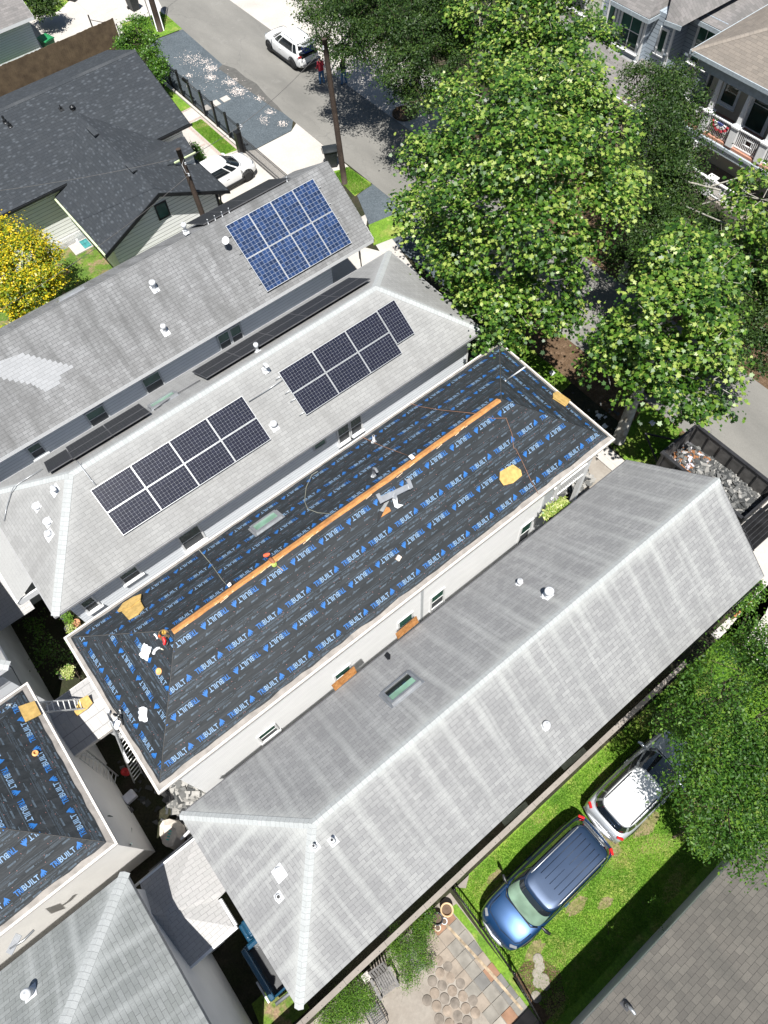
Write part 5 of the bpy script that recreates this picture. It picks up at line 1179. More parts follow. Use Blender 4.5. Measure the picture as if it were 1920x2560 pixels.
# the head-high wall between the front house and the lawn, seen from right above
t_ = thing('garden_wall', 'long narrow weathered wall between the front house and the lawn, seen from above', 'garden wall', (3,-.4,0), 0, None, True)
m = MB(); m.box(-6.3,-.455,0,12.55,-.335,1.62); m.build('wall', M['curb'], t_)
m = MB(); x = -6.3
while x < 12.5:
    w_ = min(1.6, 12.55-x); m.box(x+.004,-.475+random.uniform(-.006,.006),1.62,x+w_-.004,-.305+random.uniform(-.006,.006),1.67); x += w_
m.build('coping', M['curb'], t_)
m = MB()
for k in range(26): m.lathe((-6+k*.7+random.uniform(-.1,.1), -.40+random.uniform(-.03,.03), 1.665), [(.014,0),(.014,.012),(.005,.014)], 8)
m.build('bolt_heads', M['darkgrey'], t_)
# ---------------------------------------------------------------- vehicles (local frame: x forward, y left, z up)
def lerp(a, b, t): return a+(b-a)*t
def interp(x, pts):
    for (a, va), (b, vb) in zip(pts, pts[1:]):
        if x <= b: return va+(vb-va)*(x-a)/(b-a) if b > a else vb
    return pts[-1][1]
def patch(m, a, b, c_, d, nu, nv, bow, off=0.0, mi=0):
    """a b bottom edge, d c top edge; bow pushes the middle outwards"""
    a, b, c_, d = map(Vector, (a, b, c_, d)); G = []
    for i in range(nv+1):
        v = i/nv; r = []
        for j in range(nu+1):
            u = j/nu; p = a.lerp(b, u).lerp(d.lerp(c_, u), v)+Vector(bow)*(4*u*(1-u)); r.append(p)
        G.append(r)
    n = (b-a).cross(d-a).normalized(); G = [[p+n*off for p in r] for r in G]; m.grid([r for r in G], mi, True)
def vehicle(name, label, loc, rz, L, W, H, gx, hoodz=1.0, beltz=1.03, wheel=.35, wb=(.31,-.30), paint=None, roofp=None, rails=None, wsh=None,
            low=None, ribs=0, openhatch=False, roof_w=.66, belt_w=.88, group=None, cat='car', nexp=5.0, mirror=None):
    """gx: (cowl x, roof front x, roof rear x, tail glass foot x) along the car, metres from its middle"""
    t = thing(name, label, cat, loc, rz, group); hl = L/2; hw = W/2; cl = M['black']; gd = M['carglass']; ws = wsh or gd; xa, xt, xrt, xrb = gx
    cs = xa/hl
    st = [-1, -.985, -.955, -.88, -.7, -.45, -.15, .15, cs-.03, cs+.10, .74, .87, .95, .985, 1.0]; m = MB(); G = []
    for q in st:
        x = q*hl
        w_ = hw*interp(q, [(-1,.74),(-.985,.83),(-.955,.90),(-.88,.95),(-.7,.99),(-.3,1),(.4,1),(.74,.97),(.87,.91),(.95,.81),(.985,.68),(1,.54)])
        zt = interp(q, [(-1,beltz-.30),(-.985,beltz-.14),(-.955,beltz-.05),(-.88,beltz-.01),(-.3,beltz),(cs-.03,beltz+.0),(cs+.10,hoodz+.02),(.74,hoodz-.02),(.87,hoodz-.08),(.95,hoodz-.18),(.985,hoodz-.30),(1,hoodz-.42)])
        zb = interp(q, [(-1,.40),(-.94,.30),(-.6,.24),(.6,.24),(.9,.26),(1,.36)]); zm = lerp(zb, zt, .55)
        G.append([(x,-w_*.90,zb),(x,-w_*.985,zb+.10),(x,-w_,zm),(x,-w_*.975,zt-.15),(x,-w_*.93,zt-.05),(x,-w_*.82,zt+.0),(x,-w_*.4,zt+.035),(x,0,zt+.045),(x,w_*.4,zt+.035),(x,w_*.82,zt+.0),(x,w_*.93,zt-.05),(x,w_*.975,zt-.15),(x,w_,zm),(x,w_*.985,zb+.10),(x,w_*.90,zb)])
    k = m.grid(G, 0, True, True); m.cap(k, 15, False); m.cap(k+15*(len(st)-1), 15, True)
    m.build('body', paint, t, sub=2)
    zb0, zt0 = beltz-.02, H-.07; cb, ab = (xa+xrb)/2, (xa-xrb)/2; ct, at2 = (xt+xrt)/2, (xt-xrt)/2; bb, bt = hw*belt_w, hw*roof_w
    def se(th, a, b):
        c_, s_ = cos(th), sin(th); return a*math.copysign(abs(c_)**(2/nexp), c_), b*math.copysign(abs(s_)**(2/nexp), s_)
    def S(th, v, off=0.0):
        x0, y0 = se(th, ab, bb); x1, y1 = se(th, at2, bt); bl = .035*4*v*(1-v)
        x = lerp(cb+x0, ct+x1, v); y = lerp(y0, y1, v); nx, ny = cos(th), sin(th)
        fr = .10*max(0, cos(th))**2*(1-(y/bb)**2)
        return Vector((x+fr*(1-v*.3)+nx*(off+bl), y+ny*(off+bl), lerp(zb0, zt0, v)+off*.4))
    n = 96; TH = [2*pi*i/n for i in range(n)]
    m = MB()
    if openhatch:
        keep = [th for th in np.linspace(-pi*.80, pi*.80, 80)]; m.grid([[S(th, v) for th in keep] for v in (0,.33,.66,1)], 0, True, False)
    else: m.grid([[S(th, v) for th in TH] for v in (0,.33,.66,1)], 0, True, True)
    m.build('pillars', paint, t)
    def glass(nm, t0, t1, v0, v1, mt, off=.010, k=14):
        m = MB(); m.grid([[S(lerp(t0, t1, i/k), lerp(v0, v1, j/3), off) for i in range(k+1)] for j in range(4)], 0, True); m.build(nm, mt, t)
    glass('windshield', -.80, .80, .12, .74, ws, k=18); glass('windshield_painted_shade', -.72, .72, .745, .97, gd, k=18)  # upper dark glass band paints in the shade below the roof edge
    if not openhatch: glass('rear_window', pi-.74, pi+.74, .22, .92, gd)
    for sg in (-1, 1):
        for (a0, a1) in ((.98,1.36),(1.42,1.80),(1.86,2.22)): glass('side_window', sg*a0, sg*a1, .12, .88, gd)
    m = MB(); R_ = [(1.0,0),(.985,.03),(.93,.05),(.75,.062),(.4,.07),(.02,.072)]
    G = []
    for (f, dz) in R_:
        row = []
        for th in TH: p = S(th, 1.0, .006); row.append((ct+(p.x-ct)*f, p.y*f, p.z+dz-.004))
        G.append(row)
    k = m.grid(G, 0, True, True); m.cap(k+n*(len(R_)-1), n, False); r_ = m.build('roof', roofp or paint, t)
    zr = zt0+.062
    for k in range(ribs):
        y = (k-(ribs-1)/2)*bt*1.5/ribs; m = MB(); m.tube([(xrt+.25, y, zr-.004), (xt-.55, y, zr-.004)], .014, 6); m.build('roof_rib', M['ribdark'], r_)
    if rails:
        for sg in (-1, 1):
            m = MB(); y = sg*bt*.90; m.tube([(xrt+.2,y,zr-.03),(xrt+.27,y,zr+.03),(xt-.45,y,zr+.035),(xt-.33,y,zr-.02)], .017, 8); m.build('roof_rail', M[rails], t)
    for sx in wb:
        for sg in (-1, 1):
            x = sx*L; m = MB()
            m.lathe((x, sg*(hw-.11), wheel), [(wheel*.7,-.11),(wheel*.97,-.10),(wheel,-.05),(wheel,.05),(wheel*.97,.10),(wheel*.66,.115)], 26, axis=(0,sg,0)); w0 = m.build('wheel', M['tyre'], t)
            m = MB(); m.lathe((x, sg*(hw-.025), wheel), [(wheel*.64,-.01),(wheel*.60,.015),(wheel*.1,-.01),(.03,.01)], 26, axis=(0,sg,0))
            for a in range(5):
                an = 2*pi*a/5; m.obox((x+cos(an)*wheel*.36, sg*(hw-.008), wheel+sin(an)*wheel*.36), (cos(an),0,sin(an)), (0,1,0), (-sin(an),0,cos(an)), wheel*.25, .012, .035)
            m.build('rim', M['rim'], w0)
            m = MB(); P = [(x+cos(a)*wheel*1.14, sg*(hw-.03), wheel+sin(a)*wheel*1.14) for a in np.linspace(-.2, pi+.2, 14)]; m.tube(P, .04, 6); m.build('wheel_arch', cl, t)
    for sg in (-1, 1):
        m = MB(); m.tube([(xa-.22, sg*(hw*.90), beltz+.0),(xa-.24, sg*(hw+.07), beltz+.06),(xa-.29, sg*(hw+.20), beltz+.05)], [.03,.065,.04], 10); m.build('side_mirror', mirror or paint, t)
        m = MB(); m.obox((.90*hl, sg*hw*.70, hoodz-.155), (1,sg*.75,.0), (-sg*.75,1,0), (0,0,1), .05, .12, .045); m.build('headlight', M['lamp'], t, bevel=.02)
        m = MB(); m.obox((-.93*hl, sg*hw*.775, beltz-.07), (1,-sg*.55,0), (sg*.55,1,0), (0,0,1), .045, .11, .075); m.build('taillight', M['tail'], t, bevel=.02)
        m = MB(); m.obox((0, sg*(hw*.985), .33), (1,0,0), (0,1,0), (0,0,1), hl*.5, .03, .07); m.build('sill', cl, t)
        m = MB(); m.obox((0, sg*(hw*.998), lerp(.24, beltz, .75)), (1,0,0), (0,1,0), (0,0,1), .10, .012, .014); m.build('door_handle', paint, t)
    m = MB(); m.obox((hl*.955, 0, hoodz-.42), (1,0,0), (0,1,0), (0,0,1), .09, hw*.42, .11); m.build('grille', M['black'], t, bevel=.02)
    if low:
        for sg, f in ((1,.62),(-1,.80)):
            m = MB(); m.tube([(sg*hl*.95,-hw*f*1.05,.50),(sg*hl*1.0,-hw*f*.6,.52),(sg*hl*1.02,0,.53),(sg*hl*1.0,hw*f*.6,.52),(sg*hl*.95,hw*f*1.05,.50)], .075, 8); m.build('bumper', low, t)
    m = MB(); m.tube([(xa+.18,-hw*.80,hoodz+.045),(xa+.6,-hw*.78,hoodz+.02),(hl*.86,-hw*.66,hoodz-.06),(hl*.90,0,hoodz-.055),(hl*.86,hw*.66,hoodz-.06),(xa+.6,hw*.78,hoodz+.02),(xa+.18,hw*.80,hoodz+.045)], .008, 5); m.build('hood_seam', M['black'], t)
    m = MB(); m.tube([S(-.7,.04,.03), S(-.3,.03,.05), S(.3,.03,.05), S(.7,.04,.03)], .022, 6); m.build('cowl', M['black'], t)
    return t
def thing_child(n, t): return None
M['carglass'] = glassm('car_glass', (.012,.016,.02), .03); M['wsgreen'] = glassm('windshield_green', (.20,.30,.22), .05)
M['tyre'] = plain('tyre_rubber', (.02,.02,.02), .85); M['rim'] = plain('alloy_rim', (.45,.46,.47), .3, .8)
M['lamp'] = plain('headlamp_lens', (.20,.21,.22), .15, .2, .8); M['tail'] = plain('taillight_red', (.45,.01,.01), .2, 0, .7)
M['ribdark'] = plain('dark_blue_rib', (.008,.012,.022), .5)
pw = carpaint('white_car_paint', (.80,.80,.79)); pb = carpaint('metallic_blue_paint', (.005,.038,.11), .5, .34); pbr = carpaint('faded_blue_roof', (.015,.034,.075), .4, .36); ps = carpaint('silver_white_paint', (.42,.44,.46), .35, .24)
vehicle('parked_wagon', 'large metallic blue wagon with ribbed roof parked on the lawn', (3.73,-2.36,0), pi, L=4.8, W=1.76, H=1.92, gx=(1.32,.70,-1.95,-2.25), hoodz=1.10, beltz=1.14, wheel=.36, paint=pb, roofp=pbr, rails='galv', wsh=M['wsgreen'], ribs=5, low=M['galv'], roof_w=.745, nexp=7.0, mirror=M['black'])
vehicle('parked_suv', 'white and silver SUV half under the tree, behind the blue wagon', (8.55,-2.28,0), .0, L=4.4, W=1.74, H=1.68, gx=(1.05,-.02,-1.85,-2.02), hoodz=.98, beltz=1.03, paint=ps, roofp=pw, rails='black', low=M['galv'], roof_w=.70)
vehicle('parked_suv', 'white compact SUV on the pale driveway half hidden by the black roof', (15.1,35.66,0), .02, L=4.2, W=1.66, H=1.62, gx=(1.15,.30,-1.6,-1.95), hoodz=.98, beltz=1.02, paint=pw, roofp=pw, low=M['black'], roof_w=.68)
sv = vehicle('parked_suv', 'white SUV on the street with its rear hatch raised', (25.85,43.78,0), pi/2, L=4.45, W=1.76, H=1.72, gx=(1.15,.15,-1.75,-2.05), hoodz=1.02, beltz=1.06, paint=pw, roofp=pw, rails='galv', low=M['darkgrey'], wheel=.37, openhatch=True, roof_w=.70)
m = MB(); G = [[(-1.85-s*.85, y, 1.66+.22*s-.0*y) for y in np.linspace(-.6, .6, 7)] for s in np.linspace(0, 1, 5)]; m.grid(G); m.grid([[Vector(p)-Vector((0,0,.05)) for p in r[::-1]] for r in G]); m.build('raised_hatch', pw, sv)
m = MB(); G = [[(-1.95-s*.38, y, 1.70+.10*s) for y in np.linspace(-.45, .45, 5)] for s in np.linspace(0, 1, 3)]; m.grid(G); m.build('hatch_window', M['carglass'], sv)
m = MB(); m.box(-2.19,-.62,.62,-2.10,.62,1.05); m.box(-2.1,-.62,1.04,-1.1,.62,1.07); m.box(-1.1,-.6,1.05,-1.06,.6,1.6); m.build('cargo_area', M['black'], sv)
t_ = thing('cool_box', 'blue cool box with pale lid in the boot of the white SUV', 'cool box', (26.0,41.95,1.07), pi/2)
m = MB(); m.box(-.26,-.36,0,.2,.36,.42); m.build('body', plain('coolbox_blue', (.02,.06,.28), .4), t_, bevel=.03); m = MB(); m.box(-.28,-.38,.425,.22,.38,.52); m.build('lid', plain('coolbox_lid', (.35,.45,.42), .5), t_, bevel=.03)
# car glimpsed through the leaves, turquoise car in the back alley
vehicle('parked_car', 'dark blue car glimpsed through the leaves by the right sycamore', (22.95,10.6,0), -pi/2, L=4.3, W=1.7, H=1.45, gx=(.9,.2,-1.2,-1.7), paint=carpaint('navy_paint', (.02,.05,.14), .3), low=M['black'], roof_w=.7)
t_ = thing('pickup_truck', 'turquoise open-bed pickup mostly hidden under the lower eave of the front house', 'pickup truck', (-4.5,1.6,0), 0, None, True)
tq = carpaint('turquoise_paint', (.004,.05,.10), .2)
m = MB(); m.box(-5.3,.62,.45,-5.12,2.35,1.0); m.box(-3.85,.62,.45,-3.67,2.35,1.0); m.box(-5.12,2.2,.45,-3.85,2.35,1.0); m.box(-5.12,.62,.5,-3.85,.7,.98); m.build('body', tq, t_, bevel=.04)
m = MB(); m.box(-5.12,.7,.5,-3.85,2.2,.56); m.build('cargo_bed', M['black'], t_)
m = MB(); m.tube([(-5.3,.50,.48),(-4.5,.44,.5),(-3.67,.50,.48)], .06, 8); m.build('bumper', M['galv'], t_)
m = MB(); m.prism([(-4.9,2.4,.9),(-3.72,2.4,.9),(-3.85,2.5,1.3),(-4.8,2.5,1.3)], (0,.5,0)); m.box(-5.0,2.36,.4,-3.67,3.0,.9); m.build('cab', tq, t_, bevel=.06)
m = MB(); m.obox((-5.36,1.0,.9), (0,1,0), (1,0,0), (0,0,1), .35, .03, .02); m.build('side_rail', M['galv'], t_)
for x in (-5.2,-3.77):
    for y in (1.3,): m = MB(); m.lathe((x,y,.34), [(.2,-.1),(.34,-.08),(.34,.08),(.2,.1)], 20, axis=(1,0,0)); m.build('wheel', M['tyre'], t_)
# ---------------------------------------------------------------- dump trailer full of old shingles
t_ = thing('dump_trailer', 'long black dump trailer heaped with torn-off shingles beside the street', 'trailer', (19.9,4.2,0), 0, None, True)
X0, X1, Y0, Y1, ZF, ZR = 18.85, 20.95, 2.05, 6.1, .75, 1.85
m = MB(); m.box(X0, Y0, ZF-.12, X1, Y1, ZF); m.build('bed', M['darkgrey'], t_)
def tw(nm, x0, y0, x1, y1, n):
    m = MB(); m.box(x0, y0, ZF, x1, y1, ZR-.1); m.build(nm, M['tblack'], t_)
M['tblack'] = plain('worn_black_paint', (.028,.028,.03), .45, .2, .5, .4, 3); M['tgrey'] = plain('scuffed_inner_wall', (.11,.105,.10), .6, .1, .4, .35, 3)
for a in ((X0-.06,Y0,X0,Y1),(X1,Y0,X1+.06,Y1),(X0,Y1,X1,Y1+.06)): tw('side_wall', *a, 0)
m = MB(); m.box(X0,Y1-.012,ZF,X1,Y1-.004,ZR-.12); m.box(X1-.012,Y0,ZF,X1-.004,Y1-.02,ZR-.12); m.box(X0+.004,Y0,ZF,X0+.012,Y1-.02,ZR-.12); m.build('inner_lining', M['tgrey'], t_)
m = MB(); m.box(X0-.12,Y0,ZR-.1,X0+.03,Y1+.1,ZR); m.box(X1-.03,Y0,ZR-.1,X1+.12,Y1+.1,ZR); m.box(X0+.03,Y1,ZR-.1,X1-.03,Y1+.1,ZR)
m.box(X1+.06,Y0,ZF+.35,X1+.12,Y1,ZF+.45); m.build('top_rail', M['tblack'], t_)
m = MB()
y = Y0+.2
while y < Y1: m.box(X1+.06,y,ZF,X1+.13,y+.07,ZR-.1); m.box(X0-.13,y,ZF,X0-.06,y+.07,ZR-.1); m.box(X1-.05,y,ZF,X1-.013,y+.06,ZR-.1); y += .62
m.build('ribs', M['tblack'], t_)
for k, yy in enumerate((Y0-.05, Y0-.62)):
    m = MB(); m.obox(((X0+X1)/2, yy-.0, 1.3-k*.5), (1,0,0), (0,1,0), (0,0,1), 1.06, .035, .55 if k == 0 else .06)
    m.build('tailgate', M['tblack'], t_)
m = MB()
for k in range(6): m.obox(((X0+X1)/2+.0, Y0-.25-k*.16, 1.15-k*.14), (1,0,0), (0,1,-.85), (0,.85,1), 1.05, .09, .02)
m.obox((X0+.1,Y0-.65,.8),(0,1,.85),(1,0,0),(0,-.85,1),.62,.03,.05); m.obox((X1-.1,Y0-.65,.8),(0,1,.85),(1,0,0),(0,-.85,1),.62,.03,.05); m.build('loading_ramp', M['tblack'], t_)
m = MB(); m.box(18.15,3.0,.75,18.72,5.6,.82); m.box(18.15,2.9,.4,18.2,5.7,.82); m.build('mudguard', M['tblack'], t_)
for yy in (3.6, 4.6):
    for xx in (18.45, 21.35):
        m = MB(); m.lathe((xx,yy,.36), [(.2,-.12),(.36,-.1),(.36,.1),(.2,.12)], 20, axis=(1,0,0)); m.build('wheel', M['tyre'], t_)
m = MB(); m.tube([(X0+.2,Y1+.1,.7),((X0+X1)/2,Y1+1.5,.6)], .05, 6); m.tube([(X1-.2,Y1+.1,.7),((X0+X1)/2,Y1+1.5,.6)], .05, 6); m.build('drawbar', M['tblack'], t_)
# debris builders
def debris(name, label, cat, spots, mats, smin=.08, smax=.22, seed=3, thin=.012):
    r = random.Random(seed); m = MB()
    for (x, y, z, rx, ry, h, n) in spots:
        for _ in range(n):
            a, b = r.uniform(-1, 1), r.uniform(-1, 1); d = min(1, math.hypot(a, b)); zz_ = z+h*(1-d*d)*r.uniform(.5, 1)
            q = Matrix.Rotation(r.uniform(0, 2*pi), 3, 'Z') @ Matrix.Rotation(r.gauss(0, .35), 3, 'X') @ Matrix.Rotation(r.gauss(0, .35), 3, 'Y')
            w_, l = r.uniform(smin, smax), r.uniform(smin, smax)*.7
            m.obox((x+a*rx, y+b*ry, zz_), q @ Vector((1,0,0)), q @ Vector((0,1,0)), q @ Vector((0,0,1)), w_, l, thin*r.uniform(.6, 1.6), r.choices(range(len(mats)), [mm[1] for mm in mats])[0])
    o = m.build(name, [mm[0] for mm in mats]); return tag(o, label, cat, None, 'stuff')
dA, dB, dC, dD, dE = plain('debris_dark', (.05,.052,.052), .9), plain('debris_grey', (.13,.13,.125), .9), plain('debris_light', (.30,.29,.27), .8), plain('debris_orange', (.25,.11,.045), .9), plain('debris_white', (.5,.48,.52), .6)
debris('shingle_debris', 'heap of torn grey shingles filling the black trailer', 'debris', [(19.9,3.4,ZF+.15,.95,1.35,.55,900),(19.9,4.6,ZF+.1,.95,1.0,.4,300)], [(dA,5),(dB,5),(dC,2)], .06, .17, 5)
debris('packaging_debris', 'orange boards and white plastic at the far end of the trailer', 'debris', [(19.75,5.3,ZF+.25,.85,.62,.3,260)], [(dD,3),(dE,1.3),(dA,4),(dB,2),(dC,1)], .05, .16, 6)
debris('shingle_debris', 'pile of old shingles and boards on the porch by the street end', 'debris', [(15.2,8.5,.1,1.5,1.0,.5,380),(13.9,8.6,2.7,.5,.8,.2,60)], [(dA,2),(dB,4),(dC,5)], .08, .24, 7)
debris('shingle_debris', 'pile of broken shingles in the gap between the two white houses', 'debris', [(-4.25,7.6,.05,.65,1.1,.45,420),(-4.5,6.6,.05,.7,.5,.35,240),(-3.2,6.4,.05,.9,.4,.3,120)], [(dA,2),(dB,4),(dC,6)], .08, .24, 8)
debris('scrap_litter', 'dim litter of scraps in the shaded back alley', 'debris', [(-4.95,8.9,.0,.8,1.6,.08,60)], [(dA,5),(dB,1)], .05, .16, 9)
debris('scrap_litter', 'scraps and wrappers strewn on the shaded front walk', 'debris', [(18.3,10.3,.02,1.2,1.6,.06,36),(19.9,9.4,.03,.9,.9,.04,20)], [(dA,3),(dB,2),(dC,2),(dE,1)], .03, .1, 10)
t_ = thing('debris_bag', 'torn beige bag of rubbish with turquoise lettering in the alley', 'bag', (-5.35,6.85,0), 0, None, True)
m = MB(); r = random.Random(4); G = []
for i, (z_, s_) in enumerate(((0,.5),(.3,.56),(.6,.5),(.72,.3))): G.append([(-5.35+cos(a)*s_*r.uniform(.85,1.1)*.75, 6.85+sin(a)*s_*r.uniform(.85,1.1), z_+r.uniform(-.05,.05)) for a in np.linspace(0, 2*pi, 13)[:-1]])
k = m.grid(G, 0, False, True); m.cap(k+36, 12, True); m.build('sack', plain('beige_sack', (.60,.54,.47), .7), t_)
m = MB()
for k in range(4): m.obox((-5.5+k*.07, 6.72+k*.06, .78), (1,.8,0), (-.8,1,0), (0,0,1), .02, .05, .004)
m.build('lettering', plain('turquoise_print', (.05,.5,.45), .5), t_)
m = MB(); m.obox((-4.15,6.55,.75), (1,.12,0), (-.12,1,0), (0,0,1), 1.0, .04, .05); tag(m.build('white_gutter_piece', M['whitevent']), 'bright white gutter length laid over the shingle pile', 'gutter')
# people behind the suv
def person(label, loc, rz, top, legs, skin, hairc, cap=None, pose=0.0):
    t = thing('person', label, 'person', loc, rz)
    V_, E_, R_ = [], [], []
    def v(p, r, par=None):
        V_.append(p); R_.append(r); i = len(V_)-1
        if par is not None: E_.append((par, i))
        return i
    pel = v((0,0,.95), .15); ch = v((0.02,0,1.2), .16, pel); sh = v((.03,0,1.42), .13, ch); nk = v((.03,0,1.52), .055, sh); hd = v((.04,0,1.66), .095, nk); v((.045,0,1.75), .075, hd)
    for s in (-1, 1):
        hp = v((0,s*.1,.88), .105, pel); kn = v((.05+pose*.06*s,s*.12,.48), .07, hp); an = v((0+pose*.1*s,s*.13,.1), .045, kn); v((.15+pose*.1*s,s*.14,.05), .04, an)
        a1 = v((.03,s*.2,1.40), .062, sh); el = v((.06,s*.27,1.12), .045, a1); wr = v((.26,s*.2,1.02), .032, el); hn = v((.33,s*.18,1.01), .035, wr)
        for k in range(4): f1 = v((.39,s*(.15+.018*k),1.01+.004*k), .010, hn); v((.43,s*(.15+.018*k),.985), .008, f1)
        th = v((.35,s*.14,1.03), .011, hn); v((.385,s*.12,1.03), .009, th)
    me = bpy.data.meshes.new('body'); me.from_pydata(V_, E_, []); o = bpy.data.objects.new('body', me); COL.objects.link(o); o.parent = t
    sk_ = o.modifiers.new('skin', 'SKIN'); sk_.use_smooth_shade = True
    for i, d in enumerate(me.skin_vertices[0].data): d.radius = (R_[i], R_[i]); d.use_root = (i == 0)
    o.modifiers.new('s', 'SUBSURF').levels = 1
    g = N('clothed_body'); z_ = g.sep(g.pos()); c = g.mix(g.mr(z_[2], .93, .95), legs, top); c = g.mix(g.mr(z_[2], 1.49, 1.50), c, skin); c = g.mix(g.mr(z_[0], .20, .21), c, skin)
    c = g.mix(g.mr(z_[2], .10, .09), c, (.05,.05,.05)); me.materials.append(g.bsdf(c, .8, 0, .2, g.noise(g.pos(), 9, 3), .4, .03))
    m = MB(); G = [[(.035+sin(b)*cos(a)*.112, sin(b)*sin(a)*.10, 1.69+cos(b)*.115) for a in np.linspace(0, 2*pi, 15)[:-1]] for b in np.linspace(.02, 1.45, 6)]; m.grid(G, 0, True, True)
    if cap: m.obox((.16,0,1.70), (1,0,-.15), (0,1,0), (.15,0,1), .07, .07, .008)
    m.build('cap' if cap else 'hair', plain('headwear' if cap else 'dark_hair', cap or hairc, .8), t)
    m = MB()
    for s in (-1, 1): m.obox((.137,s*.035,1.67), (1,0,0), (0,1,0), (0,0,1), .006, .012, .007)
    m.build('eyes', M['black'], t); m = MB(); m.obox((.148,0,1.645), (1,0,-.4), (0,1,0), (.4,0,1), .012, .012, .022); m.build('nose', plain('skin_tone', skin, .6), t)
person('person in red shirt, jeans and dark cap standing behind the open hatch', (25.45,39.75,0), pi/2, (.45,.04,.06), (.05,.13,.27), (.35,.2,.14), (.02,.02,.02), (.04,.05,.07), .3)
person('person in dark shirt and jeans in the tree shade beside the pole', (26.5,38.75,0), pi/2+.3, (.03,.035,.045), (.06,.16,.32), (.35,.2,.14), (.02,.015,.01), None, .8)
# ---------------------------------------------------------------- trees and plants
STAR = np.array([(0,-.42),(.16,-.30),(.42,-.30),(.30,-.06),(.50,.16),(.22,.20),(.0,.55),(-.22,.20),(-.50,.16),(-.30,-.06),(-.42,-.30),(-.16,-.30)])
DIAM = np.array([(0,-.5),(.26,0),(0,.5),(-.26,0)])
OVAL = np.array([(0,-.5),(.24,-.25),(.28,.1),(0,.5),(-.28,.1),(-.24,-.25)])
def leaf_mesh(name, C_, S_, Nn, T_, shape, mat, parent, cup=.15, ups=None):
    """one face per leaf: centres, sizes, normals, tints"""
    n = len(C_); k = len(shape)
    up = RNG.normal(size=(n,3)); a = np.cross(Nn, up); a /= np.linalg.norm(a, axis=1)[:,None]+1e-9; b = np.cross(Nn, a)
    V_ = C_[:,None,:]+(a[:,None,:]*shape[None,:,0:1]+b[:,None,:]*shape[None,:,1:2])*S_[:,None,None]
    if cup: rr = (shape**2).sum(1); V_ = V_-Nn[:,None,:]*(rr[None,:,None]*cup*S_[:,None,None]*2)
    me = bpy.data.meshes.new(name); me.vertices.add(n*k); me.vertices.foreach_set('co', V_.reshape(-1).astype('f'))
    me.loops.add(n*k); me.loops.foreach_set('vertex_index', np.arange(n*k, dtype='i')); me.polygons.add(n)
    me.polygons.foreach_set('loop_start', np.arange(0, n*k, k, dtype='i')); me.polygons.foreach_set('loop_total', np.full(n, k, 'i'))
    me.materials.append(M[mat]); at_ = me.attributes.new('tint', 'FLOAT', 'FACE'); at_.data.foreach_set('value', T_.astype('f'))
    me.update(calc_edges=True); o = bpy.data.objects.new(name, me); COL.objects.link(o)
    if parent is not None: o.parent = parent; o.matrix_parent_inverse = par_inv(parent)
    return o
CLT = []
def clumps(lobes, dens, per, spread, shell=.55, flat=.8):
    """points: clusters of leaves spread near the surface of each lobe"""
    P, O = [], []; K = CLT; K.clear()
    for (c_, r) in lobes:
        lt = RNG.normal(0, .06)
        r = np.array(r if isinstance(r, (list, tuple)) else (r, r, r*flat)); n = max(3, int(dens*4*pi*(r.mean()**2)))
        d = RNG.normal(size=(n,3)); d /= np.linalg.norm(d, axis=1)[:,None]; d[:,2] = np.where(d[:,2] < -.5, -d[:,2], d[:,2])
        q = np.array(c_)+d*r*(shell+(1.12-shell)*RNG.random((n,1))**.7)
        for i in range(n):
            k = max(2, int(per*RNG.uniform(.4, 1.5))); off = RNG.normal(size=(k,3))*spread*RNG.uniform(.6,1.3)*np.array([1,1,.55])
            P.append(q[i]+off); O.append(np.repeat(d[i][None], k, 0)); K.append(np.full(k, RNG.normal(0, .16)+lt))  # clump tone offsets stand in for sunlit and shaded foliage
    return np.concatenate(P), np.concatenate(O)
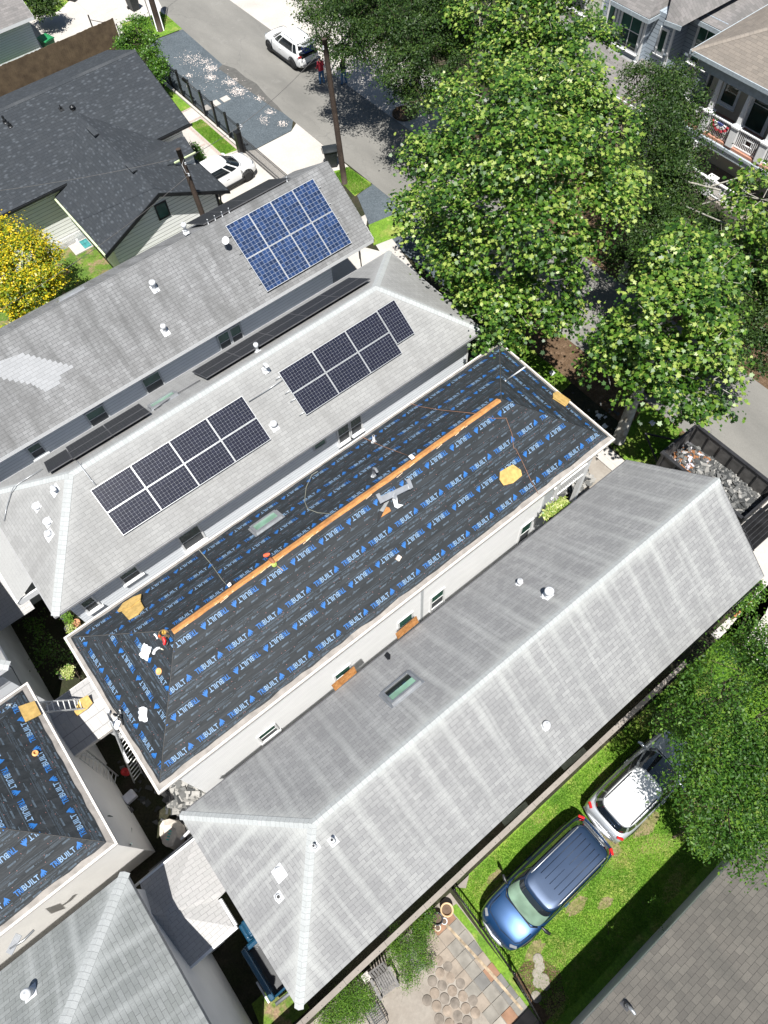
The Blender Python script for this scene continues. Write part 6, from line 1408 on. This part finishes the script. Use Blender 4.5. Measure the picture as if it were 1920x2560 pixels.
def tree(name, label, base, lobes, trunk, mat, bark, size, shape, dens, per, spread, group=None, limbs=7, tintp=(.4,.22), tilt=.8, flat=.8, r0=.22, shell=.55, cat='tree', maxn=90000, hi=.0, up=1.0, gap=.22, gapf=1.0):
    t = thing(name, label, cat, base, 0, group, True)
    P, O = clumps(lobes, dens, per, spread, shell, flat)
    CT = np.concatenate(CLT)
    if gap:
        x_, y_, z_ = (P*gapf).T; gn = np.sin(x_*1.9+np.sin(y_*1.3)*1.5)*np.sin(y_*2.1+1+np.sin(z_*1.7))*np.sin(z_*2.3+.5+x_*.4)+RNG.normal(0, .08, len(P)); kp = gn < gap; P, O, CT = P[kp], O[kp], CT[kp]
    if len(P) > maxn: s_ = RNG.choice(len(P), maxn, False); P, O, CT = P[s_], O[s_], CT[s_]
    nrm = O*.7+np.array([0,0,up])+RNG.normal(size=P.shape)*tilt; nrm /= np.linalg.norm(nrm, axis=1)[:,None]
    zn = (P[:,2]-P[:,2].min())/(np.ptp(P[:,2])+1e-6)
    T_ = np.clip(RNG.normal(tintp[0], tintp[1]*.8, len(P))+CT+np.where(RNG.random(len(P)) < hi, .45, 0), 0, 1)
    leaf_mesh('crown', P, size*RNG.uniform(.5, 1.4, len(P)), nrm, T_, shape, mat, t)
    m = MB(); B = Vector(base); top = Vector(trunk); m.tube([B, B.lerp(top, .35)+Vector((.05,.04,0)), B.lerp(top, .7)-Vector((.05,0,0)), top], [r0*1.15, r0*.85, r0*.7, r0*.45], 12)
    rr = random.Random(5)
    for i, (c_, r) in enumerate(lobes):
        if i % max(1, len(lobes)//limbs): continue
        s_ = B.lerp(top, rr.uniform(.55, 1)); c_ = Vector(c_); mid = s_.lerp(c_, .5)+Vector((rr.uniform(-.3,.3), rr.uniform(-.3,.3), -.2)); m.tube([s_, mid, c_, c_+(c_-s_).normalized()*.7+Vector((0,0,.3))], [r0*.38, r0*.26, r0*.14, r0*.05], 7)
    for _ in range(len(lobes)*5):
        c_, r = rr.choice(lobes); c_ = Vector(c_); rm = r if not isinstance(r, (list, tuple)) else sum(r)/3; d = Vector((rr.gauss(0,1), rr.gauss(0,1), rr.gauss(.3,.6))).normalized()
        m.tube([c_+d*rm*.1, c_+d*rm*.6, c_+d*rm*1.0+Vector((0,0,.1))], [r0*.1, r0*.07, r0*.03], 4, caps=False)
    m.build('trunk', M[bark], t); return t
def L(*sp): return [(tuple(at(x, y, h)), r) for x, y, h, r in sp]
def Lk(k, *sp): return [(tuple(at(x, y, h)), r*k) for x, y, h, r in sp]
# two pale-leaved sycamores and one beyond
tree('sycamore_tree', 'biggest bright green sycamore filling the upper middle of the view', (20.4,17.6,0), Lk(.84, (1310,420,10,2.3),(1180,350,8,2.0),(1080,400,6.5,1.7),(1050,540,6.0,1.5),(1190,500,8.5,2.1),(1420,400,9.5,2.2),(1510,340,9,1.6),(1330,580,8.5,2.1),(1180,620,7,1.8),(1110,630,6,1.2),(1250,760,6,1.7),(1370,700,6.5,1.5),(1490,520,8,1.8),(1560,480,7.5,1.3),(1330,260,10.5,2.0),(1430,250,10,1.8),(1230,250,9,1.7),(1260,855,5,1.1),(1160,740,5.2,1.2),(1440,620,6.5,1.1),(1330,820,5.5,1.0),(1400,780,5.5,.9),(1140,250,7.5,1.2)),
     (20.6,17.9,7.5), 'sycA', 'barkS', .165, STAR, 3.3, 30, .30, 'bright sycamores', tintp=(.48,.22), hi=.22, maxn=60000, tilt=.65, up=1.4, gap=.25, gapf=.85)
tree('sycamore_tree', 'bright sycamore across the street at the top centre', (27.9,26.5,0), Lk(.84, (1290,60,8.5,2.2),(1380,20,9,2.4),(1200,40,8,1.8),(1400,140,8,2.0),(1300,170,8,1.8),(1240,150,7.5,1.4),(1480,100,6.5,1.5),(1150,110,6.5,1.2),(1330,-40,9,2.4),(1180,-30,7.5,1.6)),
     (28.0,26.8,6.5), 'sycA', 'barkS', .17, STAR, 3.3, 28, .30, 'bright sycamores', tintp=(.46,.22), hi=.22, maxn=28000, tilt=.65, up=1.4, gap=.25, gapf=.85)
tree('sycamore_tree', 'bright sycamore on the right with its pale trunk showing', (19.1,8.3,0), Lk(.72, (1640,790,8.5,1.7),(1560,860,7,1.5),(1740,760,8.5,1.8),(1760,880,7.5,1.6),(1660,920,7,1.5),(1520,930,5.8,1.1),(1590,970,5.8,1.1),(1700,1000,6,1.2),(1780,950,6.5,1.2),(1590,810,7,1.1),(1700,680,8.5,1.6),(1780,690,8,1.5),(1650,690,8,1.3),(1720,1040,5.2,.8),(1790,1010,5.4,.8),(1520,860,5.2,.7),(1800,820,7,1.0),(1815,690,7,.9),(1700,620,8.3,1.2)),
     (19.95,8.8,7.0), 'sycA', 'barkS', .17, STAR, 3.8, 26, .27, 'bright sycamores', tintp=(.5,.22), hi=.22, maxn=32000, tilt=.65, up=1.4, gap=.25, gapf=.85, r0=.26)
tree('sycamore_tree', 'young sycamore at the right edge in front of the balcony', (26.9,15.2,0), Lk(.84, (1865,580,7.5,1.2),(1905,500,7.5,1.2),(1860,480,7,.7),(1890,430,7,.6),(1810,610,7,1.0),(1890,650,6.5,1.0),(1780,665,7,.9)),
     (27.5,15.0,6), 'sycA', 'barkS', .18, STAR, 3.0, 20, .28, 'bright sycamores', tintp=(.5,.22), hi=.22, maxn=7000, r0=.16)
# dark small-leaved oaks
OK = dict(mat='oak', bark='bark', size=.125, shape=DIAM, dens=6, per=46, spread=.26, group='dark evergreen oaks', tintp=(.5,.28), tilt=.9, flat=.75, shell=.35)
def oak(label, base, lob, top, **k):
    d = dict(OK); d.update(k); tree('oak_tree', label, base, Lk(.85, *lob), top, **d)
oak('dark oak overhanging the street behind the white open-hatch SUV', (30.2,42.5,0), ((870,60,6,2.1),(940,20,6.5,2.3),(820,20,5.5,1.6),(865,140,5,1.3),(815,110,5.2,.9),(785,50,5,1.0),(770,0,5,.9),(900,-40,6.5,2.4),(930,110,5.5,1.6)), (30.5,43,5), maxn=52000)
oak('dark oak over the pale kerb, second from the left at the top', (29.6,35.2,0), ((1020,90,6.5,2.2),(1090,40,7,2.3),(1010,190,5.8,1.7),(1090,160,6.3,2.0),(980,140,5.5,1.4),(1060,250,5.2,1.3),(1010,240,4.8,1.0),(1120,250,5,1.2),(1020,0,7,2.4),(1130,90,6.5,1.6)), (29.8,35.6,5), maxn=60000)
oak('dark oak between the big sycamore and the balcony house', (30.5,20.5,0), ((1645,240,6.5,1.5),(1600,200,6,1.0),(1695,270,6.3,1.4),(1640,340,6.3,1.8),(1715,370,6,1.25),(1690,440,6,1.5),(1610,430,5.8,1.5),(1665,200,6.2,1.0),(1735,300,5.8,.8),(1650,510,5.2,1.5),(1710,500,5.2,1.1),(1700,190,5.6,.9)), (30.8,20.7,5), maxn=60000)
oak('dark oak below the balcony house, right of the big sycamore', (28.3,14.4,0), ((1720,620,5,1.3),(1760,560,5,1.1),(1620,680,4.2,1.1),(1670,600,5.2,1.4),(1740,680,4,1.0),(1560,650,4,1.0),(1640,590,5.2,1.6),(1700,570,5.5,1.4),(1600,640,4.8,1.2),(1690,640,5,1.2),(1620,560,5,1.1)), (28.4,14.6,4.4), maxn=60000)
oak('dark oak at the right edge beside the young sycamore', (27.9,9.4,0), ((1845,760,5,1.2),(1895,640,5.5,1.4),(1850,860,4.2,1.0),(1930,700,5,1.4),(1880,690,5.2,1.5),(1900,600,5.4,1.3),(1920,760,5,1.4),(1870,800,4.5,1.1),(1915,850,4.2,1.0),(1860,740,5,1.1),(1900,920,3.4,.7)), (28.0,9.5,4.5), maxn=44000)
# feathery tree bottom right
tree('feathery_tree', 'feathery green tree shading the silver SUV at the lower right', (11.8,-2.0,0), Lk(.82, (1800,1900,6,1.5),(1880,1800,6,1.5),(1730,1830,5.2,1.1),(1780,1730,5,1.1),(1860,1680,5.3,1.2),(1730,1960,5,1.0),(1820,2030,5.4,1.3),(1890,1960,6,1.4),(1920,1700,6,1.3),(1900,2110,5,1.0),(1840,2130,4.8,.8),(1750,2060,4.6,.8),(1705,1790,4.6,.7),(1900,1600,5,1.0),(1850,1590,4.6,.7),(1940,1900,6,1.5)),
     (12.2,-2.1,4.5), 'lime', 'bark', .10, DIAM, 4.5, 50, .24, None, tintp=(.45,.26), tilt=.8, maxn=95000, shell=.4, gap=.34)
tree('shrub', 'light green round bush in front of the feathery tree by the brown roof', (8.2,-4.2,0), L((1758,2100,2.2,.45),(1765,2120,1.6,.4),(1745,2095,1.6,.3)), (8.2,-4.2,1.6), 'lime', 'bark', .07, OVAL, 60, 10, .09, None, tintp=(.7,.2), r0=.04, cat='bush')
# golden tree left
tree('golden_tree', 'yellow-green tree with golden new leaves at the left edge', (1.6,32.4,0), Lk(.84, (60,640,4,1.3),(10,600,4.2,1.3),(100,700,3.6,1.1),(50,740,3.5,1.2),(-20,700,4,1.4),(120,640,3.4,.8),(130,720,2.8,.8),(10,780,3,1.0),(60,790,2.6,.8),(-40,620,4,1.3),(90,600,3.2,.7)),
     (1.6,32.4,3.0), 'gold', 'bark', .11, OVAL, 11, 30, .17, None, tintp=(.48,.3), tilt=.7, maxn=60000, hi=.12, up=1.3, gap=.45)
# shrubs along the black house
tree('shrub', 'leafy green tree at the corner of the black roof and gravel lot', (18.3,50.6,0), L((330,80,3.0,.8),(345,60,3.4,.6),(330,110,2.6,.8),(370,110,2.4,.8),(360,140,2.2,.7),(390,150,2.0,.6),(310,110,2.4,.6),(325,125,2.2,.6)), (18.3,50.6,2.4), 'shrub', 'bark', .11, OVAL, 22, 12, .12, None, tintp=(.55,.25), r0=.08)
tree('shrub', 'lower green bush beside the picket fence and black roof', (17.9,48.0,0), L((385,180,1.8,.6),(400,165,1.8,.5),(395,200,1.4,.4),(405,175,1.6,.45)), (17.9,48.0,1.4), 'shrub', 'bark', .11, OVAL, 28, 10, .1, None, tintp=(.55,.25), r0=.05, cat='bush')
tree('shrub', 'dark round bush at the top edge on the left lawn', (15.2,61.3,0), L((105,15,1.6,1.0),(90,0,1.8,1.0),(125,10,1.4,.8),(110,30,1.0,.7)), (15.2,61.3,1.2), 'oak', 'bark', .12, OVAL, 24, 12, .12, None, tintp=(.6,.25), r0=.05, cat='bush')
tree('shrub', 'dark low bush between black roof and paved path', (14.9,38.4,0), L((482,375,.7,.45),(492,388,.5,.4),(500,395,.3,.25)), (14.9,38.4,.5), 'shrub', 'bark', .09, OVAL, 50, 10, .08, None, tintp=(.35,.2), r0=.03, cat='bush')
# soft bushes by the patio
C_ = dict(mat='cedar', bark='bark', size=.045, shape=DIAM, dens=70, per=16, spread=.08, r0=.03, tintp=(.45,.25), cat='bush', flat=.6, shell=.2)
def bush(label, base, lob, **k): d = dict(C_, gap=0); d.update(k); tree('garden_bush', label, base, L(*lob), (base[0], base[1], .3), **d)
bush('soft green feathery bush between ledge and paving, beside the pots', (-.9,-1.1,0), ((1040,2360,.6,.42),(1000,2390,.55,.42),(1060,2400,.5,.38),(1020,2440,.4,.38),(985,2370,.5,.3),(1060,2330,.4,.3)), size=.04)
bush('bright small-leaved bush touching the black pot', (-.25,-.85,0), ((1072,2285,.6,.22),(1055,2310,.55,.25),(1040,2325,.5,.2),(1065,2320,.5,.2)), mat='lime', size=.05, shape=OVAL, tintp=(.7,.2))
bush('small fern-like bush growing at the edge of the ledge', (-1.7,-.55,0), ((988,2325,.5,.2),(1000,2340,.4,.2)), mat='lime', size=.04, tintp=(.5,.2))
bush('wide feathery bush at the bottom edge left of the black chair', (-3.8,-1.1,0), ((870,2500,.6,.5),(900,2480,.5,.42),(840,2530,.5,.45),(880,2540,.5,.5),(920,2510,.4,.35),(820,2560,.5,.4)), size=.04)
tree('shrub', 'small feathery sapling catching sun in the dark strip by the brown roof', (6.0,-5.0,0), L((1640,2270,.9,.22),(1652,2260,1.0,.2),(1625,2290,.8,.2),(1640,2295,.7,.2),(1650,2280,.9,.2)), (6,-5,.7), 'cedar', 'bark', .05, DIAM, 80, 10, .07, None, tintp=(.4,.2), r0=.015, cat='sapling')
tree('weed', 'tiny bright weed at the edge of the shadow on the lawn', (4.3,-4.75,0), L((1525,2344,.35,.09),(1530,2320,.4,.05),(1545,2330,.4,.05)), (4.3,-4.75,.3), 'cedar', 'bark', .05, OVAL, 150, 6, .03, None, tintp=(.8,.2), r0=.008, cat='plant')
tree('shrub', 'yellow-green plant beside the far end of the side fence', (17.6,-.1,0), L((1885,1480,.7,.4),(1870,1500,.6,.35),(1855,1515,.6,.3),(1895,1468,.6,.3)), (17.6,-.1,.6), 'shrub', 'bark', .09, OVAL, 40, 8, .1, None, tintp=(.6,.25), r0=.03, cat='bush')
tree('dark_bush', 'dim leafy bush in the shade of the alley between the left walls', (-5.3,13.9,0), L((120,1640,.9,.5),(110,1600,.9,.4),(150,1650,.8,.4),(90,1560,.8,.4)), (-5.3,13.9,.6), 'shrub', 'bark', .10, OVAL, 16, 8, .14, None, tintp=(.25,.15), r0=.03, cat='bush')
def potted(name, label, base, pr, ph, potmat, lob, leaf, sz, tint=.6, shape=OVAL, dens=70):
    t = thing('potted_plant', label, 'potted plant', base, 0, None, True)
    m = MB(); m.lathe(base, [(pr*.7,0),(pr,ph),(pr*1.08,ph),(pr*1.08,ph+.03),(pr*.9,ph+.03),(pr*.88,ph*.8),(.01,ph*.8)], 20); m.build('pot', M[potmat] if isinstance(potmat, str) else potmat, t)
    P, O = clumps(L(*lob), dens, 8, .06, .2); nrm = O*.5+np.array([0,0,1.])+RNG.normal(size=P.shape)*.6; nrm /= np.linalg.norm(nrm, axis=1)[:,None]
    leaf_mesh('foliage', P, sz*RNG.uniform(.6,1.3,len(P)), nrm, np.clip(RNG.normal(tint,.25,len(P)),0,1), shape, leaf, t)
M['terra'] = plain('terracotta', (.45,.22,.12), .8); M['tanpot'] = plain('tan_glazed_pot', (.55,.38,.22), .5)
potted('p', 'potted leafy plant on the sunlit corner slab near the left gutter', at(168,1690,0), .22, .3, 'darkgrey', ((165,1678,.7,.22),(172,1690,.7,.2),(178,1672,.8,.15)), 'plantL', .07)
potted('p', 'fern in a planter trough at the back corner of the pale house', at(167,1545,0), .16, .25, 'darkgrey', ((165,1540,.45,.2),(172,1550,.4,.16)), 'cedar', .06, .6)
potted('p', 'variegated plant in the second trough, nearest the gutter corner', at(178,1575,0), .16, .25, 'darkgrey', ((176,1570,.4,.16),(182,1580,.35,.14)), 'plantL', .07, .5)
potted('p', 'terracotta pot of dry stems beside the two green troughs', at(196,1563,0), .17, .25, 'terra', ((196,1560,.35,.08),(198,1566,.35,.06)), 'oak', .05, .5, dens=30)
potted('p', 'yellow and green croton plant on the street-end porch', (13.9,7.7,2.7), .2, .3, 'terra', ((1378,1275,3.2,.24),(1395,1262,3.3,.22),(1408,1255,3.3,.18),(1366,1288,3.1,.18)), 'plantL', .11, .55)
# grass blades give the lawns their nap
def blades(label, boxes, n, zb=.02, h=(.03,.07), tint=(.5,.2)):
    P = []
    for (x0, y0, x1, y1, f) in boxes: k = int(n*f); P.append(np.stack([RNG.uniform(x0, x1, k), RNG.uniform(y0, y1, k), np.full(k, zb)], 1))
    P = np.concatenate(P); keep = np.ones(len(P), bool)
    for (wx, wy, wa, wb_) in WORN: keep &= ~((((P[:,0]-wx)/wa)**2+((P[:,1]-wy)/wb_)**2 < .8) & (RNG.random(len(P)) < .85))
    P = P[keep]; k = len(P); hh = RNG.uniform(*h, k); a = RNG.uniform(0, 2*pi, k); ln = RNG.normal(size=(k,2))*.6; w_ = .011
    d = np.stack([np.cos(a), np.sin(a), np.zeros(k)], 1)*w_; tip = P+np.concatenate([ln*hh[:,None], hh[:,None]], 1)
    Vv = np.stack([P-d, P+d, tip], 1); me = bpy.data.meshes.new('grass'); me.vertices.add(k*3); me.vertices.foreach_set('co', Vv.reshape(-1).astype('f'))
    me.loops.add(k*3); me.loops.foreach_set('vertex_index', np.arange(k*3, dtype='i')); me.polygons.add(k); me.polygons.foreach_set('loop_start', np.arange(0, k*3, 3, dtype='i')); me.polygons.foreach_set('loop_total', np.full(k, 3, 'i'))
    me.materials.append(M['blade']); at_ = me.attributes.new('tint', 'FLOAT', 'FACE'); pn = np.sin(P[:,0]*2.1+np.sin(P[:,1]*1.7)*2)*.14+np.sin(P[:,1]*3.3+P[:,0])*.10+np.sin(P[:,0]*.9+P[:,1]*1.3+1)*.12+np.where(np.sin(P[:,0]*1.7+np.sin(P[:,1]*2.9)*1.4)*np.sin(P[:,1]*2.3+P[:,0]*.6) > .62, .32, 0)
    at_.data.foreach_set('value', np.clip(RNG.normal(tint[0], tint[1], k)+pn, 0, 1).astype('f')); me.update(calc_edges=True); o = bpy.data.objects.new('grass', me); COL.objects.link(o); tag(o, label, 'grass', None, 'stuff')
blades('sunlit lawn grass around the parked wagon', [(1.2,-5.4,15.5,-.66,1)], 150000)
blades('short grass on the verges by the road', [(18.6,6.3,21.6,8.6,.2),(19.1,12,19.9,16,.2),(20.4,29.7,21.6,32,.25),(18.7,53.2,22,55,.3),(16.6,38,17.45,42,.2)], 40000)
# ---------------------------------------------------------------- ladders
def ladder(label, a, b, w_=.42, n=14, side=None, mat='alu', r=.028):
    a, b = Vector(a), Vector(b); d = (b-a).normalized(); s = Vector(side).normalized() if side is not None else d.cross(Vector((0,0,1))).normalized(); t = thing('ladder', label, 'ladder', a, 0, None, True); nn = d.cross(s)
    for k in (-1, 1):
        m = MB(); m.obox((a+b)/2+s*k*w_/2, d, s, nn, (b-a).length/2, .014, .035); m.build('side_rail', M[mat], t)
    for i in range(n):
        q = a.lerp(b, (i+.5)/n); m = MB(); m.tube([q-s*w_/2, q+s*w_/2], .017, 6); m.build('rung', M['rung'], t)
M['rung'] = plain('worn_rung', (.75,.75,.72), .5, .2); M['dullalu'] = plain('dull_aluminium', (.35,.36,.35), .5, .3)
ladder('aluminium ladder bridging from the left garage roof to the porch roof', at(20,1775,5.6), at(208,1760,3.45), .36, 13)
ladder('tall extension ladder leaning on the gutter of the underlaid house', at(288,1790,5.6), at(345,1945,.1), .40, 16, (1,.3,0))
ladder('dull ladder lying slanted against the garage wall in the alley', at(200,1880,2.6), at(292,1955,.15), .42, 10, (.6,.75,0), 'dullalu')
# long white gutter length beside the tall ladder
m = MB(); m.tube([at(270,1780,5.4), at(300,1860,3.6), at(320,1905,2.4)], .05, 5); tag(m.build('white_downpipe', M['whitevent']), 'long white downpipe slanting beside the tall ladder', 'downpipe')
m = MB(); a = at(293,1765,5.4); m.tube([at(288,1772,5.3), at(302,1790,5.5), at(308,1812,5.3)], .03, 5); m.tube([at(283,1785,5.3), at(302,1795,5.5)], .03, 5); tag(m.build('ladder_stabiliser', M['black']), 'black standoff frame at the top of the tall ladder', 'ladder stabiliser')
# things in the alley
m = MB(); m.obox(at(325,1992,.15), (1,.1,0), (-.1,1,0), (0,0,1), .2, .17, .12); tag(m.build('white_box', plain('pale_box', (.7,.7,.75), .6), bevel=.01), 'pale square box on the alley floor', 'box')
m = MB(); m.lathe(at(318,1932,0), [(.12,0),(.14,.3),(.12,.3),(.02,.28)], 16); tag(m.build('red_bucket', plain('red_plastic', (.45,.02,.02), .4)), 'red bucket in the dark alley beside the ladder', 'bucket')
m = MB(); m.tube([at(318,2018,.2), at(330,2032,.15)], .04, 8); m.tube([at(325,2020,.1), at(332,2028,.1)], .06, 8); tag(m.build('power_tool', M['darkgrey']), 'small grey power tool near the pale box', 'tool')
m = MB(); m.tube([(-6.28,7.9,3.4),(-6.2,8.0,2.9),(-6.3,8.1,1.5),(-6.22,7.7,1.2),(-6.25,7.0,2.2),(-6.1,6.9,2.6)], .03, 8); tag(m.build('downspout', plain('green_grey_pipe', (.10,.13,.12), .5), tT2), None, None)
# alley wall between the gardens (dark fence with metal pipe)
t_ = thing('fence', 'dark solid fence with a grey top pipe between the two garages', 'fence', (-6,5.9,0), 0, None, True)
m = MB(); m.box(-6.3,6.02,.0,-4.1,6.1,1.6); m.build('boards', M['darkgrey'], t_); m = MB(); m.tube([(-6.9,5.72,2.7),(-4.2,5.98,1.9)], .045, 8); m.build('top_pipe', M['galv'], t_)
m = MB(); m.prism([(-4.55,5.70,.4),(-3.95,5.70,.4),(-3.95,5.98,.4),(-4.75,5.98,.4)], (0,0,.05)); tag(m.build('plywood_sheet', woodm('pale_plywood', (.62,.48,.36), (.48,.34,.24), 3, 8)), 'pale plywood offcut between porch roof and front house', 'board')
# ---------------------------------------------------------------- patio: pavers, pots, chairs
pm = [plain('paver_%s' % k, c, .9, 0, .2, .2, 3) for k, c in (('grey',(.21,.195,.17)),('warm',(.25,.21,.17)),('dark',(.155,.15,.14)),('terracotta',(.24,.14,.09)),('pale',(.32,.29,.25)))]
r = random.Random(9); m = MB()
for i in range(-3, 4):
    for j in range(14):
        s_ = .40; x = .50-(i+3)*s_*1.02-.0; y = -1.12-j*s_*1.02
        x += (j*.018)
        if x < -1.25+(j > 8)*-.1 or x > .72: continue
        if x < -.35 and j > 1 and j < 12 and r.random() < .9: continue
        k = r.choices((0,1,2,3,4), (6,4,4,.5,1))[0]; k = 3 if (i, j) in ((-3,0),(-2,0),(-3,5)) else k
        m.obox((x, y, .03), (1,r.uniform(-.02,.02),0), (0,1,0), (0,0,1), s_*.49, s_*.49, .018, k)
tag(m.build('paving', pm), 'square patio flagstones beside the iron fence', 'paving', None, 'stuff')
k = 0
PR = [plain('round_paver', (.24,.195,.155), .9, 0, .2, .3, 4), plain('round_paver_dark', (.18,.155,.13), .9, 0, .2, .3, 4)]
for j in range(7):
    for i in range(4):
        x, y = -.55-i*.33+(j % 2)*.16, -1.85-j*.30
        if (j, i) in ((0,3),(0,2),(1,3)): continue
        m = MB(); m.lathe((x+r.uniform(-.015,.015), y+r.uniform(-.015,.015), .02), [(.155,0),(.155,.022),(.14,.032),(.01,.034)], 18)
        o = m.build('round_paver', PR[(i+j) % 2]); k += 1
        tag(o, 'round paving stone among the close-set discs of the patio', 'paving stone', 'round patio stones')
m = MB(); m.prism([(.28,-1.2,.052),(.36,-1.18,.052),(.60,-3.1,.052),(.70,-4.5,.052),(.62,-4.5,.052),(.50,-3.1,.052)], (0,0,-.006)); tag(m.build('mortar_line', plain('cracked_mortar', (.30,.235,.16), .9, var=.5)), 'pale crooked mortar line across the flagstones', 'mortar line')
def pot(label, x, y, R_, H_, mat, soil=True):
    t = thing('plant_pot', label, 'pot', (x, y, .03)); m = MB(); m.lathe((0,0,0), [(R_*.7,0),(R_*.95,H_*.9),(R_*1.05,H_*.9),(R_*1.05,H_),(R_*.88,H_),(R_*.8,H_*.6),(.01,H_*.6)], 24); m.build('pot', mat, t)
    m = MB(); m.lathe((0,0,H_*.61), [(R_*.78,0),(.01,.01)], 20); m.build('soil', plain('pot_soil', (.10,.07,.05), .9), t)
pot('large terracotta-coloured pot at the fence corner', .62, -.92, .21, .42, M['tanpot'])
pot('black glossy pot between bush and terracotta pot', .20, -.92, .19, .36, plain('black_pot', (.03,.03,.035), .25))
pot('small white pot in front of the black pot', .34, -1.12, .10, .2, M['whitevent']); pot('small cream dish pot nearest the flagstones', .05, -1.13, .10, .16, plain('cream_pot', (.68,.62,.5), .6))
t_ = thing('slatted_chair', 'weathered grey slatted wooden chair by the ledge', 'chair', (-2.25,-1.2,0), -.12)
m = MB()
for i in range(7): m.box(-.27+i*.077, -.3, .40, -.205+i*.077, .24, .42)
m.build('seat', M['greywood'], t_); m = MB()
for i in range(6): m.obox((-.25+i*.1, .38, .66), (1,0,0), (0,.45,1), (0,-1,.45), .035, .32, .01)
m.obox((0,.49,.9),(1,0,0),(0,.45,1),(0,-1,.45),.3,.03,.015); m.build('backrest', M['greywood'], t_)
for s_ in (-1, 1): m = MB(); m.box(s_*.33-.045,-.32,.60,s_*.33+.045,.30,.625); m.build('armrest', M['greywood'], t_)
for s_ in (-1, 1):
    for yy in (-.28, .24): m = MB(); m.box(s_*.3-.03,yy-.03,.02,s_*.3+.03,yy+.03,.6); m.build('leg', M['greywood'], t_)
t_ = thing('lattice_chair', 'black lattice-topped garden chair at the bottom edge', 'chair', (-3.05,-1.75,0), -.1)
m = MB()
for i in range(8): m.box(-.22+i*.06,-.28,.44,-.205+i*.06,.28,.46); m.box(-.23,-.26+i*.072,.446,.23,-.245+i*.072,.466)
m.tube([(-.24,-.3,.45),(.24,-.3,.45),(.24,.3,.45),(-.24,.3,.45),(-.24,-.3,.45)], .018, 6); m.build('seat', M['black'], t_)
for a, b in ((-1,-1),(1,-1),(-1,1),(1,1)): m = MB(); m.tube([(a*.22,b*.28,.45),(a*.25,b*.31,.02)], .014, 6); m.build('leg', M['black'], t_)
m = MB(); m.box(-2.75,-.85,.02,-2.5,-.6,.5); tag(m.build('stone_block', M['conc']), 'small pale stone block beside the slatted chair', 'stone block')
# slabs over the shaded wall foot of the front house
for i, (x, w_) in enumerate(((4.4,.55),(7.3,.55))):
    m = MB(); m.obox((x,-.20,.5), (1,-.05,0), (0,1,.3), (0,-.3,1), w_, .09, .015); tag(m.build('vent_cover', plain('green_grey_cover', (.16,.18,.14), .8)), 'dim sloping panel at the wall foot, '+('nearer the wagon nose','nearer the wagon tail')[i], 'cover panel', 'sloping panels in the side yard')
t_ = thing('round_stone', 'flat round stones sunk in the bare patch by the fence', 'stepping stone', (1.6,-4.2,.02))
m = MB(); r = random.Random(2)
for k in range(7): m.lathe((r.uniform(-.4,.45), r.uniform(-.4,.4), .0), [(.17,0),(.17,.02),(.15,.028),(.01,.03)], 14)
m.build('stones', M['conc2'], t_)
# mulch ring by the pale kerb, litter under the sycamore
m = MB(); m.lathe((27.4,33.7,0), [(.75,0),(.78,.10),(.66,.11),(.66,.04),(.01,.05)], 22); tag(m.build('tree_pit', M['mulch']), 'round brick-edged pit of brown mulch on the pale pavement', 'tree pit')
for i, (px, py) in enumerate(((1497,1040),(1512,1066),(1380,933),(1630,1058))):
    P = at(px, py, .05); m = MB(); G = [[(P.x+(a-2)*.06+random.uniform(-.02,.02), P.y+(b-2)*.06+random.uniform(-.02,.02), .04+random.uniform(0,.08)) for a in range(5)] for b in range(5)]; m.grid(G, 0, False)
    tag(m.build('paper_litter', M['whitevent']), ('largest crumpled white sheet in the shade by the pale trunk','second white scrap just below the largest one','tiny white scrap on the grass strip','pale scrap in the shade right of the trunk')[i], 'litter', 'white litter on the ground')
print('objects', len(bpy.data.objects))
